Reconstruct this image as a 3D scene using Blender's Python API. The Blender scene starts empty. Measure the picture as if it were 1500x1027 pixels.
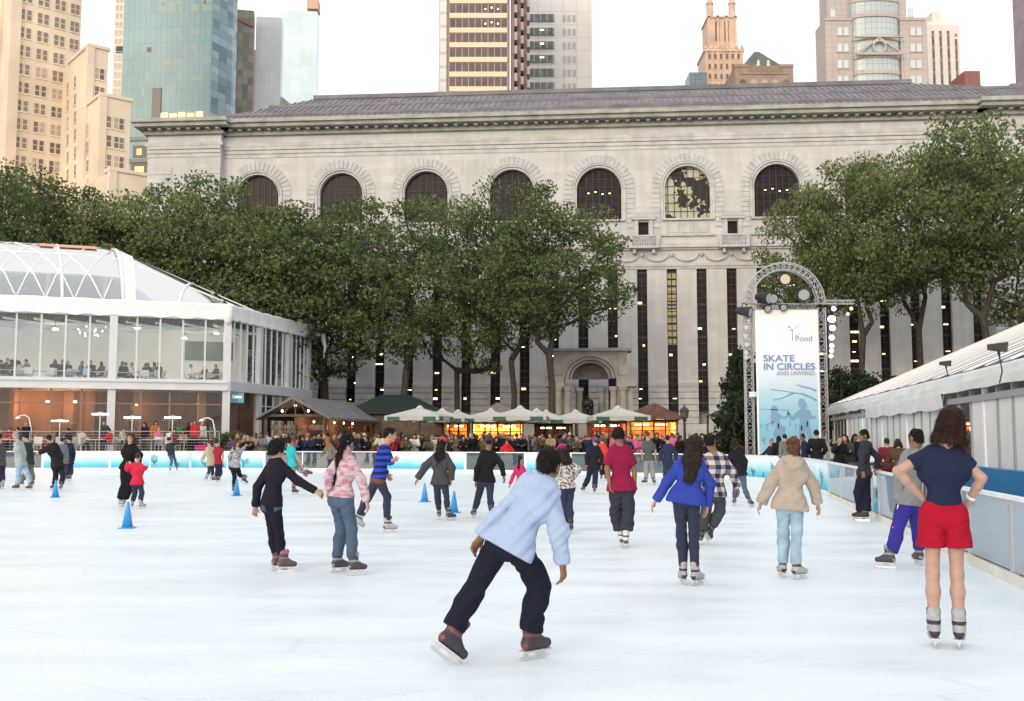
import bpy, math, random
import numpy as np
from mathutils import Vector, Matrix
S = bpy.context.scene
COL = S.collection
R = math.radians
random.seed(7)
# ---------------- camera ----------------
FPX = 1500.0
PITCH = math.atan((642 - 513.5) / FPX)
CAMZ = 1.6
cam = bpy.data.cameras.new('camera'); co = bpy.data.objects.new('camera', cam); COL.objects.link(co)
cam.sensor_width = 36.0; cam.lens = 36.0; cam.clip_end = 3000; cam.clip_start = 0.1
co.location = (0, 0, CAMZ); co.rotation_euler = (R(90) + PITCH, 0, 0)
S.camera = co
# ---------------- light -----------------
SUN_EL, SUN_AZ = R(16), R(205)      # azimuth clockwise from +Y: behind the camera, to its left
w = bpy.data.worlds.new('World'); S.world = w; w.use_nodes = True
nt = w.node_tree; nt.nodes.clear()
sky = nt.nodes.new('ShaderNodeTexSky'); sky.sky_type = 'NISHITA'; sky.sun_disc = False
sky.sun_elevation = SUN_EL; sky.sun_rotation = SUN_AZ; sky.dust_density = 5.0; sky.air_density = 1.0
b1 = nt.nodes.new('ShaderNodeBackground'); b1.inputs[1].default_value = 0.05
b2 = nt.nodes.new('ShaderNodeBackground'); b2.inputs[0].default_value = (1.0, 0.975, 0.955, 1); b2.inputs[1].default_value = 0.80
ad = nt.nodes.new('ShaderNodeAddShader'); wo = nt.nodes.new('ShaderNodeOutputWorld')
nt.links.new(sky.outputs[0], b1.inputs[0]); nt.links.new(b1.outputs[0], ad.inputs[0]); nt.links.new(b2.outputs[0], ad.inputs[1])
nt.links.new(ad.outputs[0], wo.inputs[0])
sd = bpy.data.lights.new('sun', 'SUN'); so = bpy.data.objects.new('sun', sd); COL.objects.link(so)
sd.energy = 0.5; sd.angle = R(16); sd.color = (1.0, 0.84, 0.68)
tos = Vector((math.sin(SUN_AZ) * math.cos(SUN_EL), math.cos(SUN_AZ) * math.cos(SUN_EL), math.sin(SUN_EL)))
so.rotation_euler = tos.to_track_quat('Z', 'Y').to_euler()
S.view_settings.view_transform = 'Standard'; S.view_settings.look = 'None'
S.view_settings.exposure = 0.42; S.view_settings.gamma = 1.0
S.cycles.max_bounces = 8; S.cycles.transparent_max_bounces = 16
S.cycles.use_denoising = True
# ---------------- helpers ---------------
def ray(px, py):
    u = (px - 750) / FPX; v = (513.5 - py) / FPX
    return u, math.cos(PITCH) - v * math.sin(PITCH), math.sin(PITCH) + v * math.cos(PITCH)
def P(px, py, Y):
    dx, dy, dz = ray(px, py); k = Y / dy
    return Vector((dx * k, Y, CAMZ + dz * k))
def G(px, py, z=0.0):
    dx, dy, dz = ray(px, py); k = (z - CAMZ) / dz
    return Vector((dx * k, dy * k, z))
def XZ(px, Y, z):                       # x of a point at depth Y and height z seen at column px
    k = Y * math.cos(PITCH) + (z - CAMZ) * math.sin(PITCH)
    return (px - 750) / FPX * k
def tag(o, label=None, cat=None, group=None, kind=None):
    if label: o['label'] = label
    if cat: o['category'] = cat
    if group: o['group'] = group
    if kind: o['kind'] = kind
    return o
def empty(name, loc, rz=0.0, label=None, cat=None, group=None):
    o = bpy.data.objects.new(name, None); COL.objects.link(o); o.location = loc; o.rotation_euler = (0, 0, rz)
    o.empty_display_size = 0.2
    return tag(o, label, cat, group)
def copy_tree(o, parent=None):
    c = o.copy(); COL.objects.link(c); c.parent = parent
    for ch in o.children: copy_tree(ch, c)
    return c
class MB:
    def __init__(s): s.v = []; s.f = []; s.m = []
    def add(s, vs, fs, mi=0):
        b = len(s.v); s.v += [tuple(v) for v in vs]; s.f += [tuple(i + b for i in f) for f in fs]; s.m += [mi] * len(fs)
    def box(s, x0, x1, y0, y1, z0, z1, mi=0):
        s.add([(x0,y0,z0),(x1,y0,z0),(x1,y1,z0),(x0,y1,z0),(x0,y0,z1),(x1,y0,z1),(x1,y1,z1),(x0,y1,z1)],
              [(3,2,1,0),(4,5,6,7),(0,1,5,4),(1,2,6,5),(2,3,7,6),(3,0,4,7)], mi)
    def cb(s, c, sz, rz=0.0, mi=0):      # box on its centre
        a, b, h = sz[0]/2, sz[1]/2, sz[2]/2; cr, sr = math.cos(rz), math.sin(rz)
        vs = []
        for dz in (-h, h):
            for dx, dy in ((-a,-b),(a,-b),(a,b),(-a,b)):
                vs.append((c[0]+dx*cr-dy*sr, c[1]+dx*sr+dy*cr, c[2]+dz))
        s.add(vs, [(3,2,1,0),(4,5,6,7),(0,1,5,4),(1,2,6,5),(2,3,7,6),(3,0,4,7)], mi)
    def bar(s, p, q, w_=0.05, h=None, mi=0, up=(0,0,1)):   # square bar
        p, q = Vector(p), Vector(q); d = (q - p)
        if d.length < 1e-6: return
        d.normalize(); up = Vector(up)
        if abs(d.dot(up)) > 0.95: up = Vector((0, 1, 0))
        a = d.cross(up).normalized() * (w_ / 2); b = a.cross(d).normalized() * ((h or w_) / 2)
        vs = [p-a-b, p+a-b, p+a+b, p-a+b, q-a-b, q+a-b, q+a+b, q-a+b]
        s.add(vs, [(3,2,1,0),(4,5,6,7),(0,1,5,4),(1,2,6,5),(2,3,7,6),(3,0,4,7)], mi)
    def tube(s, pts, r, n=8, mi=0, cap=True):
        pts = [Vector(p) for p in pts]; rs = r if isinstance(r, (list, tuple)) else [r] * len(pts)
        rings = []; prev = None
        for i, p in enumerate(pts):
            d = (pts[min(i+1, len(pts)-1)] - pts[max(i-1, 0)]); d = d.normalized() if d.length > 1e-9 else Vector((0,0,1))
            if prev is None:
                a = d.cross(Vector((0,0,1))); a = a if a.length > .1 else d.cross(Vector((0,1,0)))
            else:
                a = prev - d * prev.dot(d)
            a.normalize(); prev = a; b = d.cross(a)
            rings.append([p + (a*math.cos(2*math.pi*k/n) + b*math.sin(2*math.pi*k/n)) * rs[i] for k in range(n)])
        vs = [v for rg in rings for v in rg]; fs = []
        for i in range(len(pts)-1):
            for k in range(n):
                fs.append((i*n+k, i*n+(k+1)%n, (i+1)*n+(k+1)%n, (i+1)*n+k))
        if cap: fs.append(tuple(range(n))[::-1]); fs.append(tuple((len(pts)-1)*n+k for k in range(n)))
        s.add(vs, fs, mi)
    def lathe(s, c, prof, n=16, mi=0, rz=0.0, sx=1.0, sy=1.0):   # prof: (r, z)
        vs = []; fs = []
        for r, z in prof:
            for k in range(n):
                a = rz + 2*math.pi*k/n; vs.append((c[0]+r*math.cos(a)*sx, c[1]+r*math.sin(a)*sy, c[2]+z))
        for i in range(len(prof)-1):
            for k in range(n): fs.append((i*n+k, i*n+(k+1)%n, (i+1)*n+(k+1)%n, (i+1)*n+k))
        fs.append(tuple(range(n))[::-1]); fs.append(tuple((len(prof)-1)*n+k for k in range(n)))
        s.add(vs, fs, mi)
    def prism(s, poly, y0, y1, mi=0):     # outline in x,z pushed along y
        n = len(poly)
        vs = [(p[0], y0, p[1]) for p in poly] + [(p[0], y1, p[1]) for p in poly]
        fs = [tuple(range(n)), tuple(range(2*n-1, n-1, -1))] + [(i, i+n, (i+1) % n + n, (i+1) % n) for i in range(n)]
        s.add(vs, fs, mi)
    def quad(s, a, b, c, d, mi=0): s.add([a, b, c, d], [(0, 1, 2, 3)], mi)
    def build(s, name, mats, parent=None, world=False, smooth=False, fix=True):
        me = bpy.data.meshes.new(name)
        v = s.v
        if world and parent is not None:
            L = parent.location; v = [(a-L[0], b-L[1], c-L[2]) for a, b, c in v]
        me.from_pydata(v, [], s.f)
        if not isinstance(mats, (list, tuple)): mats = [mats]
        for m in mats: me.materials.append(m)
        if len(mats) > 1: me.polygons.foreach_set('material_index', s.m)
        if smooth: me.polygons.foreach_set('use_smooth', [True]*len(s.f))
        if fix:
            import bmesh
            bm = bmesh.new(); bm.from_mesh(me); bmesh.ops.recalc_face_normals(bm, faces=bm.faces); bm.to_mesh(me); bm.free()
        me.update()
        o = bpy.data.objects.new(name, me); COL.objects.link(o); o.parent = parent
        return o
def np_mesh(name, V, F, mat_, parent=None, smooth=True, mi=None):
    me = bpy.data.meshes.new(name); V = np.asarray(V, np.float32); F = np.asarray(F, np.int32); k = F.shape[1]
    me.vertices.add(len(V)); me.vertices.foreach_set('co', V.ravel())
    me.loops.add(F.size); me.loops.foreach_set('vertex_index', F.ravel())
    me.polygons.add(len(F)); me.polygons.foreach_set('loop_start', np.arange(0, F.size, k, dtype=np.int32))
    if smooth: me.polygons.foreach_set('use_smooth', np.ones(len(F), bool))
    for m in (mat_ if isinstance(mat_, (list, tuple)) else [mat_]): me.materials.append(m)
    if mi is not None: me.polygons.foreach_set('material_index', np.asarray(mi, np.int32))
    me.update(calc_edges=True)
    o = bpy.data.objects.new(name, me); COL.objects.link(o); o.parent = parent
    return o
# ---------------- materials -------------
MATS = {}
def mat(name, col, rough=0.8, metal=0.0, var=0.0, vs=8.0, bump=0.0, bs=60.0, spec=0.5, emit=None, es=0.0, sheen=0.0, coat=0.0):
    if name in MATS: return MATS[name]
    m = bpy.data.materials.new(name); m.use_nodes = True; n = m.node_tree.nodes; l = m.node_tree.links
    p = n['Principled BSDF']; p.inputs['Base Color'].default_value = (*col, 1); p.inputs['Roughness'].default_value = rough
    p.inputs['Metallic'].default_value = metal; p.inputs['Specular IOR Level'].default_value = spec
    if sheen: p.inputs['Sheen Weight'].default_value = sheen
    if coat: p.inputs['Coat Weight'].default_value = coat
    if emit: p.inputs['Emission Color'].default_value = (*emit, 1); p.inputs['Emission Strength'].default_value = es
    tc = None
    if var or bump: tc = n.new('ShaderNodeTexCoord')
    if var:
        t = n.new('ShaderNodeTexNoise'); t.inputs['Scale'].default_value = vs; t.inputs['Detail'].default_value = 4
        l.new(tc.outputs['Object'], t.inputs['Vector'])
        mr = n.new('ShaderNodeMapRange'); mr.inputs[1].default_value = 0.3; mr.inputs[2].default_value = 0.7
        mr.inputs[3].default_value = 1 - var; mr.inputs[4].default_value = 1 + var; l.new(t.outputs[0], mr.inputs[0])
        mx = n.new('ShaderNodeVectorMath'); mx.operation = 'SCALE'; mx.inputs[0].default_value = col
        l.new(mr.outputs[0], mx.inputs['Scale']); l.new(mx.outputs[0], p.inputs['Base Color'])
    if bump:
        t = n.new('ShaderNodeTexNoise'); t.inputs['Scale'].default_value = bs; t.inputs['Detail'].default_value = 3
        l.new(tc.outputs['Object'], t.inputs['Vector'])
        b = n.new('ShaderNodeBump'); b.inputs['Strength'].default_value = bump; b.inputs['Distance'].default_value = 0.02
        l.new(t.outputs[0], b.inputs['Height']); l.new(b.outputs[0], p.inputs['Normal'])
    MATS[name] = m
    return m
def emis(name, col, s):
    return mat(name, col, emit=col, es=s)
def glass(name, tint=(1,1,1), keep=0.75, refl=0.12, body=(0.5,0.6,0.65), rough=0.02, fm=1.0):
    """thin pane: mostly see-through, a little body colour, fresnel gloss"""
    if name in MATS: return MATS[name]
    m = bpy.data.materials.new(name); m.use_nodes = True; n = m.node_tree.nodes; l = m.node_tree.links; n.clear()
    tr = n.new('ShaderNodeBsdfTransparent'); tr.inputs[0].default_value = (*tint, 1)
    df = n.new('ShaderNodeBsdfDiffuse'); df.inputs[0].default_value = (*body, 1)
    gl = n.new('ShaderNodeBsdfGlossy'); gl.inputs['Roughness'].default_value = rough
    fr = n.new('ShaderNodeFresnel'); fr.inputs[0].default_value = 1.5
    m1 = n.new('ShaderNodeMixShader'); m1.inputs[0].default_value = 1 - keep; l.new(tr.outputs[0], m1.inputs[1]); l.new(df.outputs[0], m1.inputs[2])
    mm = n.new('ShaderNodeMath'); mm.operation = 'MULTIPLY_ADD'; mm.inputs[1].default_value = fm; mm.inputs[2].default_value = refl
    l.new(fr.outputs[0], mm.inputs[0])
    m2 = n.new('ShaderNodeMixShader'); l.new(mm.outputs[0], m2.inputs[0]); l.new(m1.outputs[0], m2.inputs[1]); l.new(gl.outputs[0], m2.inputs[2])
    o = n.new('ShaderNodeOutputMaterial'); l.new(m2.outputs[0], o.inputs[0]); MATS[name] = m
    return m
def fabric(name, f):
    """material whose colour comes from node builder f(nodes, links, objectcoord) -> socket"""
    if name in MATS: return MATS[name]
    m = bpy.data.materials.new(name); m.use_nodes = True; n = m.node_tree.nodes; l = m.node_tree.links
    p = n['Principled BSDF']; p.inputs['Roughness'].default_value = 0.9; p.inputs['Specular IOR Level'].default_value = 0.2
    tc = n.new('ShaderNodeTexCoord'); l.new(f(n, l, tc.outputs['Object']), p.inputs['Base Color'])
    MATS[name] = m
    if any(k in name for k in ('knit','flannel','floral','camo')): folds(m)
    return m
def ramp(n, l, src, stops, mode='LINEAR'):
    r = n.new('ShaderNodeValToRGB'); r.color_ramp.interpolation = mode; e = r.color_ramp.elements
    while len(e) < len(stops): e.new(0.5)
    for i, (p, c) in enumerate(stops): e[i].position = p; e[i].color = (*c, 1)
    l.new(src, r.inputs[0]); return r.outputs[0]
def sepz(n, l, v, ax=2):
    s = n.new('ShaderNodeSeparateXYZ'); l.new(v, s.inputs[0]); return s.outputs[ax]
def mth(n, l, op, a, b=None, c=None):
    x = n.new('ShaderNodeMath'); x.operation = op
    for i, q in enumerate((a, b, c)):
        if q is None: continue
        if isinstance(q, (int, float)): x.inputs[i].default_value = q
        else: l.new(q, x.inputs[i])
    return x.outputs[0]
def folds(m, sc=4.5, dist=.035, st_=.55):
    n = m.node_tree.nodes; l = m.node_tree.links; tc = n.new('ShaderNodeTexCoord'); mp = n.new('ShaderNodeMapping'); mp.inputs['Scale'].default_value = (1,1,1.5); mp.inputs['Rotation'].default_value = (.5,.6,0); l.new(tc.outputs['Object'], mp.inputs[0])
    t = n.new('ShaderNodeTexNoise'); t.inputs['Scale'].default_value = sc; t.inputs['Detail'].default_value = 3; t.inputs['Distortion'].default_value = 1.6; l.new(mp.outputs[0], t.inputs['Vector'])
    r = t.outputs[0]
    w2 = n.new('ShaderNodeTexNoise'); w2.inputs['Scale'].default_value = 130; l.new(tc.outputs['Object'], w2.inputs['Vector'])
    h = mth(n, l, 'ADD', r, mth(n, l, 'MULTIPLY', w2.outputs[0], .05))
    b = n.new('ShaderNodeBump'); b.inputs['Strength'].default_value = st_; b.inputs['Distance'].default_value = dist; l.new(h, b.inputs['Height']); l.new(b.outputs[0], n['Principled BSDF'].inputs['Normal']); return m
white_metal = mat('white_metal', (0.72,0.74,0.76), 0.45, var=0.05, vs=3)
steel = mat('steel', (0.5,0.52,0.55), 0.35, 0.6)
dark_metal = mat('dark_metal', (0.03,0.03,0.035), 0.5)
black_plastic = mat('black_plastic', (0.015,0.015,0.018), 0.5)
white_cloth = mat('white_cloth', (0.78,0.79,0.80), 0.7, var=0.05, vs=2, bump=0.3, bs=2.5)
clear = glass('clear_glass', keep=0.94, refl=0.02)
# ================= ground, ice =================
def ground_mat(name, c1, c2, sc):
    m = mat(name, c1, 0.9); n = m.node_tree.nodes; l = m.node_tree.links; tc = n.new('ShaderNodeTexCoord')
    t = n.new('ShaderNodeTexNoise'); t.inputs['Scale'].default_value = sc; t.inputs['Detail'].default_value = 8; l.new(tc.outputs['Object'], t.inputs['Vector'])
    l.new(ramp(n, l, t.outputs[0], [(0.35, c1), (0.65, c2)]), n['Principled BSDF'].inputs['Base Color'])
    return m
b = MB(); b.quad((-900,-60,-0.06),(900,-60,-0.06),(900,1400,-0.06),(-900,1400,-0.06))
tag(b.build('ground', ground_mat('paving', (0.10,0.095,0.09), (0.17,0.16,0.15), 0.8)), kind='structure')
# rink outline (barrier line), anticlockwise from the near right
def right_x(y): return 3.35 + 0.188 * y
BAR = [(right_x(-8), -8), (right_x(6.0), 6.0), (right_x(11.5), 11.5), (right_x(15.2), 15.2), (right_x(20.2), 20.2), (right_x(20.9), 20.9), (right_x(28.4), 28.4),
       (9.45, 33.0), (9.75, 36.6), (9.0, 39.8), (7.4, 42.2), (5.0, 44.4), (2.6, 46.0), (0.6, 47.0),
       (-2.2, 48.3), (-6.1, 49.6), (-8.3, 50.0), (-12.2, 50.7), (-16.0, 51.2), (-20.0, 51.2), (-23.3, 51.1), (-27.5, 50.8), (-31.5, 50.3), (-38, 49.5), (-38, -8)]
m = mat('ice', (0.84,0.90,0.94), 0.35, spec=0.35); n = m.node_tree.nodes; l = m.node_tree.links; tc = n.new('ShaderNodeTexCoord')
mp = n.new('ShaderNodeMapping'); mp.inputs['Scale'].default_value = (0.5, 1.6, 1); mp.inputs['Rotation'].default_value = (0,0,0.12); l.new(tc.outputs['Object'], mp.inputs[0])
t1 = n.new('ShaderNodeTexNoise'); t1.inputs['Scale'].default_value = 0.7; t1.inputs['Detail'].default_value = 9; t1.inputs['Roughness'].default_value = 0.65; l.new(mp.outputs[0], t1.inputs['Vector'])
t2 = n.new('ShaderNodeTexNoise'); t2.inputs['Scale'].default_value = 14; t2.inputs['Detail'].default_value = 6; t2.inputs['Distortion'].default_value = 3; l.new(mp.outputs[0], t2.inputs['Vector'])
l.new(ramp(n, l, t1.outputs[0], [(0.25, (0.735,0.85,0.925)), (0.65, (0.79,0.885,0.95))]), n['Principled BSDF'].inputs['Base Color'])
l.new(ramp(n, l, t1.outputs[0], [(0.3, (0.24,)*3), (0.7, (0.5,)*3)]), n['Principled BSDF'].inputs['Roughness'])
bp = n.new('ShaderNodeBump'); bp.inputs['Strength'].default_value = 0.25; bp.inputs['Distance'].default_value = 0.01; l.new(t2.outputs[0], bp.inputs['Height']); l.new(bp.outputs[0], n['Principled BSDF'].inputs['Normal'])
# skate scratches: thin lighter lines from stretched waves
lines = None
for rot_, sc_, ph in ((.35,1.3,0),(-.5,1.0,5),(1.25,.8,9),(-1.1,1.6,14)):
    m3 = n.new('ShaderNodeMapping'); m3.inputs['Rotation'].default_value = (0,0,rot_); m3.inputs['Location'].default_value = (ph,ph*2,0); l.new(tc.outputs['Object'], m3.inputs[0])
    wa = n.new('ShaderNodeTexWave'); wa.inputs['Scale'].default_value = sc_; wa.inputs['Distortion'].default_value = 9; wa.inputs['Detail'].default_value = 1.5; wa.inputs['Detail Scale'].default_value = .25; l.new(m3.outputs[0], wa.inputs['Vector'])
    nm_ = n.new('ShaderNodeTexNoise'); nm_.inputs['Scale'].default_value = .6; l.new(m3.outputs[0], nm_.inputs['Vector'])
    q_ = mth(n, l, 'MULTIPLY', ramp(n, l, wa.outputs[1], [(0.0,(1,)*3),(0.0035,(0,)*3)]), ramp(n, l, nm_.outputs[0], [(.45,(0,)*3),(.6,(1,)*3)]))
    lines = q_ if lines is None else mth(n, l, 'MAXIMUM', lines, q_)
wv = n.new('ShaderNodeTexVoronoi'); wv.feature = 'DISTANCE_TO_EDGE'; wv.inputs['Scale'].default_value = 0.9
mp2 = n.new('ShaderNodeMapping'); mp2.inputs['Scale'].default_value = (0.35, 2.2, 1); mp2.inputs['Rotation'].default_value = (0,0,-0.35); l.new(tc.outputs['Object'], mp2.inputs[0]); l.new(mp2.outputs[0], wv.inputs['Vector'])
rs_ = ramp(n, l, wv.outputs['Distance'], [(0.0, (1,)*3), (0.012, (0,)*3)])
mx = n.new('ShaderNodeMix'); mx.data_type = 'RGBA'; l.new(mth(n, l, 'MULTIPLY', mth(n, l, 'MAXIMUM', rs_, lines), 0.5), mx.inputs[0])
l.new(n['Principled BSDF'].inputs['Base Color'].links[0].from_socket, mx.inputs[6]); mx.inputs[7].default_value = (0.60,0.70,0.78,1)
l.new(mx.outputs[2], n['Principled BSDF'].inputs['Base Color'])
b = MB(); b.add([(x, y, 0.0) for x, y in BAR], [tuple(range(len(BAR)))])
tag(b.build('ice', m), kind='structure')
# raised terrace in front of the pavilion
b = MB(); b.add([(x, y, z) for z in (-0.05, 0.8) for x, y in ((-37,52.6),(-16.6,52.6),(-14.8,61),(-12.9,71.3),(-37,71.3))],
      [(4,3,2,1,0),(5,6,7,8,9)] + [(i,(i+1)%5,(i+1)%5+5,i+5) for i in range(5)])
tag(b.build('terrace', ground_mat('terrace_deck', (0.12,0.10,0.09),(0.2,0.17,0.15),1.5)), kind='structure')

# ================= library =================
LTH = -R(4.6); LB = Vector((0, 86, 0)); LE = Vector((math.cos(LTH), math.sin(LTH), 0)); LN = Vector((-math.sin(LTH), math.cos(LTH), 0))  # LN points away
def LT(px, py, off=0.0):                 # pixel -> (t, z) on the facade plane
    dx, dy, dz = ray(px, py); O = LB + LN * off
    k = (O.dot(LN) - Vector((0,0,CAMZ)).dot(LN)) / (dx*LN.x + dy*LN.y)
    p = Vector((dx*k, dy*k, CAMZ + dz*k)); return (p - LB).dot(LE), p.z
def stone_mat(name, c, mortar, bw, bh, stain=0.10):
    m = mat(name, c, 0.85); n = m.node_tree.nodes; l = m.node_tree.links; tc = n.new('ShaderNodeTexCoord')
    sp = n.new('ShaderNodeSeparateXYZ'); l.new(tc.outputs['Object'], sp.inputs[0]); cb = n.new('ShaderNodeCombineXYZ'); l.new(sp.outputs[0], cb.inputs[0]); l.new(sp.outputs[2], cb.inputs[1])
    br = n.new('ShaderNodeTexBrick'); l.new(cb.outputs[0], br.inputs['Vector']); br.inputs['Scale'].default_value = 1.0
    br.inputs['Brick Width'].default_value = bw; br.inputs['Row Height'].default_value = bh; br.inputs['Mortar Size'].default_value = 0.014; br.inputs['Mortar Smooth'].default_value = 0.3
    br.inputs['Color1'].default_value = (*[k*1.04 for k in c], 1); br.inputs['Color2'].default_value = (*[k*0.93 for k in c], 1); br.inputs['Mortar'].default_value = (*mortar, 1)
    t = n.new('ShaderNodeTexNoise'); t.inputs['Scale'].default_value = 0.35; t.inputs['Detail'].default_value = 7; l.new(tc.outputs['Object'], t.inputs['Vector'])
    mp = n.new('ShaderNodeMapping'); mp.inputs['Scale'].default_value = (1.6, 1.6, 0.12); l.new(tc.outputs['Object'], mp.inputs[0])
    t3 = n.new('ShaderNodeTexNoise'); t3.inputs['Scale'].default_value = 1.2; t3.inputs['Detail'].default_value = 5; l.new(mp.outputs[0], t3.inputs['Vector'])
    s = mth(n, l, 'ADD', t.outputs[0], t3.outputs[0])
    mr = n.new('ShaderNodeMapRange'); mr.inputs[1].default_value = 0.7; mr.inputs[2].default_value = 1.25; mr.inputs[3].default_value = 1 - stain*1.6; mr.inputs[4].default_value = 1 + stain*0.5; l.new(s, mr.inputs[0])
    v = n.new('ShaderNodeVectorMath'); v.operation = 'SCALE'; l.new(br.outputs[0], v.inputs[0]); l.new(mr.outputs[0], v.inputs['Scale']); l.new(v.outputs[0], n['Principled BSDF'].inputs['Base Color'])
    return m
marble = stone_mat('marble', (0.59,0.595,0.60), (0.52,0.525,0.53), 1.5, 0.62)
marble2 = mat('marble_trim', (0.525,0.53,0.54), 0.85, var=0.16, vs=1.2)
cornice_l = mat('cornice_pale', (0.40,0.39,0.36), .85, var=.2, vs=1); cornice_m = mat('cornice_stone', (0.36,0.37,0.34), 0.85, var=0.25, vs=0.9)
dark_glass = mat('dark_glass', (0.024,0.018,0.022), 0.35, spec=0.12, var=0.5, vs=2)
bronze = mat('bronze', (0.035,0.03,0.028), 0.5)
lamp_lit = emis('lamp_lit', (1.0,0.80,0.42), 3.0)
lib = empty('library', LB, LTH, 'long pale marble library with arched upper windows, tall slot windows and low grey roof', 'library')
_, Z_ct = LT(750, 167, -1.5); _, Z_ca = LT(750, 176, -1.2); _, Z_d0 = LT(750, 188, -.5); _, Z_f = LT(750, 207); _, Z_g = LT(750, 224)
_, Z_at = LT(1007, 243); _, Z_ab = LT(1007, 320); _, Z_sl = LT(1007, 345); _, Z_b1 = LT(1007, 357); _, Z_b0 = LT(1007, 366); _, Z_b3 = LT(1007, 388); _, Z_st = LT(1007, 394)
_, Z_ru = LT(1007, 566); _, Z_sb = LT(1007, 600)
tL0, _ = LT(222, 240); tL1, _ = LT(328, 240); tR0, _ = LT(1442, 200); tR1 = tR0 + 18
SP = 7.42; ac = [LT(1007, 280)[0] + SP*k for k in range(-5, 4)]
AR = 1.88; WD = 0.55
slots = [];  t0 = LT(1029, 480)[0]; ss = SP/3.0
k = -17
while k <= 13:
    t = t0 + ss*k
    if tL1 + 1 < t < tR0 - 1: slots.append(t)
    k += 1
sw = 0.83
# wall: grid of cells between the openings
def wall_grid(b, t0, t1, z0, z1, rects, y=0.0, depth=WD):
    ts = sorted(set([t0, t1] + [r[0] for r in rects] + [r[1] for r in rects])); zs = sorted(set([z0, z1] + [r[2] for r in rects] + [r[3] for r in rects]))
    for i in range(len(ts)-1):
        for j in range(len(zs)-1):
            a, c, e, f = ts[i], ts[i+1], zs[j], zs[j+1]; mx_, mz = (a+c)/2, (e+f)/2
            if any(r[0] < mx_ < r[1] and r[2] < mz < r[3] for r in rects): continue
            b.quad((a,y,e),(c,y,e),(c,y,f),(a,y,f))
    for r in rects:
        a, c, e, f = r[:4]
        b.quad((a,y,e),(a,y,f),(a,y+depth,f),(a,y+depth,e)); b.quad((c,y,f),(c,y,e),(c,y+depth,e),(c,y+depth,f)); b.quad((a,y,e),(a,y+depth,e),(c,y+depth,e),(c,y,e))
        if len(r) == 4: b.quad((a,y,f),(c,y,f),(c,y+depth,f),(a,y+depth,f))
        else:        # arched head: spandrels + curved reveal, inside the rect's top AR
            N = 14; cx = (a+c)/2; zc = f - AR
            P2 = [(cx + AR*math.cos(math.pi*q/N), zc + AR*math.sin(math.pi*q/N)) for q in range(N+1)]
            for q in range(N):
                (xa, za), (xb, zb) = P2[q], P2[q+1]
                b.quad((xa,y,za),(xa,y,f),(xb,y,f),(xb,y,zb)); b.quad((xa,y,za),(xb,y,zb),(xb,y+depth,zb),(xa,y+depth,za))
b = MB()
small_w = [c + SP/2 for c in ac[:-1]]
zw0, zw1 = LT(1072, 343)[1], LT(1072, 323)[1]
rects = [(c-AR, c+AR, Z_ab, Z_at, 1) for c in ac] + [(c-0.42, c+0.42, zw0, zw1) for c in small_w]
wall_grid(b, tL1, tR0, Z_b1, Z_g, rects)
portal_t0, portal_t1 = LT(816, 540)[0], LT(913, 540)[0]
wall_grid(b, tL1, tR0, Z_ru, Z_st, [(t-sw/2, t+sw/2, Z_ru, Z_st-0.002) for t in slots])
b.quad((tL1,0.0,Z_st),(tR0,0.0,Z_st),(tR0,0.0,Z_b1),(tL1,0.0,Z_b1))
b.box(tL1, tR0, 1.2, 30, 0, Z_g)                     # building body behind the openings
b.build('wall', marble, lib)
b = MB()                                             # rusticated base: courses with real joints
rows = 6; rh = (Z_ru - (Z_sb-1.2)) / rows
edges = [tL1] + [e for t in slots for e in (t-sw/2, t+sw/2)] + [tR0]
for r_ in range(rows):
    z0 = Z_sb - 1.2 + r_*rh
    for i in range(0, len(edges)-1, 2):
        b.box(edges[i], edges[i+1], -0.18, WD, z0 + 0.07, z0 + rh)
        b.box(edges[i]+.01, edges[i+1]-.01, -0.04, WD-.01, z0, z0 + 0.07)
b.box(tL1, tR0, -0.30, 0.5, -0.05, Z_sb - 1.2)
[b.box(edges[i], edges[i+1], -0.22, 0.0-0.002, Z_ru+.003, Z_ru+0.3) for i in range(0, len(edges)-1, 2)]
b.build('base', marble2, lib)
# end pavilions (stand 1.3 m proud)
for a, c in ((tL0, tL1), (tR0, tR1)):
    b = MB(); b.box(a, c, -.8, 28, 0, Z_g)
    for i in range(40):
        z = 2 + i*0.75
        if z < Z_g - 1.0:
            for q0, q1 in ((a+0.01, a+2.2), (c-2.2, c-0.01)): b.box(q0, q1, -.86, -.8, z, z+0.62)
    b.build('end_pavilion', marble, lib)
b = MB()
for a, c, y in ((tL0, tL1, -.8), (tL1, tR0, 0.0), (tR0, tR1, -.8)):
    e = 0.004 if y == 0 else 0
    b.box(a, c, y-0.02, 28, Z_g-0.001+e, Z_f); b.box(a-(.2 if y else -.05), c+(.2 if y else -.05), y-0.22, y, Z_f, Z_f+0.3)
    for q in range(3):
        h = (Z_f - Z_g)/3; b.box(a-.02*(1 if y else 0), c, y-0.05-0.07*q, y-0.02, Z_g+h*q+0.05, Z_g+h*(q+1))
b.build('architrave', marble2, lib)
b = MB()
for a, c, y in ((tL0, tL1, -.8), (tL1, tR0, 0.0), (tR0, tR1, -.8)): b.box(a, c, y, 28, Z_f+0.001, Z_d0)
b.build('frieze', marble, lib)
b = MB()
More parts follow.
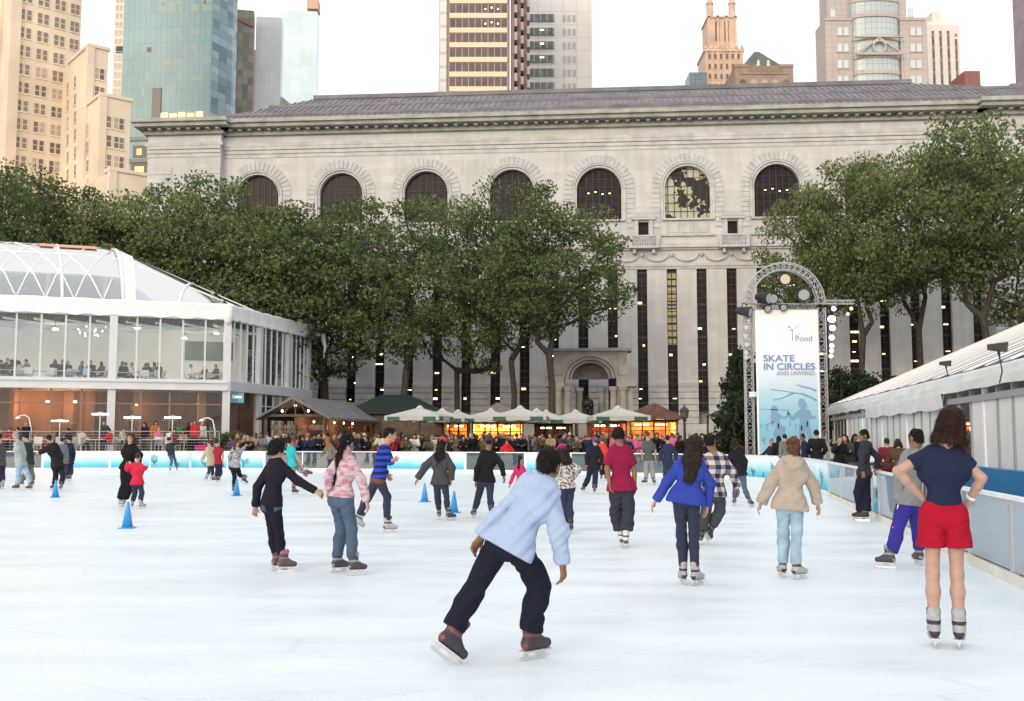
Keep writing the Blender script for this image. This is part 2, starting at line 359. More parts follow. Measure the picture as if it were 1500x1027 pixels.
def corn(b, a, c, y):
    ex = 0.7 if y else 0.0
    b.box(a-ex*0.4, c+ex*0.4, y-0.35, 28, Z_d0, Z_d0+0.28)
    b.box(a-ex*1.2, c+ex*1.2, y-1.25, 28, Z_ca, Z_ca+0.32)
    b.box(a-ex*1.4, c+ex*1.4, y-1.5, 28, Z_ca+0.323, Z_ct)
    b.box(a-ex*1.1, c+ex*1.1, y-1.1, 28, Z_ct+.003, Z_ct+0.35)
    z0 = Z_d0+0.28; x = a
    b.box(a, c, y-0.2, 28, z0, Z_ca)
for a, c, y in ((tL0, tL1, -.8), (tL1, tR0, 0.0), (tR0, tR1, -.8)): corn(b, a, c, y)
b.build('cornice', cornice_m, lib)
b = MB(); b.box(0, 0.30, -0.85, -0.2, 0, Z_ca-Z_d0-0.35); mo_ = b.build('modillion', cornice_l, lib); nmo = 0; rest = MB()
t = tL0 + .3
while t < tR1:
    y = 0.0 if tL1 < t < tR0 else -.8
    if nmo < 100:
        q = mo_ if nmo == 0 else mo_.copy()
        if nmo: COL.objects.link(q)
        q.location = (t, y, Z_d0+0.30); nmo += 1
    else: rest.box(t, t+0.30, y-0.85, y-0.2, Z_d0+0.30, Z_ca-0.05)
    t += 0.86
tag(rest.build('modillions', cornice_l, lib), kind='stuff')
b = MB()                                              # upper parapet cornice + roof
pz = Z_ct + .5
b.box(tL1, tR0, 1.0, 2.0, Z_ct+.36, pz+0.2)
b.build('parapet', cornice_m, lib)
rm = mat('roof_metal', (0.18,0.175,0.195), 0.7, var=0.25, vs=0.6)
r0 = 1.5
tl_, zr = LT(460, 147, 14); tr_, zr2 = LT(1335, 127, 14); zr = LT(900, 134, 14)[1]
za = pz + .15
b = MB(); b.add([(tL0+1,r0,za),(tR1+6,r0,za),(tr_,14,zr),(tl_,14,zr),(tL0+1,27,za),(tR1+6,27,za)], [(0,1,2,3),(4,3,2,5),(0,3,4),(1,5,2)])
def rp(t, f):        # point on the front slope, f 0..1 up it
    return Vector((t, r0 + (14-r0)*f, za + (zr-za)*f))
t = tL0 + 2
while t < tR1:
    f1 = 1.0
    if t < tl_: f1 = (t-(tL0+1))/(tl_-(tL0+1))
    if t > tr_: f1 = max(0.05, (tR1+6-t)/(tR1+6-tr_))
    b.bar(rp(t,0)+Vector((0,0,.06)), rp(t,f1)+Vector((0,0,.06)), 0.07, 0.05); t += 0.6
for f in (0.33, 0.66):
    b.bar(rp(tL0+1+(tl_-tL0-1)*f, f)+Vector((0,0,.1)), rp(tR1+6+(tr_-tR1-6)*f, f)+Vector((0,0,.1)), 0.2, 0.25)
b.bar((tl_,14,zr+.15),(tr_,14,zr+.15),0.5,0.4)
b.build('roof', rm, lib)
# arched windows
for i, c in enumerate(ac):
    special = (i == 5)
    b = MB(); N = 16; zc = Z_at - AR; y = WD - 0.1
    pts = [(c-AR, y, Z_ab), (c+AR, y, Z_ab)] + [(c+AR*math.cos(math.pi*q/N), y, zc+AR*math.sin(math.pi*q/N)) for q in range(N+1)]
    b.add(pts, [tuple(range(len(pts)))])
    if special:  # broken reflections painted into the pane colour as pale patches
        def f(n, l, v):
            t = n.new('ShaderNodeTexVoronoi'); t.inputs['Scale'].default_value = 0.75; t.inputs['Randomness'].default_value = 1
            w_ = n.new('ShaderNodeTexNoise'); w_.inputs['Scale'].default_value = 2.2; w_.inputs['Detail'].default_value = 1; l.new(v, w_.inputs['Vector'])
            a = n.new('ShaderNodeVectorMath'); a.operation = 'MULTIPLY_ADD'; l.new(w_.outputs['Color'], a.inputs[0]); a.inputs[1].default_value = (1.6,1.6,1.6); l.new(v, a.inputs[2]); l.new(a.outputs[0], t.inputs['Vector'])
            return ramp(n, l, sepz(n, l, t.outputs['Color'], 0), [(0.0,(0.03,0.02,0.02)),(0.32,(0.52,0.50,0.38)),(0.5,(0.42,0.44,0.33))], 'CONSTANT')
        gm = fabric('painted_reflection_glass', f); gm.node_tree.nodes['Principled BSDF'].inputs['Roughness'].default_value = 0.15
    else: gm = dark_glass
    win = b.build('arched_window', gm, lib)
    b = MB()
    for q in range(-3, 4):
        x = c + q*AR/3.5; zt = zc + math.sqrt(max(0, AR**2 - (x-c)**2)); b.box(x-0.025, x+0.025, y-0.07, y-0.01, Z_ab, zt)
    z = Z_ab + 0.7
    while z < Z_at - .2:
        hw = AR if z < zc else math.sqrt(AR**2 - (z-zc)**2); b.box(c-hw, c+hw, y-0.06, y-0.012, z-0.02, z+0.02); z += 0.72
    b.build('glazing_bars', bronze, win)
    if special: win['label'] = 'arched window with pale broken reflections painted in its panes'
    if i in (4, 6) :
        b = MB()
        for q in range(4): b.cb((c-0.9+q*0.6, y-0.02, Z_at-2.1+0.12*math.sin(q*2)), (0.16,0.02,0.07))
        b.build('lamp', lamp_lit, win)
    b = MB()                                          # voussoir ring as separate wedges + moulding
    NV = 21; r1, r2 = AR+0.42, AR+1.12
    for q in range(NV):
        a0 = math.pi*q/NV + 0.012; a1 = math.pi*(q+1)/NV - 0.012
        vs = []
        for yy in (-0.07, 0.0):
            for r_, a in ((r1,a0),(r2,a0),(r2,a1),(r1,a1)): vs.append((c+r_*math.cos(a), yy, zc+r_*math.sin(a)))
        b.add(vs, [(0,1,2,3),(7,6,5,4),(0,4,5,1),(1,5,6,2),(2,6,7,3),(3,7,4,0)])
    for s_ in (-1, 1):
        z = zc - 0.42
        while z > Z_ab - 1.0:
            x0, x1 = sorted((c+s_*r1, c+s_*r2)); b.box(x0, x1, -0.07, 0, z, z+0.38); z -= 0.42
    b.tube([(c+(AR+.28)*math.cos(math.pi*q/20), -0.06, zc+(AR+.28)*math.sin(math.pi*q/20)) for q in range(21)], 0.10, 6)
    b.tube([(c+(AR+.05)*math.cos(math.pi*q/20), -0.03, zc+(AR+.05)*math.sin(math.pi*q/20)) for q in range(21)], 0.06, 6)
    for s_ in (-1, 1): b.box(c+s_*(AR+.28)-.1, c+s_*(AR+.28)+.1, -0.12, 0, Z_ab, zc)
    b.build('arch_surround', marble2, lib)
    b = MB(); b.box(c-AR-.3, c+AR+.3, -0.25, 0.0, Z_ab-0.16, Z_ab-.003)
    for q in range(3): b.box(c-AR+0.1+q*1.25, c-AR+1.15+q*1.25, -0.07, 0, Z_sl+0.25, Z_ab-0.35)
    b.box(c-AR-.4, c+AR+.4, -0.2, 0.0, Z_sl-.05, Z_sl+0.13)
    b.build('sill', marble2, lib)
for c in small_w:
    b = MB(); b.quad((c-.42,WD-.1,zw0),(c+.42,WD-.1,zw0),(c+.42,WD-.1,zw1),(c-.42,WD-.1,zw1)); b.build('small_window', dark_glass, lib)
    b = MB()
    for s_ in (-1,1): b.box(c+s_*.62-.16, c+s_*.62+.16, -0.16, 0, zw0-.1, zw1+.15)
    b.box(c-1.0, c+1.0, -0.3, 0, zw1+.15, zw1+.33); N = 10
    pts = [(c+1.0*math.cos(math.pi*q/N), zw1+.36+0.5*math.sin(math.pi*q/N)) for q in range(N+1)]
    b.prism(pts, -0.25, 0.0)
    b.build('pediment', marble2, lib)
    b = MB(); zb = zw0 - 1.0
    b.box(c-1.25, c+1.25, -0.8, 0, zb-.2, zb); b.box(c-1.25, c+1.25, -0.8, -0.6, zw0-.25, zw0-.1)
    for s_ in (-1,1): b.box(c+s_*1.12-.13, c+s_*1.12+.13, -0.8, -.55, zb+.002, zw0-.253); b.box(c+s_*.8-.12, c+s_*.8+.12, -0.55, 0, zb-.6, zb-.203)
    for q in range(9): b.lathe((c-0.8+q*0.2, -0.7, zb+.002), [(0.04,0),(0.07,.2),(0.035,.45),(0.05,zw0-.255-zb)], 6)
    b.build('balcony', marble2, lib)
b = MB()                                              # string course, swag frieze
b.box(tL1, tR0, -0.35, 0.0, Z_b1-.35, Z_b1); b.box(tL1, tR0, -0.18, 0, Z_b0-.0, Z_b1-.353)
b.box(tL1, tR0, -0.14, 0, Z_b3-.12, Z_b3+.1); b.box(tL1, tR0, -0.07, 0, Z_st+0.02, Z_st+.22)
k = -20
while k < 20:
    c = t0 + ss*(k+.5)
    if tL1+1.3 < c < tR0-1.3:
        zt = Z_b0 - 0.3; b.tube([(c + (ss/2-.25)*math.cos(a), -0.06, zt - 0.62*math.sin(a)) for a in [math.pi*q/12 for q in range(13)]], [0.05+0.08*math.sin(math.pi*q/12) for q in range(13)], 6)
        b.lathe((c-ss/2, -0.08, zt-.1), [(0.02,-.25),(0.16,-.1),(0.18,.05),(0.05,.2)], 8)
    k += 1
b.build('string_course', marble2, lib)
random.seed(3)
for i, t in enumerate(slots):
    b = MB(); y = WD - 0.12; zt = Z_st; z0 = Z_sb
    b.quad((t-sw/2,y,z0),(t+sw/2,y,z0),(t+sw/2,y,zt),(t-sw/2,y,zt))
    b.quad((t-sw/2,-.1,z0+.002),(t-sw/2,y,z0+.002),(t+sw/2,y,z0+.002),(t+sw/2,-.1,z0+.002))
    o = b.build('slot_window', dark_glass, lib)
    if i == len([q for q in slots if q < LT(985,480)[0]]): pass
    b = MB(); z = z0 + 0.55; q = 0
    while z < zt:
        th = 0.05 if q % 5 else 0.16
        b.box(t-sw/2, t+sw/2, y-0.06, y-0.01, z-th/2, z+th/2); z += 0.55; q += 1
    b.box(t-0.02, t+0.02, y-0.07, y-0.012, z0, zt)
    b.build('glazing_bars', bronze, o)
    b = MB(); z = z0 + 0.9
    while z < zt - 1:
        if random.random() < (0.62 if z < z0+7 else 0.3):
            wd = random.choice([0.15, 0.35, 0.6, 0.25]); x = t + random.uniform(-1,1)*(sw-wd)/2*0.9
            b.box(x-wd/2, x+wd/2, y-0.008, y-0.004, z, z+random.choice([0.06,0.1,0.16]))
        z += random.choice([1.4, 2.2, 0.8])
        if b.v: b.build('ceiling_lamp', lamp_lit, o); b = MB()
# slot window: pale reflections painted on as amber boxes
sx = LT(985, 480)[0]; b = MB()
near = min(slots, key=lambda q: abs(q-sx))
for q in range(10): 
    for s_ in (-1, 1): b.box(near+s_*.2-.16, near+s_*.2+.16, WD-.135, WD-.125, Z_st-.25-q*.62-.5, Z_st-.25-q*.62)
b.build('pane', mat('painted_reflection_panes', (0.42,0.36,0.20), 0.15), lib)
# low wall in front of the library terrace + portal monument
tstone = mat('portal_stone', (0.37,0.35,0.34), 0.85, var=0.18, vs=1.5)
PO = 7.0
def LW(t, off, z): return LB + LE*t - LN*off + Vector((0,0,z))
pc_ = P(865, 600, 78); sc = 78/1500
por = empty('portal_monument', (pc_.x, 78, 0), LTH, 'grey stone arched portal monument with columns, between the trees and the library wall', 'monument')
def pz_(y): return P(865, y, 78).z
zt = pz_(513); zs = pz_(567); ze = pz_(552)
for s_ in (-1, 1):
    b = MB(); b.box(*sorted((s_*1.75, s_*2.75)), -0.6, 1.6, -0.05, zs+0.002)
    b.box(*sorted((s_*1.7, s_*2.95)), -0.9, 1.7, zs+.004, ze); b.build('pier', tstone, por)
b = MB(); zc = ze - 0.15; N = 18; ro, ri = 1.62, 1.32
# attic block with the arch cut through it
a0 = 2.35
for q in range(N):
    p0 = math.pi*q/N; p1 = math.pi*(q+1)/N; R1 = 1.7
    xa, za_, xb, zb_ = R1*math.cos(p0), zc+R1*math.sin(p0), R1*math.cos(p1), zc+R1*math.sin(p1)
    for y in (-0.45, 1.4): b.quad((xa,y,za_),(xa,y,zt-.35),(xb,y,zt-.35),(xb,y,zb_))
    b.quad((xa,-.45,za_),(xb,-.45,zb_),(xb,1.4,zb_),(xa,1.4,za_))
for s_ in (-1,1): b.box(*sorted((s_*1.7, s_*a0)), -.45, 1.4, ze+.003, zt-.352)
b.box(-a0-.1, a0+.1, -.45, 1.4, zt-.35, zt-.12); b.box(-a0-.35, a0+.35, -.75, 1.6, zt-.118, zt+.1)
b.box(-a0-.05, -a0+.5, -.55, -.45, ze+.1, zt-.36); b.box(a0-.5, a0+.05, -.55, -.45, ze+.1, zt-.36)
b.build('attic', tstone, por)
b = MB()
for rr, rt, yy in ((1.72, .1, -.55), (1.5, .12, -.42), (1.28, .1, -.2)):
    b.tube([(rr*math.cos(math.pi*q/24), yy, zc+rr*math.sin(math.pi*q/24)) for q in range(25)], rt, 8)
b.build('archivolt', tstone, por)
b = MB()                                              # half dome over the niche
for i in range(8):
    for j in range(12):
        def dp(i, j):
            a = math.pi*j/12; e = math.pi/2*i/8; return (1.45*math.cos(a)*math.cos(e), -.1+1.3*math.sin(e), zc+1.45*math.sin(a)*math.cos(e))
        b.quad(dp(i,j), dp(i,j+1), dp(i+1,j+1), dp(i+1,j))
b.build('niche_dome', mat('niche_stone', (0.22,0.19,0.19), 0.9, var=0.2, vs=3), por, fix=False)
for x, y in ((-2.1,-.95),(2.1,-.95),(-1.5,-.55),(1.5,-.55),(-0.75,1.1),(0.75,1.1)):
    b = MB(); h = zs
    b.lathe((x,y,0), [(0.33,0),(0.33,.3),(0.26,.4),(0.25,h*.5),(0.22,h-.4),(0.3,h-.25),(0.32,h)], 14); b.build('column', tstone, por, smooth=False)
por.scale = (1.16, 1.05, 1.0)
# statue inside the niche
st_root = empty("statue", (P(861,610,77.4).x, 77.4, 0), LTH, "dark bronze seated statue under the arch of the stone portal", "statue")
STATUE_Z = (P(862,612,77.4).z, P(862,577,77.4).z)
# ================= city towers: haze and sunset warmth put into several base colours =================
CP, SPI = math.cos(PITCH), math.sin(PITCH)
def wpx(o, d, px, z=60):
    u = (px-750)/FPX
    return (u*(o[1]*CP+(z-CAMZ)*SPI) - o[0]) / (d[0] - u*d[1]*CP)
def curtain(name, c1, c2, line, cw, ch, rough=0.2, metal=0.0, lw=0.06):
    m = mat(name, c1, rough, metal, spec=0.5); n = m.node_tree.nodes; l = m.node_tree.links; tc = n.new('ShaderNodeTexCoord')
    sp = n.new('ShaderNodeSeparateXYZ'); l.new(tc.outputs['Object'], sp.inputs[0]); cb = n.new('ShaderNodeCombineXYZ')
    l.new(mth(n, l, 'ADD', sp.outputs[0], sp.outputs[1]), cb.inputs[0]); l.new(sp.outputs[2], cb.inputs[1])
    def br_(w_, h, lw_, s1, s2):
        br = n.new('ShaderNodeTexBrick'); l.new(cb.outputs[0], br.inputs['Vector']); br.offset = 0; br.inputs['Scale'].default_value = 1
        br.inputs['Brick Width'].default_value = w_; br.inputs['Row Height'].default_value = h; br.inputs['Mortar Size'].default_value = lw_
        br.inputs['Color1'].default_value = (*s1,1); br.inputs['Color2'].default_value = (*s2,1); br.inputs['Mortar'].default_value = (*line,1); return br
    br = br_(cw, ch, lw, c1, c2)
    t = n.new('ShaderNodeTexNoise'); t.inputs['Scale'].default_value = 0.08; t.inputs['Detail'].default_value = 4; l.new(tc.outputs['Object'], t.inputs['Vector'])
    mr = n.new('ShaderNodeMapRange'); mr.inputs[1].default_value = 0.35; mr.inputs[2].default_value = 0.65; mr.inputs[3].default_value = 0.92; mr.inputs[4].default_value = 1.07; l.new(t.outputs[0], mr.inputs[0])
    v = n.new('ShaderNodeVectorMath'); v.operation = 'SCALE'; l.new(br.outputs[0], v.inputs[0]); l.new(mr.outputs[0], v.inputs['Scale']); l.new(v.outputs[0], n['Principled BSDF'].inputs['Base Color'])
    return m
def win_mesh(w_, h, pane, frame, sash=True, lit=False):
    b = MB(); b.box(-w_/2, w_/2, -0.06, 0.02, 0, h, 0)
    b.box(-w_/2-.12, w_/2+.12, -0.16, 0.02, -.16, -.003, 1)
    f = 0.07
    for x0, x1, z0, z1 in ((-w_/2-.003, -w_/2+f, 0, h), (w_/2-f, w_/2+.003, 0, h), (-w_/2+f, w_/2-f, h-f, h+.003), (-w_/2+f, w_/2-f, 0.003, f)): b.box(x0, x1, -.09, -.05, z0, z1, 1)
    if sash: b.box(-w_/2+f, w_/2-f, -.1, -.055, h*.5-.05, h*.5+.05, 1)
    me = b.build('window', [pane, frame]); bpy.data.objects.remove(me); return bpy.data.meshes[-1] if False else b
def tower_root(px, Y, rot, name, label, cat='tower', px_r=None, px_l=None, zm=60):
    c = P(px, 642, Y); c.z = 0
    X = XZ(px, Y, zm); c.x = X
    r = empty(name, c, rot, label, cat)
    wr = wpx(c, (math.cos(rot), math.sin(rot)), px_r, zm) if px_r is not None else None
    wl = wpx(c, (-math.sin(rot), math.cos(rot)), px_l, zm) if px_l is not None else None
    return r, wr, wl
def put_windows(root, spots, w_, h, pane, frame, panes=None, sash=True, name='window'):
    """spots: (x, y, z, rz) in root space"""
    meshes = []
    for pn in (panes or [pane]):
        b = win_mesh(w_, h, pn, frame, sash); o = b.build(name, [pn, frame], None); meshes.append(o.data); bpy.data.objects.remove(o)
    for i, (x, y, z, rz) in enumerate(spots[:100]):
        o = bpy.data.objects.new(name, meshes[random.randrange(len(meshes))]); COL.objects.link(o); o.parent = root; o.location = (x, y, z); o.rotation_euler = (0, 0, rz)
    rest = spots[100:]
    if rest:
        B_ = MB()
        for x, y, z, rz in rest:
            M = Matrix.Translation((x,y,z)) @ Matrix.Rotation(rz, 4, 'Z'); b = win_mesh(w_, h, pane, frame, sash)
            B_.v += [tuple(M @ Vector(v)) for v in b.v]; k = len(B_.v) - len(b.v); B_.f += [tuple(q+k for q in f) for f in b.f]; B_.m += b.m
        tag(B_.build('upper_windows', [pane, frame], root), kind='stuff')
buff = mat('buff_brick', (0.74,0.63,0.49), 0.9, var=0.14, vs=0.12, bump=0.2, bs=6)
buff_t = mat('buff_trim', (0.78,0.67,0.54), 0.9, var=0.1, vs=1)
pane_d = mat('pane_dark', (0.16,0.13,0.12), 0.15, var=0.4, vs=0.5); pane_m = mat('pane_mid', (0.24,0.19,0.15), 0.2); pane_l = mat('pane_blind', (0.45,0.38,0.28), 0.5)
random.seed(11)
rot = R(40); Y0 = 168
r, wr, wl = tower_root(14, Y0, rot, 'office_tower', 'tall buff brick tower with stepped wings and paired sash windows at the far left', px_r=114, px_l=-60)
def zt(px, py, Y): return P(px, py, Y).z
b = MB(); b.box(0, wr, 0, 40, 0, 150); b.box(-0.35, 1.3, -0.4, 1.2, 0, 150.5); b.box(-0.35, 0.8, 6.5, 8, 0, 150); b.build('main_block', buff, r)
spots = []
A_cols = [wpx(r.location, (math.cos(rot), math.sin(rot)), p, 45) for p in (23, 33, 49, 58.5, 74, 83, 97, 104)]
row = 3.18; zb = zt(30, 296, Y0)
for j in range(15):
    z = zb + j*row
    for i, c in enumerate(A_cols):
        if i > 5 and z < zt(100, 62, Y0): continue
        spots.append((c, 0, z, 0))
# wing B
dB = 5.0
cB = wpx(r.location, (math.cos(rot), math.sin(rot)), 101, 50)  # where wing's left face meets main front
b = MB()
def wing(pxa, pxc, pxr, ytop, YB, nm='wing'):
    """left face from column pxa to corner pxc, front face from pxc to pxr, corner at depth YB"""
    zz = zt(pxc, ytop, YB); X = XZ(pxc, YB, zz*.7); M = Matrix.Rotation(-rot, 4, 'Z')
    lc = M @ (Vector((X, YB, 0)) - r.location)
    e = (math.cos(rot), math.sin(rot)); g = (-math.sin(rot), math.cos(rot))
    wf = wpx((X, YB), e, pxr, zz*.7); wg = wpx((X, YB), g, pxa, zz*.7)
    b = MB(); b.box(lc.x, lc.x+wf, lc.y, lc.y+wg+14, 0, zz); b.box(lc.x-.25, lc.x+wf+.25, lc.y-.25, lc.y+wg, zz, zz+.5)
    b.box(lc.x-.2, lc.x+.9, lc.y-.2, lc.y+.9, 0, zz-.002)
    b.build(nm, buff, r)
    return (X, YB), lc, e, g, wf, wg, zz
oB, lB, eB, gB, wf, wg, zz = wing(94, 124, 153, 68, 163)
for j in range(9):
    z = zz - 5.2 - j*3.1
    for p in (99, 110): 
        t = wpx(oB, gB, p, z); spots.append((lB.x, lB.y+t, z, -R(90)))
    if z > zt(140, 150, 163):
        for p in (134, 141.5, 149): t = wpx(oB, eB, p, z); spots.append((lB.x+t, lB.y, z, 0))
oC, lC, eC, gC, wf, wg, zz = wing(117, 143, 187, 140, 158)
for j in range(6):
    z = zz - 5.0 - j*3.1
    for p in (128,): t = wpx(oC, gC, p, z); spots.append((lC.x, lC.y+t, z, -R(90)))
    for p in (151.5, 159, 170, 177.5): t = wpx(oC, eC, p, z); spots.append((lC.x+t, lC.y, z, 0))
oD, lD, eD, gD, wf, wg, zz = wing(150, 158, 224, 250, 150, 'low_wing')
put_windows(r, sorted(spots, key=lambda s: s[2]), 0.82, 1.95, pane_m, buff_t, [pane_d, pane_m, pane_m, pane_l, pane_d])
# simple tower maker
def slab(name, label, px, px_r, ytop, Y, rot, m, depth=8, cat='tower', zb=0, part='body', zm=70):
    depth = 7; r, wr, _ = tower_root(px, Y, rot, name, label, cat, px_r, zm=zm); z = zt((px+px_r)/2, ytop, Y) if ytop is not None else 165
    b = MB(); b.box(0, wr, 0, depth, zb, z); b.build(part, m, r)
    return r, wr, z
# slim cream tower
cream = mat('cream_stone', (0.80,0.74,0.66), 0.9, var=0.05, vs=0.3)
r, wr, z = slab('slim_tower', 'slim cream tower with tight window grid between buff tower and blue glass tower', 157, 178, None, 330, 0, cream)
sp = [(wr*(0.2+0.28*i), 0, 155 - j*2.85, 0) for j in range(26) for i in range(3) if (155-j*2.85) > zt(165,150,330)]
put_windows(r, sp[:100], 0.95, 1.7, pane_d, cream, sash=False)
b = MB(); zz = zt(165, 78, 330); b.box(1, wr-.3, -.1, 0, zz, zz+2.4); b.build('louvre_band', dark_metal, r)
# blue glass tower
blue = curtain('blue_curtain', (0.19,0.34,0.38), (0.22,0.37,0.41), (0.13,0.25,0.29), 1.5, 4.2, 0.35)
r, wr, wl_ = tower_root(172, 262, -R(6), 'glass_tower', 'broad blue green glass office tower behind the left end of the library', 'tower', 304)
b = MB(); b.box(0, wr, 0, 11, 0, 165); b.build('curtain_wall', blue, r)
side = curtain('blue_side', (0.36,0.50,0.56), (0.10,0.19,0.23), (0.10,0.16,0.18), 4.0, 2.1, 0.2)
b = MB(); b.add([(wr+.01,0.3,0),(wr+2.4,8,0),(wr+2.4,11,0),(wr+.01,11,0),(wr+.01,0.3,122),(wr+2.4,8,122),(wr+2.4,11,122),(wr+.01,11,122)], [(3,2,1,0),(4,5,6,7),(0,1,5,4),(1,2,6,5),(2,3,7,6),(3,0,4,7)]); b.build('angled_bay', side, r)
b = MB(); zz = zt(260, 178, 262)
for q in range(6): b.box(wpx(r.location,(1,-.1),222+q*13,80), wpx(r.location,(1,-.1),232.5+q*13,80), -0.12, -.02, zz, zz+1.6+.3*(q%2))
b.build('lit_floor', emis('office_light', (1.0,0.70,0.34), .75), r)
b = MB(); b.box(wpx(r.location,(1,-.1),222,80), wpx(r.location,(1,-.1),235,80), -0.3, 0, zz+.1, zt(228,131,262)); b.build('plant_bay', mat('purple_dark', (0.06,0.05,0.06), 0.3), r)
for q, (pa, pb, ya, yb) in enumerate(((192,212,214,232),(190,216,240,258))):
    b = MB(); b.box(wpx(r.location,(1,-.1),pa,60), wpx(r.location,(1,-.1),pb,60), -.1, 0, zt(200,yb,262), zt(200,ya,262)); o = b.build('lit_room', mat('room_dim', (0.10,0.09,0.05), 0.4), r)
    b = MB(); b.box(wpx(r.location,(1,-.1),pa+6,60), wpx(r.location,(1,-.1),pb-7,60), -.14, -.1, zt(200,yb-4,262), zt(200,ya+5,262)); b.build('lamp', emis('dim_lamp', (0.9,0.6,0.25), .9), o)
for ya in (202, 234, 262): b = MB(); b.box(wpx(r.location,(1,-.1),186,60), wpx(r.location,(1,-.1),224,60), -.35, 0, zt(200,ya,262)-1.0, zt(200,ya,262)); b.build('spandrel', mat('teal_spandrel', (0.05,0.10,0.12), 0.3), r)
random.seed(5)
for q in range(26):
    x = random.uniform(3, wr-2); z = zt(240, random.choice([10, 22, 55, 78, 100, 122, 142]), 262); w_ = random.uniform(0.7, 3)
    b = MB(); b.box(x, min(x+w_, wr), -.03, -.01, z, z+random.uniform(1.2, 3.0)); b.build('blind', mat('blinds', (0.30,0.40,0.39), 0.4), r)
# darker brown glass tower, slim brown one, pale ones
brown = curtain('brown_curtain', (0.30,0.28,0.24), (0.14,0.15,0.13), (0.20,0.14,0.12), 1.6, 2.3, 0.3)
r, wr, z = slab('brown_glass_tower', 'dark brown glass tower just right of the blue glass tower', 318, 366, 12, 300, R(12), brown, 20)
b = MB(); b.bar((0,-.2,z-1),(wr,-.2,z-5),.6,.8); b.bar((0,-.2,z),(0,-.2,z-40),.4); b.build('edge_trim', mat('rust_trim', (0.35,0.15,0.10), 0.7), r)
slab('brick_tower', 'reddish brown brick tower cut by the top edge behind the brown glass tower', 345, 408, None, 420, 0, curtain('purple_brick', (0.22,0.15,0.15), (0.17,0.12,0.12), (0.30,0.18,0.13), 3, 3.5, .7), 20, zb=0)
slab('white_tower', 'plain pale grey tower with faint grid, short of its taller neighbour', 369, 407, 24, 310, R(8), curtain('white_curtain', (0.74,0.76,0.80), (0.70,0.73,0.77), (0.62,0.65,0.70), 1.5, 3.4, .4), 18)
r, wr, z = slab('pale_blue_tower', 'pale blue glass tower with peach strip, right of the plain grey tower', 404, 459, None, 380, R(4), curtain('pale_curtain', (0.60,0.76,0.85), (0.66,0.81,0.88), (0.50,0.66,0.76), 4, 6, .2), 18)
b = MB(); b.box(wr-4, wr+.3, -.5, 6, zt(450,12,380), 170); b.build('crown_strip', mat('peach_strip', (0.65,0.42,0.32), .8), r)
b = MB(); r = empty('roof_house', (P(422,150,200).x, 200, 0), 0, 'small dark grey gabled rooftop at the foot of the pale blue tower', 'building'); z0 = zt(422,160,200); z1 = zt(418,142,200)
b.prism([(-1.6,z0-6),(1.8,z0-6),(1.8,z0),(-1.2,z1),(-1.6,z1)], 0, 6); b.build('body', mat('slate', (0.2,0.2,0.22), .8, var=.2, vs=1), r)
r, wr, z = slab('low_building', 'low peach stone parapet just above the library roof left of the banded tower', 508, 650, 143, 190, 0, mat('peach_stone', (0.62,0.42,0.27), .9, var=.15, vs=.3), 20)
b = MB(); b.box(wr*.45, wr*.62, 1, 8, z, z+.9); b.box(wr*.9, wr, 1, 8, z, z+1.6); b.box(.2, wr-.2, -.3, 0, z-.5, z-.2); b.build('roof_block', mat('peach_stone2', (0.6,0.38,0.24), .9), r)
# banded tower
bm_ = mat('brown_granite', (0.27,0.17,0.155), .6, var=.12, vs=.5)
r, wr, wl = tower_root(653, 205, 0, 'banded_tower', 'brown tower striped with cream bands and rows of dark windows above the library roof', 'tower', 746)
b = MB(); b.box(0, wr, 0, 25, 0, 120); b.build('body', bm_, r)
y = 134; q = 0
while y > -20:
    zb_ = zt(700, y, 205); b = MB(); b.box(.6, wr-.4, -.12, 0, zb_, zb_+1.05); b.build('cream_band', mat('cream_band', (0.76,0.67,0.50), .8), r)
    b = MB(); b.box(.6, wr-.4, -.05, 0, zb_+1.053, zb_+2.9); o = b.build('window_band', mat('band_glass', (0.11,0.08,0.085), .15, var=.3, vs=.4), r)
    for k in range(10): b = MB(); x = .6 + (wr-1.0)*k/9; b.box(x-.07, x+.07, -.1, -.05, zb_+1.055, zb_+2.88); b.build('mullion', mat('mullion_pink', (0.50,0.38,0.36), .6), o)
    if q in (4, 5):
        b = MB()
        for k in range(3): b.cb((wr*(.62+.1*k), -.08, zb_+1.9+.3*(k%2)), (.3,.03,.3))
        b.build('lamp', lamp_lit, o)
    y -= 21.5; q += 1
b = MB()                                               # zig-zag side bays
for k in range(3):
    x = wr + .3 + k*1.35; b.box(x, x+.7, 1+k*2, 25, 0, 118)
b.build('side_piers', bm_, r)
b = MB(); j = 0
z = zt(760, 136, 205)
while z < 110:
    for k in range(3): x = wr+.3+k*1.35; b.box(x+.7, x+1.35, 1.2+k*2, 24, z, z+1.7)
    z += 2.93
b.build('side_glazing', mat('side_glass', (0.42,0.38,0.42), .2), r)
r, wr, z = slab('white_ribbed_tower', 'white tower mostly hidden behind the left edge of the brown banded tower', 641, 656, None, 330, 0, curtain('ribbed', (0.75,0.72,0.70),(0.80,0.78,0.76),(0.50,0.58,0.64), 3, 4.6, .5, lw=.5), 15)
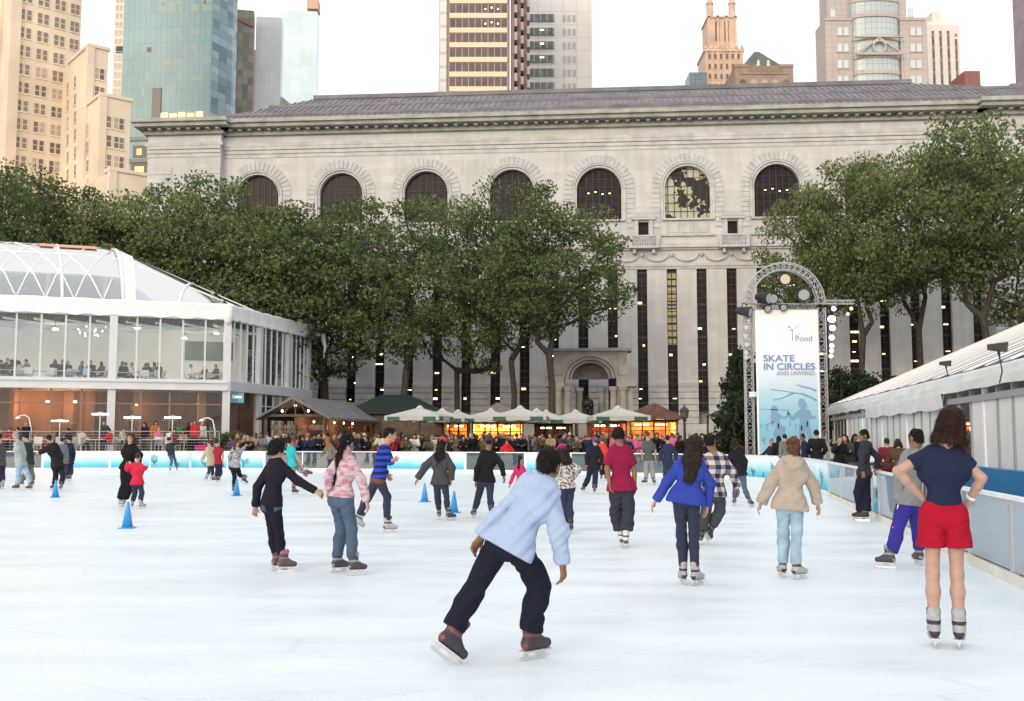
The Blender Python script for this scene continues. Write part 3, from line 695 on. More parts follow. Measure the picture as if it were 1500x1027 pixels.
# white glassy tower right of it
r, wr, z = slab('terraced_white_tower', 'white office tower with dark window rows right of the banded tower', 770, 868, None, 250, 0, curtain('white_grid', (0.78,0.76,0.73),(0.82,0.80,0.77),(0.68,0.66,0.63), 3.2, 3.4, .6, lw=.12), 20, zm=85)
y = 132; q = 0
while y > 12:
    zb_ = zt(790, y, 250); b = MB(); b.box(.5, 7.2, -.3, 0, zb_, zb_+1.9); o = b.build('window_band', mat('grey_green_glass', (0.10,0.14,0.14), .2, var=.6, vs=.5), r)
    for k in range(5): b = MB(); b.box(.5+k*1.6, .62+k*1.6, -.4, -.3, zb_, zb_+1.9); b.build('mullion', cream, o)
    if q in (2,3,4):
        b = MB(); b.cb((4.1,-.33,zb_+1.3), (1.0,.03,.35)); b.build('lamp', lamp_lit, o)
    for k in range(3): b = MB(); b.box(9.3+k*1.25, 10.1+k*1.25, -.08, 0, zb_, zb_+1.7); b.build('window', mat('pale_window', (0.50,0.47,0.46), .3), r)
    y -= 20; q += 1
# gothic tower
goth = mat('gothic_stone', (0.66,0.49,0.38), .9, var=.18, vs=.4); goth_d = mat('gothic_dark', (0.16,0.11,0.10), .6)
r, wr, _ = tower_root(1037, 300, 0, 'gothic_tower', 'slender peach gothic tower with corner turrets right of the sky gap', 'tower', 1094)
z1 = zt(1065, 72, 300); z2 = zt(1065, 22, 300); z3 = zt(1065, -6, 300)
b = MB(); b.box(0, wr, 0, wr, 0, z1)
for k in range(7): b.box(.2+k*(wr-.8)/6, .6+k*(wr-.8)/6, -.35, 0, 0, z1-.5)
for k in range(8): b.box(-.2+k*(wr)/7.3, .5+k*(wr)/7.3, -.5, .3, z1, z1+.9)
b.box(-.3, wr+.3, -.4, wr+.3, z1-.8, z1-.003); b.build('lower_stage', goth, r)
b = MB(); b.box(1.3, wr-1.6, 1.3, wr-1.3, z1, z2)
for k in range(4): x = 1.3 + k*(wr-3.6)/3; b.box(x, x+.7, .9, 1.3, z1, z2+.5)
b.box(1.0, wr-1.3, .9, wr-1, z2-.4, z2-.002); b.build('upper_stage', goth, r)
for k, x in enumerate((2.2, wr-2.6)):
    b = MB(); b.lathe((x, 2.6, z2), [(1.05,0),(1.0,4.2),(1.25,4.4),(.8,5.4),(.1,8)], 8, rz=R(22.5)); b.build('turret', goth, r)
for k in range(2):
    b = MB(); x = wr*.36 + k*wr*.24; b.box(x-.65, x+.65, 1.2, 1.25, z1+3.0, z2-1.5); b.build('louvre_window', goth_d, r)
sp = [(1.4+k*1.75, 0, z1-3.2-j*3.1, 0) for j in range(4) for k in range(6)]
put_windows(r, sp, 0.8, 1.8, goth_d, goth, sash=False)
# brick building with pyramid roof
bk = mat('grey_brick', (0.33,0.25,0.21), .9, var=.15, vs=.6)
r, wr, _ = tower_root(1080, 190, 0, 'hipped_building', 'brick building with steep dark green pyramid roof', 'building', 1166, zm=50)
z1 = zt(1120, 97, 190); zr_ = zt(1120, 60, 190)
b = MB(); b.box(0, wr, 0, 12, 0, z1)
for x in (0, wr-2.6): b.box(x-.05, x+2.65, -.15, 2.5, z1-.2, z1+.35)
b.box(1, wr-1, -.18, 0, z1-1.6, z1-1.2)
for k in range(8): b.box(2.7+k*.85, 2.95+k*.85, -.3, 0, z1-1.2, z1+.1)
b.build('wall', bk, r)
b = MB(); b.add([(1.3,0.8,z1),(wr-1.3,0.8,z1),(wr-1.3,11.5,z1),(1.3,11.5,z1),(wr/2-.5,5.6,zr_),(wr/2+.5,5.6,zr_),(wr/2+.5,6.6,zr_),(wr/2-.5,6.6,zr_)], [(0,1,5,4),(1,2,6,5),(2,3,7,6),(3,0,4,7),(4,5,6,7)])
b.build('roof', mat('green_slate', (0.10,0.125,0.12), .7, var=.2, vs=1), r)
for k in (-1, 1):
    b = MB(); b.lathe((wr/2+k*.95, .6, z1-.3), [(.35,0),(.4,.6),(.25,1.0),(.32,1.3),(.05,1.8)], 8); b.build('finial', buff_t, r)
for k in range(5):
    b = MB(); x = wr/2 + (k-2)*2.05; pts = [(x-.6, z1-5), (x+.6, z1-5)] + [(x+.6*math.cos(math.pi*q/8), z1-3.2+.6*math.sin(math.pi*q/8)) for q in range(9)]
    b.prism(pts, -.12, 0); b.build('arched_window', pane_l if k in (1,2,3) else pane_d, r)
slab('blue_box_building', 'low blue grey glass block left of the gothic tower', 1012, 1038, 106, 260, 0, curtain('slate_curtain', (0.15,0.22,0.28),(0.18,0.25,0.31),(0.10,0.15,0.2), 1.5, 1.2, .3), 12, 'building')
# grey postmodern tower
pg = curtain('grey_stone_panels', (0.50,0.45,0.44), (0.53,0.48,0.47), (0.38,0.34,0.33), 1.4, 1.3, .8, lw=.05)
gl2 = curtain('bay_glass', (0.52,0.60,0.62), (0.45,0.55,0.58), (0.36,0.36,0.36), 1.1, 1.3, .15)
r, wr, wl = tower_root(1214, 215, 0, 'stone_tower', 'grey stone tower with curved glass bay and ring in a gable', 'tower', 1363, 1203)
z1 = zt(1290, 27, 215); xc0 = wpx(r.location, (1,0), 1251, 75); xc1 = wpx(r.location, (1,0), 1322, 75)
b = MB(); b.box(0, xc0, 0, 7, 0, z1); b.box(xc1, wr, 0, 7, 0, z1); b.box(1.0, wr-3.5, 1.5, 7, z1, 120)
b.box(-.15, xc0+.1, -.2, 0, z1-.5, z1+.1); b.box(xc1-.1, wr+.15, -.2, 0, z1-.5, z1+.1)
b.build('body', pg, r)
b = MB(); N = 12; cx = (xc0+xc1)/2; hw = (xc1-xc0)/2
def bay(b, z0, z1_, bulge, off=0):
    pts = [(cx+hw*math.cos(math.pi*q/N)*-1, 1.0-(bulge)*math.sin(math.pi*q/N)-off) for q in range(N+1)]
    for (xa, ya), (xb, yb) in zip(pts, pts[1:]): b.quad((xa,ya,z0),(xb,yb,z0),(xb,yb,z1_),(xa,ya,z1_))
    b.add([(x,y,z1_) for x,y in pts], [tuple(range(len(pts)))]); b.add([(x,y,z0) for x,y in pts], [tuple(range(len(pts)))])
bay(b, 0, 120, 2.0); b.build('glass_bay', gl2, r)
b = MB()
for y_ in (107, 84, 57, 24, 1): z = zt(1285, y_, 215); bay(b, z-.45, z+.45, 2.0, .25)
b.build('bay_spandrel', pg, r)
zg0 = zt(1288, 83, 215); zg1 = zt(1288, 60, 215)
b = MB(); y_ = -1.6
b.bar((xc0+.1,y_,zg0),(xc1-.1,y_,zg0),.5,.45); b.bar((xc0+.2,y_,zg0),(cx,y_,zg1),.4,.4,up=(0,1,0)); b.bar((xc1-.2,y_,zg0),(cx,y_,zg1),.4,.4,up=(0,1,0)); b.bar((xc0,y_,zg1+.25),(xc1,y_,zg1+.25),.5,.25)
b.tube([(cx+1.35*math.cos(2*math.pi*q/20), y_-.1, zg0+1.5+1.35*math.sin(2*math.pi*q/20)) for q in range(21)], .22, 6, cap=False)
b.build('gable_ring', pg, r)
sp = []
for y_ in (52, 76, 100, 123):
    z = zt(1235, y_, 215)
    for px_ in (1230.5, 1239.5, 1337.5, 1346.5): sp.append((wpx(r.location, (1,0), px_, z), 0, z, 0))
for px_ in (1223, 1337): sp.append((wpx(r.location,(1,0),px_,95), 1.5, zt(1230, 21, 215), 0))
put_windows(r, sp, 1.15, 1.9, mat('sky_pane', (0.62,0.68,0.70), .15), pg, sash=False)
# white striped tower
r, wr, z = slab('striped_tower', 'white tower with dark vertical window strips right of the grey stone tower', 1364, 1412, 36, 240, 0, mat('white_brick', (0.74,0.70,0.68), .8, var=.04, vs=1), 15)
b = MB(); b.box(1.0, wr-.5, 2, 10, z, z+1.5); b.box(2.2, 4.2, 2, 8, z+1.5, z+4); b.build('roof_house', cream, r)
for k in range(4):
    b = MB(); x = 1.1 + k*1.85; b.box(x, x+.6, -.05, 0, 20, z-1.6-(k==3)*2)
    o = b.build('window_strip', pane_d, r); b = MB()
    zz = z - 3
    while zz > 60: b.box(x-.003, x+.603, -.09, -.05, zz, zz+.7); zz -= 3.1
    b.build('spandrels', mat('strip_spandrel', (0.30,0.24,0.23), .7), o)
slab('red_block', 'small dull red block just right of the white striped tower', 1414, 1437, 104, 200, 0, curtain('red_brick', (0.32,0.13,0.11),(0.28,0.12,0.10),(0.22,0.10,0.09), .8, .5, .8), 10, 'building')
slab('dark_edge_tower', 'dark purple tower sliver cut by the right edge', 1514, 1580, None, 240, R(0), curtain('violet_curtain', (0.20,0.14,0.20),(0.26,0.20,0.26),(0.35,0.27,0.30), 1.2, 2.6, .4), 15)
slab('brown_edge_building', 'low brown sloped building at the right edge above the library roof', 1479, 1560, 122, 170, R(0), curtain('brown_low', (0.30,0.20,0.18),(0.24,0.17,0.15),(0.18,0.12,0.11), 1, 1, .8), 10, 'building')

# ================= trees =================
def leaf_mat(name, c1, c2, c3):
    m = mat(name, c1, 0.6, spec=0.3); n = m.node_tree.nodes; l = m.node_tree.links; p = n['Principled BSDF']
    g = n.new('ShaderNodeNewGeometry'); tc = n.new('ShaderNodeTexCoord'); t = n.new('ShaderNodeTexNoise'); t.inputs['Scale'].default_value = 0.5; t.inputs['Detail'].default_value = 2; l.new(tc.outputs['Object'], t.inputs['Vector'])
    oi = n.new('ShaderNodeObjectInfo'); s = mth(n, l, 'ADD', mth(n, l, 'MULTIPLY', g.outputs['Random Per Island'], 0.50), mth(n, l, 'MULTIPLY', t.outputs[0], 0.6)); s = mth(n, l, 'ADD', s, mth(n, l, 'MULTIPLY_ADD', oi.outputs['Random'], .26, -.13))
    c = ramp(n, l, s, [(0.25, c1), (0.55, c2), (0.85, c3)]); l.new(c, p.inputs['Base Color'])
    tl = n.new('ShaderNodeBsdfTranslucent'); l.new(c, tl.inputs[0]); mx = n.new('ShaderNodeMixShader'); mx.inputs[0].default_value = 0.3
    l.new(p.outputs[0], mx.inputs[1]); l.new(tl.outputs[0], mx.inputs[2]); l.new(mx.outputs[0], n['Material Output'].inputs[0]); return m
leafm = leaf_mat('plane_leaves', (0.058,0.092,0.036), (0.12,0.165,0.062), (0.23,0.25,0.11))
barkm = mat('bark', (0.05,0.042,0.035), .95, var=.45, vs=5, bump=.5, bs=12)
def make_tree(name, label, seed, H, rx, z_lo, nclump, nleaf, leaf, spread=1.0, trunk_r=0.2, fork=0.3, lm=leafm, group=None, lean=0.0):
    rg = np.random.default_rng(seed); root = empty(name, (0,0,0), 0, label, 'tree', group)
    # clump centres inside a lumpy crown
    cs = []; tries = 0
    while len(cs) < nclump and tries < 9000:
        tries += 1; p = rg.uniform(-1, 1, 3); q = np.linalg.norm(p)
        if q > 1 or q < 0.35 and rg.random() < .8: continue
        c = np.array([p[0]*rx, p[1]*rx*.9, (z_lo+H)/2 + p[2]*(H-z_lo)/2*.93])
        c[0] += lean * (c[2]-z_lo)
        if abs(p[2]) > .55 and rg.random() < .15: continue
        if all(np.linalg.norm((c-d)*np.array([1,1,1.3])) > 1.35*spread for d in cs): cs.append(c)
    cs = np.array(cs)
    # skeleton
    nodes = [np.array([0,0,-.1]), np.array([0.05,0,H*fork*.5]), np.array([rg.uniform(-.3,.3),rg.uniform(-.3,.3),H*fork])]; par = [-1, 0, 1]
    k = 5
    for i in range(1, k):
        nodes.append(np.array([nodes[2][0]+rg.uniform(-.25,.25)*i, nodes[2][1]+rg.uniform(-.25,.25)*i, H*fork + (H*.82-H*fork)*i/k])); par.append(len(nodes)-2)
    first = nodes[2]; order = np.argsort([np.linalg.norm(c-first) for c in cs]); ends = []
    for i in order:
        c = cs[i]; best = None
        for j, nd in enumerate(nodes):
            if j < 2: continue
            d = np.linalg.norm(c-nd); up = nd[2] - c[2]
            cost = d + max(0, up+.6)*2.2 + (0.0 if j > 6 else .6)
            if best is None or cost < best[0]: best = (cost, j)
        j = best[1]; a = nodes[j]; d = np.linalg.norm(c-a); mid = (a+c)/2 + rg.normal(0, .09*d, 3) - np.array([0,0,.06*d])
        nodes.append(mid); par.append(j); nodes.append(c); par.append(len(nodes)-2); ends.append(len(nodes)-1)
    w_ = np.zeros(len(nodes)); 
    for e in ends: w_[e] += 1
    for i in range(len(nodes)-1, 0, -1): w_[par[i]] += w_[i] if w_[i] > 0 else .3
    rad = np.clip(0.032*np.power(w_+.3, .56), .02, None); sc_ = trunk_r / max(rad[0], 1e-3); rad = np.where(w_ > 3, rad*(.5+.5*sc_), rad)
    tb = MB(); 
    tb.tube([tuple(nodes[i]) for i in (0,1,2)], [rad[0]*1.25, rad[0], rad[2]], 9)
    for i in range(3, len(nodes)):
        a, c = nodes[par[i]], nodes[i]
        tb.tube([tuple(a), tuple(c)], [min(rad[par[i]], rad[i]*1.35), rad[i]], 5, cap=False)
    tb.build('trunk', barkm, root, smooth=True, fix=False)
    # leaves: gaussian discs round the clump centres
    n_ = nleaf; ci = rg.integers(0, len(cs), n_); csz = rg.uniform(.75, 1.35, len(cs))
    g = rg.normal(0, 1, (n_, 3)); g /= np.maximum(1, np.linalg.norm(g, axis=1)/1.8)[:, None]
    pos = cs[ci] + g * np.array([.72,.72,.42]) * spread * csz[ci][:, None]
    # twig scatter
    u = rg.normal(0, 1, (n_, 3)); u /= np.linalg.norm(u, axis=1)[:, None]; v = np.cross(u, rg.normal(0, 1, (n_, 3))); v /= np.linalg.norm(v, axis=1)[:, None]
    s = leaf * rg.uniform(.6, 1.3, n_)[:, None]
    V = np.stack([pos - v*s*.15, pos + u*s*.55 - v*s*.05, pos + v*s*1.0, pos - u*s*.55 + v*s*.1], 1).reshape(-1, 3)
    F = np.arange(n_*4).reshape(-1, 4)
    np_mesh('crown', V, F, lm, root, smooth=False)
    return root
variants = [make_tree('plane_tree', None, s, 19.5, rx, zl, nc, nl, .185, 1.05 , .19, fk) for s, rx, zl, nc, nl, fk in
            ((1, 5.4, 5.6, 95, 23000, .30), (2, 6.0, 6.4, 98, 23000, .24), (3, 5.0, 4.6, 82, 20000, .33), (4, 5.6, 6.6, 62, 15000, .22), (9, 6.2, 5.2, 52, 13000, .20), (12, 6.2, 9.2, 58, 15000, .30))]
TREES = [  # px, depth, top y, variant, width scale, turn, label
 (-40, 76, 228, 0, 1.1, 10, 'dark plane tree with crown cut by the left edge above the glass pavilion'),
 (45, 72, 244, 1, 1.0, 70, 'leafy plane tree rising behind the dome top of the glass pavilion'),
 (138, 76, 264, 2, 1.1, 130, 'plane tree crown below the gap between buff tower and library'),
 (215, 72, 262, 0, 1.0, 200, 'plane tree crown in front of the left end of the library'),
 (300, 75, 252, 1, 1.05, 260, 'broad plane tree just left of the first arched window'),
 (392, 72, 258, 2, 1.1, 320, 'plane tree whose crown touches the first arched window'),
 (478, 74, 282, 0, 1.0, 20, 'plane tree below the second arched window, beside the pavilion corner'),
 (590, 71, 282, 3, 1.0, 95, 'plane tree with stout leaning trunk behind the grey roofed stalls'),
 (672, 75, 272, 4, 0.85, 160, 'plane tree below the third arched window'),
 (752, 72, 244, 3, 0.80, 215, 'tall open plane tree with a domed top in front of the fourth arched window'),
 (808, 70, 290, 5, 1.0, 285, 'open plane tree with bare limbs above the stone portal'),
 (1190, 72, 268, 5, 0.62, 40, 'plane tree directly behind the lit banner tower'),
 (1262, 70, 222, 5, 0.85, 100, 'plane tree right of the banner with pointed crown'),
 (1350, 72, 222, 5, 0.9, 170, 'open plane tree in the middle of the right hand group'),
 (1448, 66, 178, 5, 1.0, 230, 'tallest plane tree of the right hand group, overtopping the cornice line'),
 (1530, 68, 200, 3, 1.1, 300, 'plane tree cut by the right edge of the picture'),
]
used = set()
for px, Y, ty, v, ws, turn, lab in TREES:
    t = variants[v]
    if v in used: t = copy_tree(t)
    used.add(v)
    h = P(px, ty, Y).z; s = h / (18.9 if px > 1300 else 19.6)
    t.location = (P(px, 500, Y).x, Y, 0); t.scale = (ws, ws, s); t.rotation_euler = (0, 0, R(turn)); tag(t, lab, 'tree', 'plane trees in front of the library')
# thin bare-stemmed trees, shrubs and conifer by the banner
t = make_tree('conifer', 'dark conical evergreen beside the banner, in front of the green kiosk', 21, 3.6, 1.05, .3, 45, 5200, .12, .38, .05, .1, leaf_mat('needle_leaves', (0.008,0.02,0.010), (0.02,0.04,0.018), (0.03,0.05,0.02)))
q = P(1087, 640, 45); t.location = (q.x, 45, 0)
for px, Y, ty, sx, lab in ((1090, 62, 512, .55, 'tall dark evergreen hedge mass left of the banner'), (1100, 60, 540, .5, 'dark evergreen shrub between hedge mass and banner'), (1236, 64, 540, .6, 'dark evergreen shrub right of the banner behind the tent'), (1275, 66, 548, 1.0, 'low dark hedge behind the tent roof edge')):
    t2 = copy_tree(t); t2.name = 'evergreen_shrub'; h = P(px, ty, Y).z; t2.location = (P(px, 600, Y).x, Y, 0); t2.scale = (2.0*sx, 1.6, h/3.5); tag(t2, lab, 'shrub', 'evergreens round the banner')
# ================= rink barrier =================
def print_mat(name):
    def f(n, l, v):
        z = sepz(n, l, v)
        t = n.new('ShaderNodeTexNoise'); t.inputs['Scale'].default_value = 1.3; l.new(v, t.inputs['Vector'])
        s = mth(n, l, 'ADD', z, mth(n, l, 'MULTIPLY', t.outputs[0], .18))
        return ramp(n, l, s, [(0.22, (0.06,0.42,0.62)), (0.45, (0.20,0.58,0.72)), (0.75, (0.60,0.78,0.84)), (1.0, (0.78,0.86,0.88))])
    return fabric(name, f)
printm = print_mat('printed_panel')
tealg = glass('teal_pane', (0.62,0.78,0.80), .72, .06, (0.16,0.24,0.26)); milky = glass('milky_pane', (0.80,0.90,0.96), .42, .10, (0.50,0.60,0.70), fm=.6)
greyg = glass('grey_pane', (0.55,0.62,0.72), .55, .06, (0.12,0.15,0.20))
kickm = mat('kick_plate', (0.72,0.75,0.77), .5, var=.12, vs=2.5); kick2 = mat('kick_cream', (0.70,0.68,0.60), .5, var=.12, vs=3)
silh = mat('print_blue', (0.06,0.20,0.33), .6); navyp = mat('print_navy', (0.17,0.29,0.45), .6)
def twig_tree(b, x, z0, h, y):
    b.bar((x,y,z0),(x+.02,y,z0+h*.55),.05,.006,up=(0,1,0))
    for s_, q in ((-1,.55),(1,.5),(-1,.3),(1,.7)):
        b.bar((x,y,z0+h*q*.8),(x+s_*h*.42,y,z0+h*(q*.8+.33)),.025,.006,up=(0,1,0)); b.bar((x+s_*h*.2,y,z0+h*(q*.8+.16)),(x+s_*h*.5,y,z0+h*(q*.8+.12)),.015,.006,up=(0,1,0))
KIND = ['c','c','c','c','pn','c','p','p','c','c','c','t','p','t','p','c','c','pt','pl','p','c','c','c']
LAB = {0:'milky clear barrier section beside the camera, lowest right corner of the rink', 1:'milky glass barrier section behind the person in red shorts', 2:'clear barrier section in front of the blue skirting',
 3:'clear barrier section right of the narrow printed post panel', 4:'narrow printed barrier panel beside the man leaning on the rail', 5:'clear glass barrier section with milky lower half left of the leaning man',
 6:'printed barrier section behind the beige jacket skater', 7:'printed barrier section below the banner tower', 8:'curved corner barrier section with printed tree, left of the banner', 9:'teal glass barrier section behind the woman in blue',
 10:'teal glass barrier section behind the man in maroon', 11:'teal glass barrier section left of the man in maroon', 12:'printed barrier section behind the red jacket skater', 13:'teal glass barrier section behind the grey jacket skater',
 14:'short printed barrier section behind the striped sweater skater', 15:'grey glass barrier section behind the pink sweater skater', 16:'grey glass barrier section behind the teal sweater skater', 17:'printed barrier section with leafless tree picture',
 18:'printed barrier section with round tree emblem, behind mother and child', 19:'printed barrier section at the blue cone of the left group', 20:'grey glass barrier section at the left edge', 21:'grey glass barrier section beyond the left edge'}
for i in range(len(BAR)-3):
    (x0, y0), (x1, y1) = BAR[i], BAR[i+1]; L = math.hypot(x1-x0, y1-y0); a = math.atan2(y1-y0, x1-x0)
    k = KIND[min(i, len(KIND)-1)]
    if i in (8, 9): k = 'pt' if i == 8 else 't'
    if i in (10, 11, 13): k = 't'
    if i in (15, 16, 20, 21): k = 'g'
    if i in (6, 7): k = 'pt'
    rt = empty('rink_barrier', (x0, y0, 0), a, LAB[i], 'barrier', 'barrier sections round the rink')
    right = i < 6; H = .92
    n_ = max(1, round(L/2.4))
    for q in range(n_+1): b = MB(); x = min(max(q*L/n_, .03), L-.03); b.cb((x, -.05, H/2), (.06, .07, H)); b.build('post', steel if right else kickm, rt)
    b = MB(); b.box(0, L, -.09, 0.0, H, H+.045); b.build('top_rail', kickm, rt)
    b = MB(); b.box(0, L, -.03, .012, 0.002, .14 if not right else .12); b.build('kick_plate', kick2 if right else kickm, rt)
    b = MB(); b.box(.06, L-.06, -.045, -.03, .14, H); pm = printm if k[0] == 'p' else tealg if k == 't' else greyg if k == 'g' else milky
    pn = b.build('panel', pm, rt)
    if k == 'pt':
        b = MB(); twig_tree(b, L*.28, .16, .62, .0); twig_tree(b, L*.8, .16, .35, .0); b.cb((L*.55,0,.25),(.05,.008,.2)); b.build('tree_picture', silh, pn)
    if k == 'pl':
        b = MB(); b.add([(L*.45+.16*math.cos(q*math.pi/8), -.02, .62+.15*math.sin(q*math.pi/8)) for q in range(16)] , [tuple(range(16))]); b.build('emblem', mat('emblem_blue', (0.14,0.45,0.62), .6), pn)
        for ob in [ob for ob in pn.children]: ob.location = (0, .03, 0)
        b = MB(); twig_tree(b, L*.45, .3, .3, .014); b.cb((L*.15,.012,.27),(.06,.006,.24)); b.build('tree_picture', silh, pn)
    if k == 'pn':
        b = MB(); b.cb((L*.5, .0, .52), (L*.5, .008, .2)); b.cb((L*.5, .0, .3), (L*.4, .008, .04)); b.build('notice', mat('notice_grey', (0.25,0.38,0.42), .6), pn)

# ================= glass pavilion =================
PB = Vector((-16.75, 60, 0)); PA = Vector((-28.4, 55.8, 0)); PC = Vector((-14.2, 71, 0))
pav = empty('glass_pavilion', PB, 0, 'two storey white framed glass pavilion with clear domed tent roof', 'pavilion')
L0 = PB
fd = (PA-PB).normalized(); sdv = (PC-PB).normalized(); FW = (PA-PB).length*1.55; SW = (PC-PB).length
ZB0, ZB1 = P(335, 573, 60).z, P(335, 559, 60).z      # floor beam
ZE0, ZE1 = P(335, 470, 60).z, P(335, 447, 60).z      # eave fascia
def fpt(s, z, off=0.0):
    nrm = Vector((fd.y, -fd.x, 0)); nrm = nrm if nrm.y < 0 else -nrm
    p = PB + fd*s + nrm*off; return Vector((p.x, p.y, z))
def spt(s, z, off=0.0):
    nrm = Vector((sdv.y, -sdv.x, 0)); nrm = nrm if nrm.x > 0 else -nrm
    p = PB + sdv*s + nrm*off; return Vector((p.x, p.y, z))
pw = mat('pavilion_frame', (0.60,0.62,0.66), .5, var=.05, vs=1)
LF = (PA-PB).length
posts_f = [0, LF*.505, LF*1.01, LF*1.5]; posts_s = [SW*.36, SW*.72, SW]
for fn, ps in ((fpt, posts_f), (spt, posts_s)):
    for s_ in ps:
        b = MB(); w_ = .42 if fn is fpt else .34; b.bar(fn(s_, .8), fn(s_, ZE0+.02), w_, w_, up=(fd if fn is fpt else sdv)); b.build('post', pw, pav, True)
b = MB(); b.bar(fpt(-.1, (ZB0+ZB1)/2, .1), fpt(FW, (ZB0+ZB1)/2, .1), .34, ZB1-ZB0); b.bar(spt(-.1, (ZB0+ZB1)/2, .1), spt(SW+.2, (ZB0+ZB1)/2, .1), .34, ZB1-ZB0)
b.bar(fpt(0,ZB1-.08,.3), fpt(FW,ZB1-.08,.3), .12,.1); b.bar(fpt(0,ZB0+.05,.3), fpt(FW,ZB0+.05,.3), .12,.08)
b.build('floor_beam', pw, pav, True)
# fascia: sagging white fabric
for fn, Lw in ((fpt, FW), (spt, SW+.6)):
    V = []; N = 48
    for i in range(N+1):
        s_ = -.25 + (Lw+.25)*i/N; sg = .05*math.sin(i*1.7)+.03*math.sin(i*4.1)
        V.append([fn(s_, ZE1+.05+.02*math.sin(i), .1), fn(s_, ZE1-.04, .18+.02*math.sin(i*2.3)), fn(s_, ZE0+.42, .20+.02*math.sin(i*1.1)), fn(s_, ZE0+.06+sg, .26), fn(s_, ZE0+.02, .15), fn(s_, ZE1-.1, -.1)])
    b = MB(); b.add([p for r_ in V for p in r_], [(i*6+j, (i+1)*6+j, (i+1)*6+(j+1)%6, i*6+(j+1)%6) for i in range(N) for j in range(6)]); b.build('fascia', white_cloth, pav, True)
b = MB(); b.lathe(tuple(fpt(0,ZE0-.25,.25)), [(.1,0),(.26,.25),(.3,.6),(.28,1.0),(.1,1.2)], 10); b.build('corner_wrap', white_cloth, pav, True, smooth=True)
b = MB(); q = spt(SW+.4, ZE0+.3, .3); b.tube([q, q+Vector((.5,.3,0)), q+Vector((.7,.3,-.8)), q+Vector((.6,.3,-1.6))], [.22,.25,.12,.05], 6); b.build('gutter_cloth', white_cloth, pav, True, smooth=True)
# glazing upper and lower
pg_ = glass('pavilion_glass', (0.93,0.97,0.98), .93, .02, (0.6,0.68,0.7)); pgd = glass('lower_glass', (0.80,0.78,0.76), .9, .02, (0.2,0.2,0.2))
def glaze(fn, s0, s1, z0, z1, n_, gm, mull, part, trans=None, mw=.06):
    b = MB(); b.quad(fn(s0+.2,z0,-.05), fn(s1-.2,z0,-.05), fn(s1-.2,z1,-.05), fn(s0+.2,z1,-.05)); o = b.build(part, gm, pav, True, fix=False)
    b = MB()
    for q in range(1, n_): s_ = s0+(s1-s0)*q/n_; b.bar(fn(s_,z0), fn(s_,z1), mw, .1, up=fd)
    if trans: b.bar(fn(s0,trans), fn(s1,trans), .06, .07)
    b.bar(fn(s0,z0+.04), fn(s1,z0+.04), .08, .08)
    mo = b.build('mullions', mull, o); mo.data.transform(Matrix.Translation(-PB))
for i in range(3):
    glaze(fpt, posts_f[i], posts_f[i+1], ZB1, ZE0+.2, 5, pg_, pw, 'upper_glazing')
    glaze(fpt, posts_f[i], posts_f[i+1], .8, ZB0, 4, pgd, mat('bronze_mullion', (0.25,0.17,0.12), .5), 'lower_glazing', 3.55)
ss_ = [0]+posts_s
for i in range(3):
    glaze(spt, ss_[i], ss_[i+1], ZB1, ZE0+.2, 5, pg_, pw, 'upper_glazing', mw=.09)
    glaze(spt, ss_[i], ss_[i+1], .8, ZB0, 4 if i else 1, pgd, pw, 'lower_glazing', 3.6 if i else None)
# floors, back walls, ceilings
def inner(s, d, z):     # point s along front, d behind it
    p = PB + fd*s + sdv*d; return Vector((p.x, p.y, z))
def slab4(b, s0, s1, d0, d1, z0, z1):
    ps = [inner(s,d,z) for z in (z0,z1) for s,d in ((s0,d0),(s1,d0),(s1,d1),(s0,d1))]; b.add(ps, [(3,2,1,0),(4,5,6,7),(0,1,5,4),(1,2,6,5),(2,3,7,6),(3,0,4,7)])
b = MB(); slab4(b, .25, FW, .25, SW-.2, ZB0+.05, ZB0+.3); b.build('upper_floor', mat('pale_floor', (0.5,0.49,0.47), .6), pav, True)
UF = ZB0+.3
b = MB(); slab4(b, 2.2, FW, 7.0, 7.15, UF, ZE0+.1); b.build('upper_back_wall', mat('inner_white', (0.72,0.74,0.72), .8, var=.05, vs=.8), pav, True)
b = MB(); slab4(b, 3.0, 5.9, 6.9, 7.0, UF+1.9, UF+3.1); b.build('wall_screen', mat('screen_green', (0.10,0.15,0.14), .3), pav, True)
b = MB(); slab4(b, 1.0, FW, 5.5, 5.65, .8, ZB0+.04); b.build('lower_back_wall', mat('brown_wall', (0.30,0.17,0.10), .7, var=.25, vs=.5), pav, True)
b = MB()
for s_ in (1.2, 3.1, 4.6, 7.5, 9.4, 10.6, 14): slab4(b, s_, s_+.5, 4.0, 4.4, .8, ZB0+.04)
b.build('inner_column', mat('brown_column', (0.22,0.15,0.12), .7), pav, True)
b = MB()
for s_ in np.arange(1.0, FW, 1.6): b.bar(inner(s_, .4, ZE0-.25), inner(s_, 6.9, ZE0-.25), .1, .12)
b.bar(inner(.3,2,ZE0-.35), inner(FW,2,ZE0-.35), .12,.14); b.bar(inner(.3,4.5,ZE0-.35), inner(FW,4.5,ZE0-.35), .12,.14)
b.build('ceiling_truss', pw, pav, True)
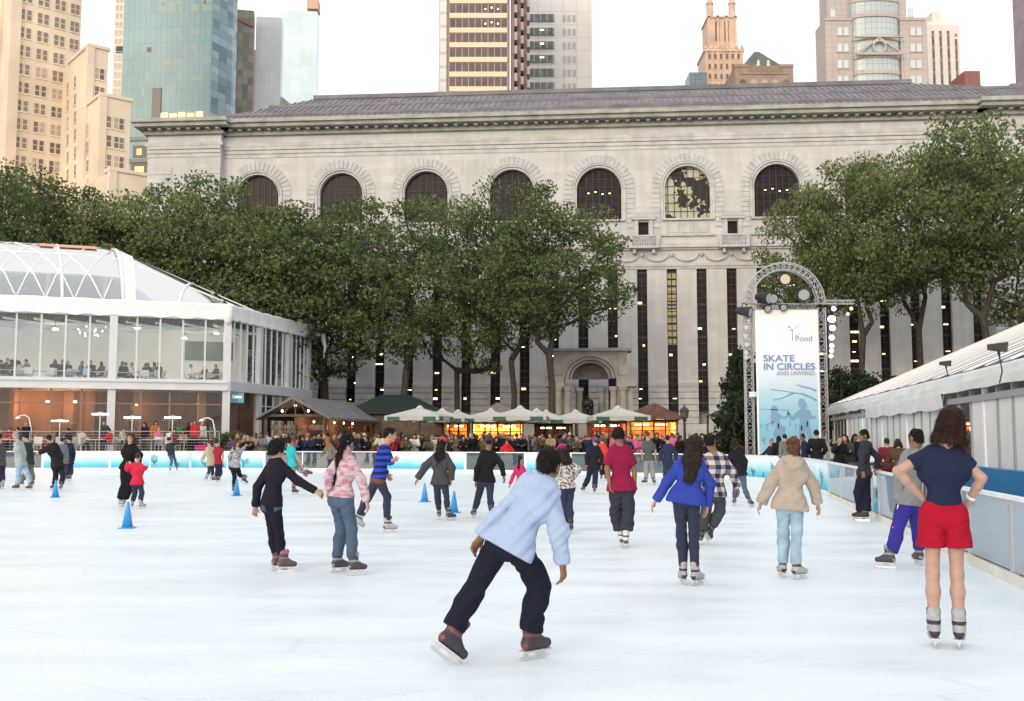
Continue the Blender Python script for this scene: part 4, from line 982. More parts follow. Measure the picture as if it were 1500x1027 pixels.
# clear roof: membrane on ribs
mem = glass('roof_membrane', (0.84,0.89,0.95), .62, .04, (0.58,0.65,0.73), .15)
sI = LF*.45                                    # where the hump meets the hip (column ~185)
def ridgepts():
    zt_ = P(55, 362, 61).z; return zt_
zt_ = ridgepts()
Rpk = P(52, 361, 61.5)
def arch(sft, N=12):    # rib: from front eave point up over to the back eave
    a = inner(sft, -.1, ZE1-.05); c = inner(sft+6.5*min(1.0, sft/(LF*.47)), SW*.8, ZE1-.05); pts = []
    hz = (zt_ - ZE1) * min(1.0, max(.0, (sft)/ (LF*.47)))
    for q in range(N+1):
        u = q/N; p = a.lerp(c, u); p.z = ZE1-.05 + hz*math.sin(math.pi*u)**.72; pts.append(p)
    return pts
ribs = [0.001, LF*.22, LF*.46, LF*.72, LF*1.0, LF*1.25, FW]
b = MB(); rows_ = [arch(LF*.44+(FW-LF*.44)*q/14) for q in range(15)]
b.add([p for r_ in rows_ for p in r_], [(i*13+j,(i+1)*13+j,(i+1)*13+j+1,i*13+j+1) for i in range(14) for j in range(12)]); b.build('roof_membrane', mem, pav, True, smooth=True, fix=False)
b = MB(); rows_ = [arch(LF*.44*q/10+.001) for q in range(11)]
b.add([p for r_ in rows_ for p in r_], [(i*13+j,(i+1)*13+j,(i+1)*13+j+1,i*13+j+1) for i in range(10) for j in range(12)]); b.build('hip_membrane', glass('hip_membrane', (0.82,0.90,0.98), .42, .12, (0.62,0.70,0.78), .15), pav, True, smooth=True, fix=False)
b = MB(); b.add([spt(-.1,ZE1,.1), spt(SW+.3,ZE1,.1), inner(5,SW*.8,ZE1+1.2), inner(2.5,3,ZE1+1.3)], [(0,1,2,3)]); b.build('side_cover', mem, pav, True, fix=False)
tubem = mat('white_tube', (0.82,0.83,0.84), .4)
b = MB()
for s_ in ribs[1:]: b.tube(arch(s_, 16), .085, 6)
for q in range(0, 13, 3): b.tube([arch(LF*.44*u/8+.001)[q] for u in range(9)] + [arch(LF*.44+(FW-LF*.44)*u/8)[q] for u in range(1, 9)], .05, 5)
for k in range(9):          # diagonal lattice
    s0 = LF*.55 + k*LF*.12
    for d in (-1, 1):
        pts = []
        for q in range(0, 7):
            s_ = s0 + d*q*LF*.045
            if LF*.46 < s_ < FW: pts.append(arch(s_)[q])
        if len(pts) > 1: b.tube(pts, .045, 5)
b.build('roof_ribs', tubem, pav, True, smooth=True)
b = MB(); r1 = arch(LF*.41); r2 = arch(LF*.47)   # opaque white band between hump and hip
b.add([p+Vector((0,0,.05)) for p in r1+r2], [(j,13+j,14+j,j+1) for j in range(12)]); b.build('white_band', white_cloth, pav, True, smooth=True, fix=False)
b = MB(); r1 = [p+Vector((0,0,.06)) for p in arch(LF*.55)[4:8]]; r2 = [p+Vector((0,0,.06)) for p in arch(LF*.8)[4:8]]
b.add(r1+r2, [(j,4+j,5+j,j+1) for j in range(3)]); b.build('peach_strip', mat('peach_fabric', (0.62,0.36,0.26), .8), pav, True, fix=False)
# sign hung on the side wall
sg = empty('hanging_sign', spt(2.1, 0, .2), 0, 'small lit pale blue sign with white word at the pavilion corner', 'sign')
b = MB(); z0, z1 = P(346, 590, 61.5).z, P(346, 571.5, 61.5).z
sx0, sx1 = XZ(336.5, 61.6, 4.2), XZ(357.5, 61.6, 4.2)
b.box(sx0, sx1, 61.5, 61.6, z0, z1); b.build('board', mat('sign_blue', (0.16,0.42,0.52), .5, emit=(0.16,0.42,0.52), es=.35), sg, True)
def text(s, size, loc, parent, m, align='LEFT', name='lettering', ext=.002, rz=0.0, sx=1.0, bold=0.0):
    c = bpy.data.curves.new(name, 'FONT'); c.body = s; c.size = size; c.extrude = ext; c.align_x = align; c.materials.append(m)
    o = bpy.data.objects.new(name, c); COL.objects.link(o); o.parent = parent; o.rotation_euler = (R(90), 0, rz)
    c.offset = bold; L_ = parent.location; dg = bpy.context.evaluated_depsgraph_get(); dg.update(); me = bpy.data.meshes.new_from_object(o.evaluated_get(dg)); bpy.data.objects.remove(o)
    if not me.materials: me.materials.append(m)
    o = bpy.data.objects.new(name, me); COL.objects.link(o); o.parent = parent; o.rotation_euler = (R(90), 0, rz)
    o.location = (loc[0]-L_[0], loc[1]-L_[1], loc[2]-L_[2]); o.scale = (sx, 1, 1); return o
text('Celsius', .27, ((sx0+sx1)/2+.04, 61.49, z0+.28), sg, emis('sign_white', (1,.98,.92), 1.6), 'CENTER', ext=.004, sx=.72)
# lights inside
def lamp_light(name, loc, e, col, r_=.15):
    l_ = bpy.data.lights.new(name, 'POINT'); l_.energy = e; l_.color = col; l_.shadow_soft_size = r_
    o = bpy.data.objects.new(name, l_); COL.objects.link(o); o.location = loc; return o
glow = emis('bulb', (1.0,0.82,0.5), 6); glow_w = emis('heater_glow', (0.95,0.97,1.0), 2.2)
def pendant(p, r_=.12, lab='', e=25, col=(1,.8,.55), nm='pendant_lamp'):
    t = empty(nm, p, 0, lab, 'lamp', 'ceiling lamps in the pavilion'); b = MB(); b.lathe((0,0,-.08), [(.03,0),(r_,.03),(r_,.1),(.03,.14)], 10); b.build('bulb', glow, t)
    b = MB(); b.bar((0,0,.06),(0,0,.5),.02); b.build('rod', dark_metal, t); l_ = lamp_light('lamp_light', (0,0,-.25), e, col); l_.parent = t
for px, py, Y, s_ in ((81,482,58,'above the second table from the left'),(201,480,60,'left of the wall screen'),(270,495,62.5,'below the wall screen edge'),(317,488,62,'nearest the corner post')):
    pendant(P(px,py,Y), .16, 'round warm ceiling lamp upstairs, ' + s_)
for px, lab in ((12,'left doorway'),(70,'orange wall'),(110,'orange wall beside the post')):
    pendant(P(px, 588, 59.5), .10, 'small warm lamp downstairs by the ' + lab, 75, (1,.42,.13))
for px in (200, 290): pendant(P(px, 592, 62), .08, 'small dim lamp in the dark room downstairs, at the %s bay end' % ('left' if px < 250 else 'right'), 14, (1,.6,.35))
ch = empty('chandelier', P(132, 486, 60), 0, 'branching chandelier with many small bulbs above the upstairs tables', 'chandelier')
b = MB(); random.seed(2); bl = MB()
for q in range(16):
    a = q*2*math.pi/16*2.3; r_ = random.uniform(.3,.95); z = random.uniform(-.25,.35); e_ = Vector((r_*math.cos(a), r_*math.sin(a)*.6, z))
    b.tube([(0,0,-.1), e_*.6+Vector((0,0,-.1)), e_], .014, 4); bl.lathe(tuple(e_), [(.02,-.04),(.045,0),(.02,.05)], 6)
b.bar((0,0,-.1),(0,0,.9),.025); b.build('arms', steel, ch); bl.build('bulb', glow, ch)

# ================= right hand tent =================
def tent_x(y): return 5.75 + 0.186*y
ta = math.atan(0.186); T0 = Vector((tent_x(5), 5, 0))
tent = empty('long_tent', T0, -ta, 'long white tent with ribbed sloping roof and grey posts at the right edge', 'tent')
TLn = 41/math.cos(ta)                          # local +y runs along the wall, +x away from the rink
zf0, zf1 = 2.62, 3.0
tpan = mat('tent_panel', (0.66,0.70,0.71), .5, var=.05, vs=1); tpost = mat('tent_post', (0.30,0.31,0.33), .45); tvinyl = mat('tent_vinyl', (0.68,0.70,0.71), .45, var=.07, vs=1.5, bump=.25, bs=3)
b = MB(); N = 40
V = []
for i in range(N+1):
    y = -6 + (TLn+6)*i/N; g = .02*math.sin(i*1.9)
    V.append([(-.02,y,zf1+.03), (-.10,y,zf1-.03), (-.13+g,y,zf0+.18), (-.12,y,zf0+.02*math.sin(i*3)), (-.05,y,zf0+.03), (0.02,y,zf1-.1)])
b.add([p for r_ in V for p in r_], [(i*6+j, (i+1)*6+j, (i+1)*6+(j+1)%6, i*6+(j+1)%6) for i in range(N) for j in range(6)]); b.build('fascia', tvinyl, tent)
run = 9.5; pit = math.tan(R(23.5))
b = MB(); NR = 14
clrm = glass('roof_clear', (0.50,0.54,0.60), .18, .0, (0.15,0.18,0.22), .15, fm=.12)
bays = 15
for i in range(bays):
    y0 = -4 + (TLn+4)*i/bays; y1 = -4 + (TLn+4)*(i+1)/bays
    b = MB(); M_ = 8; vs = []
    for q in range(M_+1):
        for s_ in range(5):
            sag = -.015*math.sin(math.pi*s_/4); x = run*q/M_; vs.append((x, y0+(y1-y0)*s_/4, zf1+.02+x*pit+sag))
    b.add(vs, [(q*5+s_,(q+1)*5+s_,(q+1)*5+s_+1,q*5+s_+1) for q in range(M_) for s_ in range(4)]); b.build('roof_panel', clrm if i % 2 == 0 else glass('roof_vinyl', (0.6,0.65,0.7), .12, .0, (0.22,0.25,0.30), .3, fm=.15), tent, smooth=True, fix=False)
for i in range(bays*2+1):
    b = MB(); y = -4 + (TLn+4)*i/(bays*2); b.bar((-.05,y,zf1+.06),(run,y,zf1+.06+run*pit), .55 if i % 2 == 0 else .10, .03 if i % 2 == 0 else .02); b.build('rafter', tubem, tent)
for x in (.2, 3, 6, 9.4): b = MB(); b.bar((x,-4,zf1-.1+x*pit),(x,TLn,zf1-.1+x*pit),.1,.1); b.build('purlin', steel, tent)
b = MB(); b.box(run, run+.1, -4, TLn, 0, zf1+run*pit); b.build('back_wall', mat('tent_back', (0.12,0.12,0.13), .8), tent)
wy = 0.0; i = 0
while wy < TLn - .1:
    y1 = min(wy + 1.02, TLn); kind = 'panel'
    if 17.2 < wy < 19.2 or wy > 36: kind = 'window'
    b = MB(); b.box(.03, .07, wy+.05, y1-.05, .0, zf0-.25); b.build('wall_' + kind, glass('tent_window', (0.45,0.5,0.5), .5, .12, (0.12,0.15,0.15)) if kind == 'window' else tpan, tent)
    b = MB(); b.box(.0, .1, wy-.045, wy+.045, 0, zf0+.02); b.build('post', tpost if i % 4 else tubem, tent)
    wy = y1; i += 1
b = MB(); b.box(-.03, .05, -6, TLn, zf0-.25, zf0-.12); b.build('header_rail', tpost, tent)
b = MB(); b.box(-.25, -.02, -6, 17.4, .45, 1.02); b.build('blue_skirting', mat('blue_skirt', (0.015,0.17,0.42), .55, var=.1, vs=2), tent)
b = MB(); b.add([(.05,TLn,0),(run,TLn,0),(run,TLn,zf1+run*pit),(.05,TLn,zf1)], [(0,1,2,3)]); b.build('end_wall', tvinyl, tent, fix=False)
# rolled-up cloth at far bays
b = MB(); N = 24; vs = []
for i in range(N+1):
    y = 19.3 + 11.5*i/N; vs += [(-.16, y, zf0+.02), (-.12+.015*math.sin(i*2), y, zf0-.30-.06*abs(math.sin(i*.55))), (-.09, y, zf0+.02)]
b.add(vs, [(i*3+j,(i+1)*3+j,(i+1)*3+(j+1)%3,i*3+(j+1)%3) for i in range(N) for j in range(3)]); b.build('loose_cloth', tvinyl, tent)
for i, (px, py, Y, s_, lab) in enumerate(((1462, 508, 17.6, 1.0, 'larger black floodlight on the tent eave, with hanging cable'), (1385, 532, 24.0, .8, 'smaller black floodlight on the tent eave, nearer the banner'))):
    p = P(px, py, Y); fl = empty('floodlight', p, R(-30), lab, 'floodlight')
    b = MB(); s_ *= .105
    b.add([(-s_*1.6,-s_*.6,-s_*.5),(-s_*1.6,s_*.6,-s_*.5),(-s_*1.6,s_*.6,s_*.4),(-s_*1.6,-s_*.6,s_*.4),(s_*1.3,-s_*.95,-s_*.9),(s_*1.3,s_*.95,-s_*.9),(s_*1.5,s_*.95,s_*.7),(s_*1.5,-s_*.95,s_*.7)], [(3,2,1,0),(4,5,6,7),(0,1,5,4),(1,2,6,5),(2,3,7,6),(3,0,4,7)])
    b.build('housing', black_plastic, fl); b = MB(); b.tube([(0,0,-s_*.4),(.02,0,-s_*2),(0.05,0,-s_*4),(.0,0,-s_*6)], [.03,.012,.012,.012], 5); b.bar((0,-s_,-s_*.3),(0,s_,-s_*.3),.03); b.build('bracket', black_plastic, fl)

# counter behind the right barrier
ct = empty('counter', G(1262, 742), -R(12), 'white rounded panel counter on a dark metal stand behind the right barrier', 'counter')
ct.location = (9.0+.9, 26.4, 0)
b = MB(); b.box(-.95, .0, 0, .08, 1.0, 1.22); b.box(0.0, 1.6, 0, .06, .98, 1.19); b.build('panel', kickm, ct)
b = MB(); b.box(-1.2, 1.6, -.08, .25, .9, .965)
for x in (-1.1, 0, 1.5): b.cb((x, .1, .45), (.06,.06,.9))
b.build('stand', dark_metal, ct)

# ================= banner tower =================
BY = 41.0; bpw = lambda px, py, Y=BY: P(px, py, Y)
x0, x1 = bpw(1107,600).x, bpw(1199,600).x; zb0 = .7; zb1 = bpw(1150,455).z; cxb = (x0+x1)/2
bt = empty('banner_tower', (cxb, BY, 0), 0, 'tall aluminium truss tower with arched top and stage lights beside the rink', 'tower')
def truss(b, p, q, w_=.26, r_=.018, n_=None, dep=.26, up=None):
    p, q = Vector(p), Vector(q); d = (q-p); L_ = d.length; d.normalize(); s1 = up or (Vector((1,0,0)) if abs(d.z) > .7 else Vector((0,0,1))); s2 = Vector((0,1,0))
    cs = [s1*(w_/2)+s2*(dep/2), -s1*(w_/2)+s2*(dep/2), -s1*(w_/2)-s2*(dep/2), s1*(w_/2)-s2*(dep/2)]
    for c in cs: b.tube([p+c, q+c], r_*1.4, 5)
    n_ = n_ or max(2, int(L_/(w_*1.1)))
    for k in range(n_):
        a_ = p + d*(L_*k/n_); c_ = p + d*(L_*(k+1)/n_)
        for j in range(4):
            b.tube([(a_ if k % 2 else c_)+cs[j], (c_ if k % 2 else a_)+cs[(j+1)%4]], r_*.7, 4, cap=False)
        for j in range(4): b.tube([a_+cs[j], a_+cs[(j+1)%4]], r_*.6, 4, cap=False)
al = mat('aluminium', (0.42,0.42,0.44), .45, .3)
xl, xr = x0-.22-cxb, x1+.22-cxb
for x in (xl, xr):
    b = MB(); truss(b, (x,.1,.05), (x,.1,zb1+.12), .3); b.cb((x,.1,.03), (.6,.6,.05)); b.build('truss_leg', al, bt)
b = MB(); truss(b, (xl+.15,.1,zb1+.16), (xr-.15,.1,zb1+.16), .22); b.build('cross_truss', al, bt)
b = MB(); Ra = (xr-xl)/2; zc = zb1+.3; pts = [(Ra*math.cos(math.pi*q/20), zc+Ra*1.02*math.sin(math.pi*q/20)) for q in range(21)]
for k in (.14, -.14):
    for y in (-.05, .23): b.tube([((Ra+k)*math.cos(math.pi*q/20), y, zc+(Ra+k)*1.02*math.sin(math.pi*q/20)) for q in range(21)], .028, 6)
for q in range(21):
    a = math.pi*q/20; pi_ = ((Ra-.14)*math.cos(a), 0, zc+(Ra-.14)*1.02*math.sin(a)); po = ((Ra+.14)*math.cos(a), 0, zc+(Ra+.14)*1.02*math.sin(a))
    for y in (-.05,.23): b.tube([(pi_[0],y,pi_[2]),(po[0],y,po[2])], .02, 4)
    if q < 20:
        a2 = math.pi*(q+1)/20; po2 = ((Ra+.14)*math.cos(a2), 0, zc+(Ra+.14)*1.02*math.sin(a2)); b.tube([(pi_[0],-.05,pi_[2]),(po2[0],.23,po2[2])], .014, 4)
b.build('arch_truss', al, bt)
b = MB(); truss(b, (xr+.1,.1,zb1+.35), (xr+1.35,.1,zb1+.35), .14, .012); b.build('side_arm', al, bt)
random.seed(9)
def spot(p, s_, rz, tilt, lab, lit=None):
    t = empty('stage_light', p, rz, lab, 'stage light', 'stage lights on the banner tower'); t.rotation_euler = (tilt, 0, rz)
    b = MB(); b.tube([(0,s_,0),(0,.2*s_,0),(0,-.3*s_,0),(0,-s_,0)], [s_*.45,s_*.6,s_*.62,s_*.8], 10); b.build('housing', black_plastic, t)
    b = MB(); b.tube([(0,-s_*1.01,0),(0,-s_*1.03,0)], s_*.6, 10); b.build('lens', lit or mat('lens_grey', (0.3,0.34,0.36), .1), t)
    b = MB(); b.tube([(-s_*.8,0,0),(-s_*.8,0,s_*1.0),(s_*.8,0,s_*1.0),(s_*.8,0,0)], s_*.07, 5); b.build('yoke', black_plastic, t)
W_ = lambda px, py, dy=0: P(px, py, BY+dy)
spot(W_(1147,411,.1), .34, 0, 0, 'black stage light with round pale lens hung inside the arch', mat('lens_cream', (0.55,0.5,0.33), .3))
for px, py, s_, a, lab in ((1119,436,.36,.5,'larger black stage light at the left foot of the arch'),(1128,437,.3,.2,'black stage light just right of the larger one in the arch'),(1178,431,.36,-.3,'black stage light with square grey lens at the right of the arch'),
        (1123,452,.2,0,'small black light clipped over the banner top, left'),(1146,450,.2,0,'small black light clipped over the banner top, centre'),(1089,456,.3,1.0,'black light angled off the left truss')):
    spot(W_(px,py,-.25), s_, a, .2, lab)
colA = emis('lamp_violet', (0.85,0.72,1.0), 5); colB = emis('lamp_white', (1.0,0.93,0.97), 4)
for i, (px, py, r_) in enumerate(((1220,453,.10),(1217,468,.17),(1218,481,.13),(1217,495,.12),(1217,507,.1),(1217,514,.09),(1216,522,.09))):
    t = empty('round_lamp', W_(px,py), 0, 'lit lamp number %s down the string right of the banner' % ('one','two','three','four','five','six','seven')[i], 'lamp', 'lit lamp string right of the banner')
    b = MB(); b.tube([(0,-.1,0),(0,-.02,0),(0,.12,0)], [r_,r_,r_*.6], 12); b.build('housing', black_plastic, t); b = MB(); b.lathe((0,-.12,0), [(r_*.4,-r_*.8),(r_*.9,-r_*.3),(r_*.9,r_*.3),(r_*.4,r_*.8)], 10); b.build('bulb', colA if i < 4 else colB, t)
for i, (px, py) in enumerate(((1095,468),(1092,480),(1091,493),(1093,505),(1092,517),(1092,524))):
    t = empty('round_lamp', W_(px,py), 0, 'unlit lamp number %s down the string left of the banner' % ('one','two','three','four','five','six')[i], 'lamp', 'unlit lamp string left of the banner')
    b = MB(); b.tube([(0,-.12,0),(0,.12,0)], [.1,.07], 10); b.build('housing', steel, t)
for px, py, c_ in ((1247,452,(1,.55,.3)),(1242,460,(1,.3,.15))):
    t = empty('small_lamp', W_(px,py), 0, 'small %s lamp at the end of the side arm' % ('orange' if c_[1] > .5 else 'red'), 'lamp'); b = MB(); b.lathe((0,0,0), [(.03,-.06),(.08,0),(.03,.06)], 8); b.build('bulb', emis('lamp_%d' % px, c_, 3), t)
t = empty('box_lamp', W_(1101,578), 0, 'small white box light clipped halfway up the left truss', 'lamp'); b = MB(); b.cb((0,-.2,0),(.14,.3,.2),R(20)); b.tube([(0,-.1,-.1),(0,.05,-.15)],.02,5); b.build('body', white_metal, t)
# banner itself
bn = empty('banner', (cxb, BY-.22, 0), 0, 'tall printed banner reading SKATE IN CIRCLES AND UNWIND with blue skating silhouettes', 'banner')
def f(n, l, v):
    z = sepz(n, l, v); z = mth(n, l, 'DIVIDE', mth(n, l, 'SUBTRACT', z, zb0), zb1-zb0)
    t = n.new('ShaderNodeTexNoise'); t.inputs['Scale'].default_value = 1.1; t.inputs['Detail'].default_value = 5; l.new(v, t.inputs['Vector'])
    s = mth(n, l, 'ADD', z, mth(n, l, 'MULTIPLY_ADD', t.outputs[0], .14, -.07))
    return ramp(n, l, s, [(0.0,(0.50,0.66,0.76)),(0.16,(0.22,0.50,0.66)),(0.38,(0.34,0.58,0.72)),(0.52,(0.56,0.68,0.80)),(0.72,(0.74,0.76,0.84)),(0.9,(0.85,0.80,0.78))])
bmat = fabric('banner_print', f)
hw = (x1-x0)/2
b = MB(); b.box(-hw, hw, 0, .02, zb0, zb1); b.build('cloth', bmat, bn)
b = MB(); b.box(-hw, -hw+.07, -.012, -.003, zb0, zb1); b.box(hw-.07, hw, -.012, -.003, zb0, zb1); b.build('white_border', mat('banner_white', (0.82,0.83,0.86), .7), bn)
ltm = mat('letter_blue', (0.13,0.24,0.42), .7); lgm = mat('letter_grey', (0.30,0.31,0.40), .7); lt2 = mat('letter_pale', (0.52,0.52,0.60), .7)
def bz(py): return bpw(1150, py, BY-.24).z
def bx(px): return bpw(px, 560, BY-.24).x
def tb(s, px, py_base, hpx, m, sx=1.0, bold=0.0):
    o = text(s, hpx*BY/1500/.70, (bx(px), BY-.24, bz(py_base)), bn, m, sx=sx, bold=bold); return o
tb('SKATE', 1118.5, 529.5, 9.5, ltm, 1.18, .006); tb('IN CIRCLES', 1118.5, 541.5, 9.5, ltm, 1.11, .006); tb('AND UNWIND.', 1138, 549.5, 5.6, lgm, 1.02, .003)
tb('citi', 1166, 491, 6.5, lt2, .95); tb('Pond', 1166, 500, 8.5, lgm, 1.02, .004)
b = MB(); tx, tz = bx(1162.5), bz(499)
b.bar((tx,0,tz),(tx,0,bz(483)),.05,.006,up=(0,1,0)); b.bar((tx,0,bz(484)),(bx(1173),0,bz(476)),.035,.006,up=(0,1,0)); b.bar((tx,0,bz(484)),(bx(1157),0,bz(476)),.035,.006,up=(0,1,0)); b.bar((tx,0,bz(484)),(bx(1152),0,bz(483)),.02,.006,up=(0,1,0))
b.cb((bx(1157.5),0,bz(480)),(.08,.006,.06))
o = b.build('emblem_tree', lgm, bn); o.data.transform(Matrix.Translation((-cxb, -.012, 0)))
b = MB(); b.add([(bx(1157)-cxb+.19*math.cos(q*math.pi/10), -.006, bz(473)+.2*math.sin(q*math.pi/10)) for q in range(20)], [tuple(range(20))]); b.build('emblem_disc', mat('emblem_pale', (0.58,0.66,0.82), .7), bn)
sil = mat('silhouette_blue', (0.19,0.33,0.52), .7)
def sh(name, pts, m=sil, y=-.008):
    b = MB(); b.add([(bx(a)-cxb, y, bz(c)) for a, c in pts], [tuple(range(len(pts)))]); return b.build(name, m, bn)
Z3 = lambda L_: [(1100+a/7.336, 560+c/7.336) for a, c in L_]
sh('girl_silhouette', Z3([(205,285),(225,255),(255,250),(280,275),(285,310),(275,330),(310,345),(345,375),(375,350),(385,305),(400,295),(405,340),(385,375),(350,400),(310,380),(300,420),(340,490),(360,555),(320,560),(310,600),(290,600),(280,560),(255,590),(240,600),(228,560),(262,480),(250,430),(130,475),(135,460),(215,425),(205,370),(215,330)]))
sh('man_silhouette', Z3([(505,195),(530,175),(565,178),(585,215),(605,262),(580,270),(580,285),(630,300),(645,360),(690,365),(690,395),(640,400),(615,385),(620,440),(640,560),(640,600),(600,600),(575,500),(560,600),(545,650),(508,650),(510,560),(508,470),(520,420),(505,370),(450,415),(410,400),(385,330),(405,320),(440,370),(480,320),(530,285),(530,270),(505,262)]))
sh('small_silhouette', Z3([(105,590),(140,595),(150,620),(135,640),(145,680),(125,660),(115,640),(100,610)]))
b = MB()
for pts in ([(700,195),(640,160),(560,125),(460,112),(340,92),(210,75)],[(460,112),(400,140),(330,170),(240,188)],[(700,92),(640,65),(570,50),(490,25)]):
    q_ = Z3(pts); b.tube([(bx(a)-cxb, -.01, bz(c)) for a, c in q_], [.024*(1-k/len(q_))+.006 for k in range(len(q_))], 4)
b.build('branch_print', navyp, bn)
b = MB(); q_ = Z3([(90,288),(400,300)]); b.bar((bx(q_[0][0])-cxb,-.006,bz(q_[0][1])),(bx(q_[1][0])-cxb,-.006,bz(q_[1][1])),.03,.004,up=(0,1,0))
for k in range(9): a, c = Z3([(100+k*62, 470+25*math.sin(k*2.1))])[0]; b.cb((bx(a)-cxb,-.006,bz(c)),(.05,.004,.2))
b.build('far_scene_print', mat('print_mid', (0.14,0.36,0.52), .7), bn)
for px, e in ((1128,60),(1165,60)):
    l_ = bpy.data.lights.new('banner_spot', 'SPOT'); l_.energy = e*.55; l_.color = (1,.80,.62); l_.spot_size = R(80); l_.spot_blend = 1; l_.shadow_soft_size = .1
    o = bpy.data.objects.new('banner_spot', l_); COL.objects.link(o); o.location = W_(px, 447, -1.0); o.rotation_euler = (R(30), 0, 0)

# ================= kiosks and stalls =================
wood = mat('dark_wood', (0.10,0.075,0.055), .8, var=.3, vs=3); greyroof = mat('grey_roof', (0.155,0.15,0.16), .8, var=.2, vs=1.5, bump=.3, bs=5); greenp = mat('green_paint', (0.007,0.018,0.014), .6)
goods = [mat('goods_%d' % i, c, .7) for i, c in enumerate([(0.30,0.07,0.05),(0.36,0.24,0.12),(0.30,0.29,0.27),(0.12,0.13,0.16),(0.32,0.10,0.10),(0.20,0.17,0.10),(0.42,0.34,0.24)])]
pa_ = math.atan(.176)
def stall(name, px, Y, label, W, D, eave, ridge, mroof, rz, light, col, lit_wall=None, ng=26, posts=True, seed=1):
    q = P(px, 640, Y); t = empty(name, (q.x, Y, 0), rz, label, 'stall'); random.seed(seed)
    b = MB(); h = W/2; o_ = .45
    b.add([(-h-o_,-o_,eave-.12),(0,-o_,ridge),(h+o_,-o_,eave-.12),(-h-o_,D+o_,eave-.12),(0,D+o_,ridge),(h+o_,D+o_,eave-.12),(-h-o_,-o_,eave-.24),(0,-o_,ridge-.14),(h+o_,-o_,eave-.24),(-h-o_,D+o_,eave-.24),(0,D+o_,ridge-.14),(h+o_,D+o_,eave-.24)],
          [(0,1,4,3),(1,2,5,4),(6,9,10,7),(7,10,11,8),(0,6,7,1),(1,7,8,2),(3,4,10,9),(4,5,11,10),(0,3,9,6),(2,8,11,5)]); b.build('roof', mroof, t)
    b = MB()
    for x in (-h, h):
        k = max(1, int(D/2.5))
        for j in range(k+1): b.cb((x, D*j/k, eave/2), (.14,.14,eave))
    b.bar((-h,0,eave),(h,0,eave),.14); b.bar((-h,D,eave),(h,D,eave),.14); b.bar((-h,0,eave),(-h,D,eave),.14); b.bar((h,0,eave),(h,D,eave),.14)
    for j in range(5): x = -h+W*(j+.5)/5; b.bar((x,0,eave),(x*.3,0,ridge-.2),.06)
    b.build('frame', wood, t)
    b = MB(); b.box(-.1, .0, .1, D-.1, 0, eave); b.build('rear_wall', lit_wall or wood, t)
    b = MB(); b.box(-h+.05, h-.05, .05, .5, 0, 1.0)
    for j in range(max(1,int(D/2.5))): b.box(h-.5, h-.05, D*j/max(1,int(D/2.5))+.3, D*(j+1)/max(1,int(D/2.5))-.1, 0, 1.0)
    b.build('counter', greenp, t)
    for mi in range(3):
        b = MB()
        for k in range(ng):
            if random.random() < .4: x, y = random.uniform(-h+.2, h-.2), .3
            else: x, y = h-.1-random.uniform(0,.5), random.uniform(.4, D-.3)
            z = random.choice([1.0, 1.35, 1.7, 2.05]); b.lathe((x,y,z), [(random.uniform(.04,.12),0),(random.uniform(.06,.13),.12),(.04,.3)], 6)
        tag(b.build('goods', goods[(seed+mi*2) % 7], t), kind='stuff')
    for k in range(max(3, int(D/1.6))):
        b = MB(); b.lathe((h*.55, .4+k*1.6, eave-.35), [(.02,-.06),(.07,0),(.02,.07)], 6); b.build('bulb', glow, t)
    for k in range(3): b = MB(); b.lathe((-h*.5+k*h*.45, .2, eave+(.25 if k != 1 else .55)), [(.02,-.07),(.08,0),(.02,.08)], 6); b.build('bulb', glow, t)
    for k in range(max(1, int(D/5))):
        l_ = lamp_light('stall_light', (h*.5, 1+k*5.0, eave-.5), light, col); l_.parent = t
    return t
stall('market_stall', 432, 56.5, 'long grey roofed wooden stall with lit gable end beside the glass pavilion', 3.4, 19, 2.85, P(435,581,56.5).z, greyroof, -pa_*1.05, 50, (1,.5,.25), seed=3, ng=60)
b = MB(); gk = empty('green_kiosk_roof', (P(572,600,66).x, 66, 0), 0, 'dark green hipped kiosk roof behind the grey roofed stalls', 'kiosk')
b.add([(-3,-2,3.1),(4,-2,3.1),(4,2,3.1),(-3,2,3.1),(-.6,0,4.4),(1.2,0,4.4)], [(0,1,5,4),(1,2,5),(2,3,4,5),(3,0,4),(3,2,1,0)]); b.build('roof', greenp, gk); b = MB(); b.box(-2.6,3.6,-1.7,1.7,0,3.05); b.build('wall', wood, gk)
orange_in = mat('orange_inside', (0.75,0.42,0.14), .8, var=.25, vs=1.6)
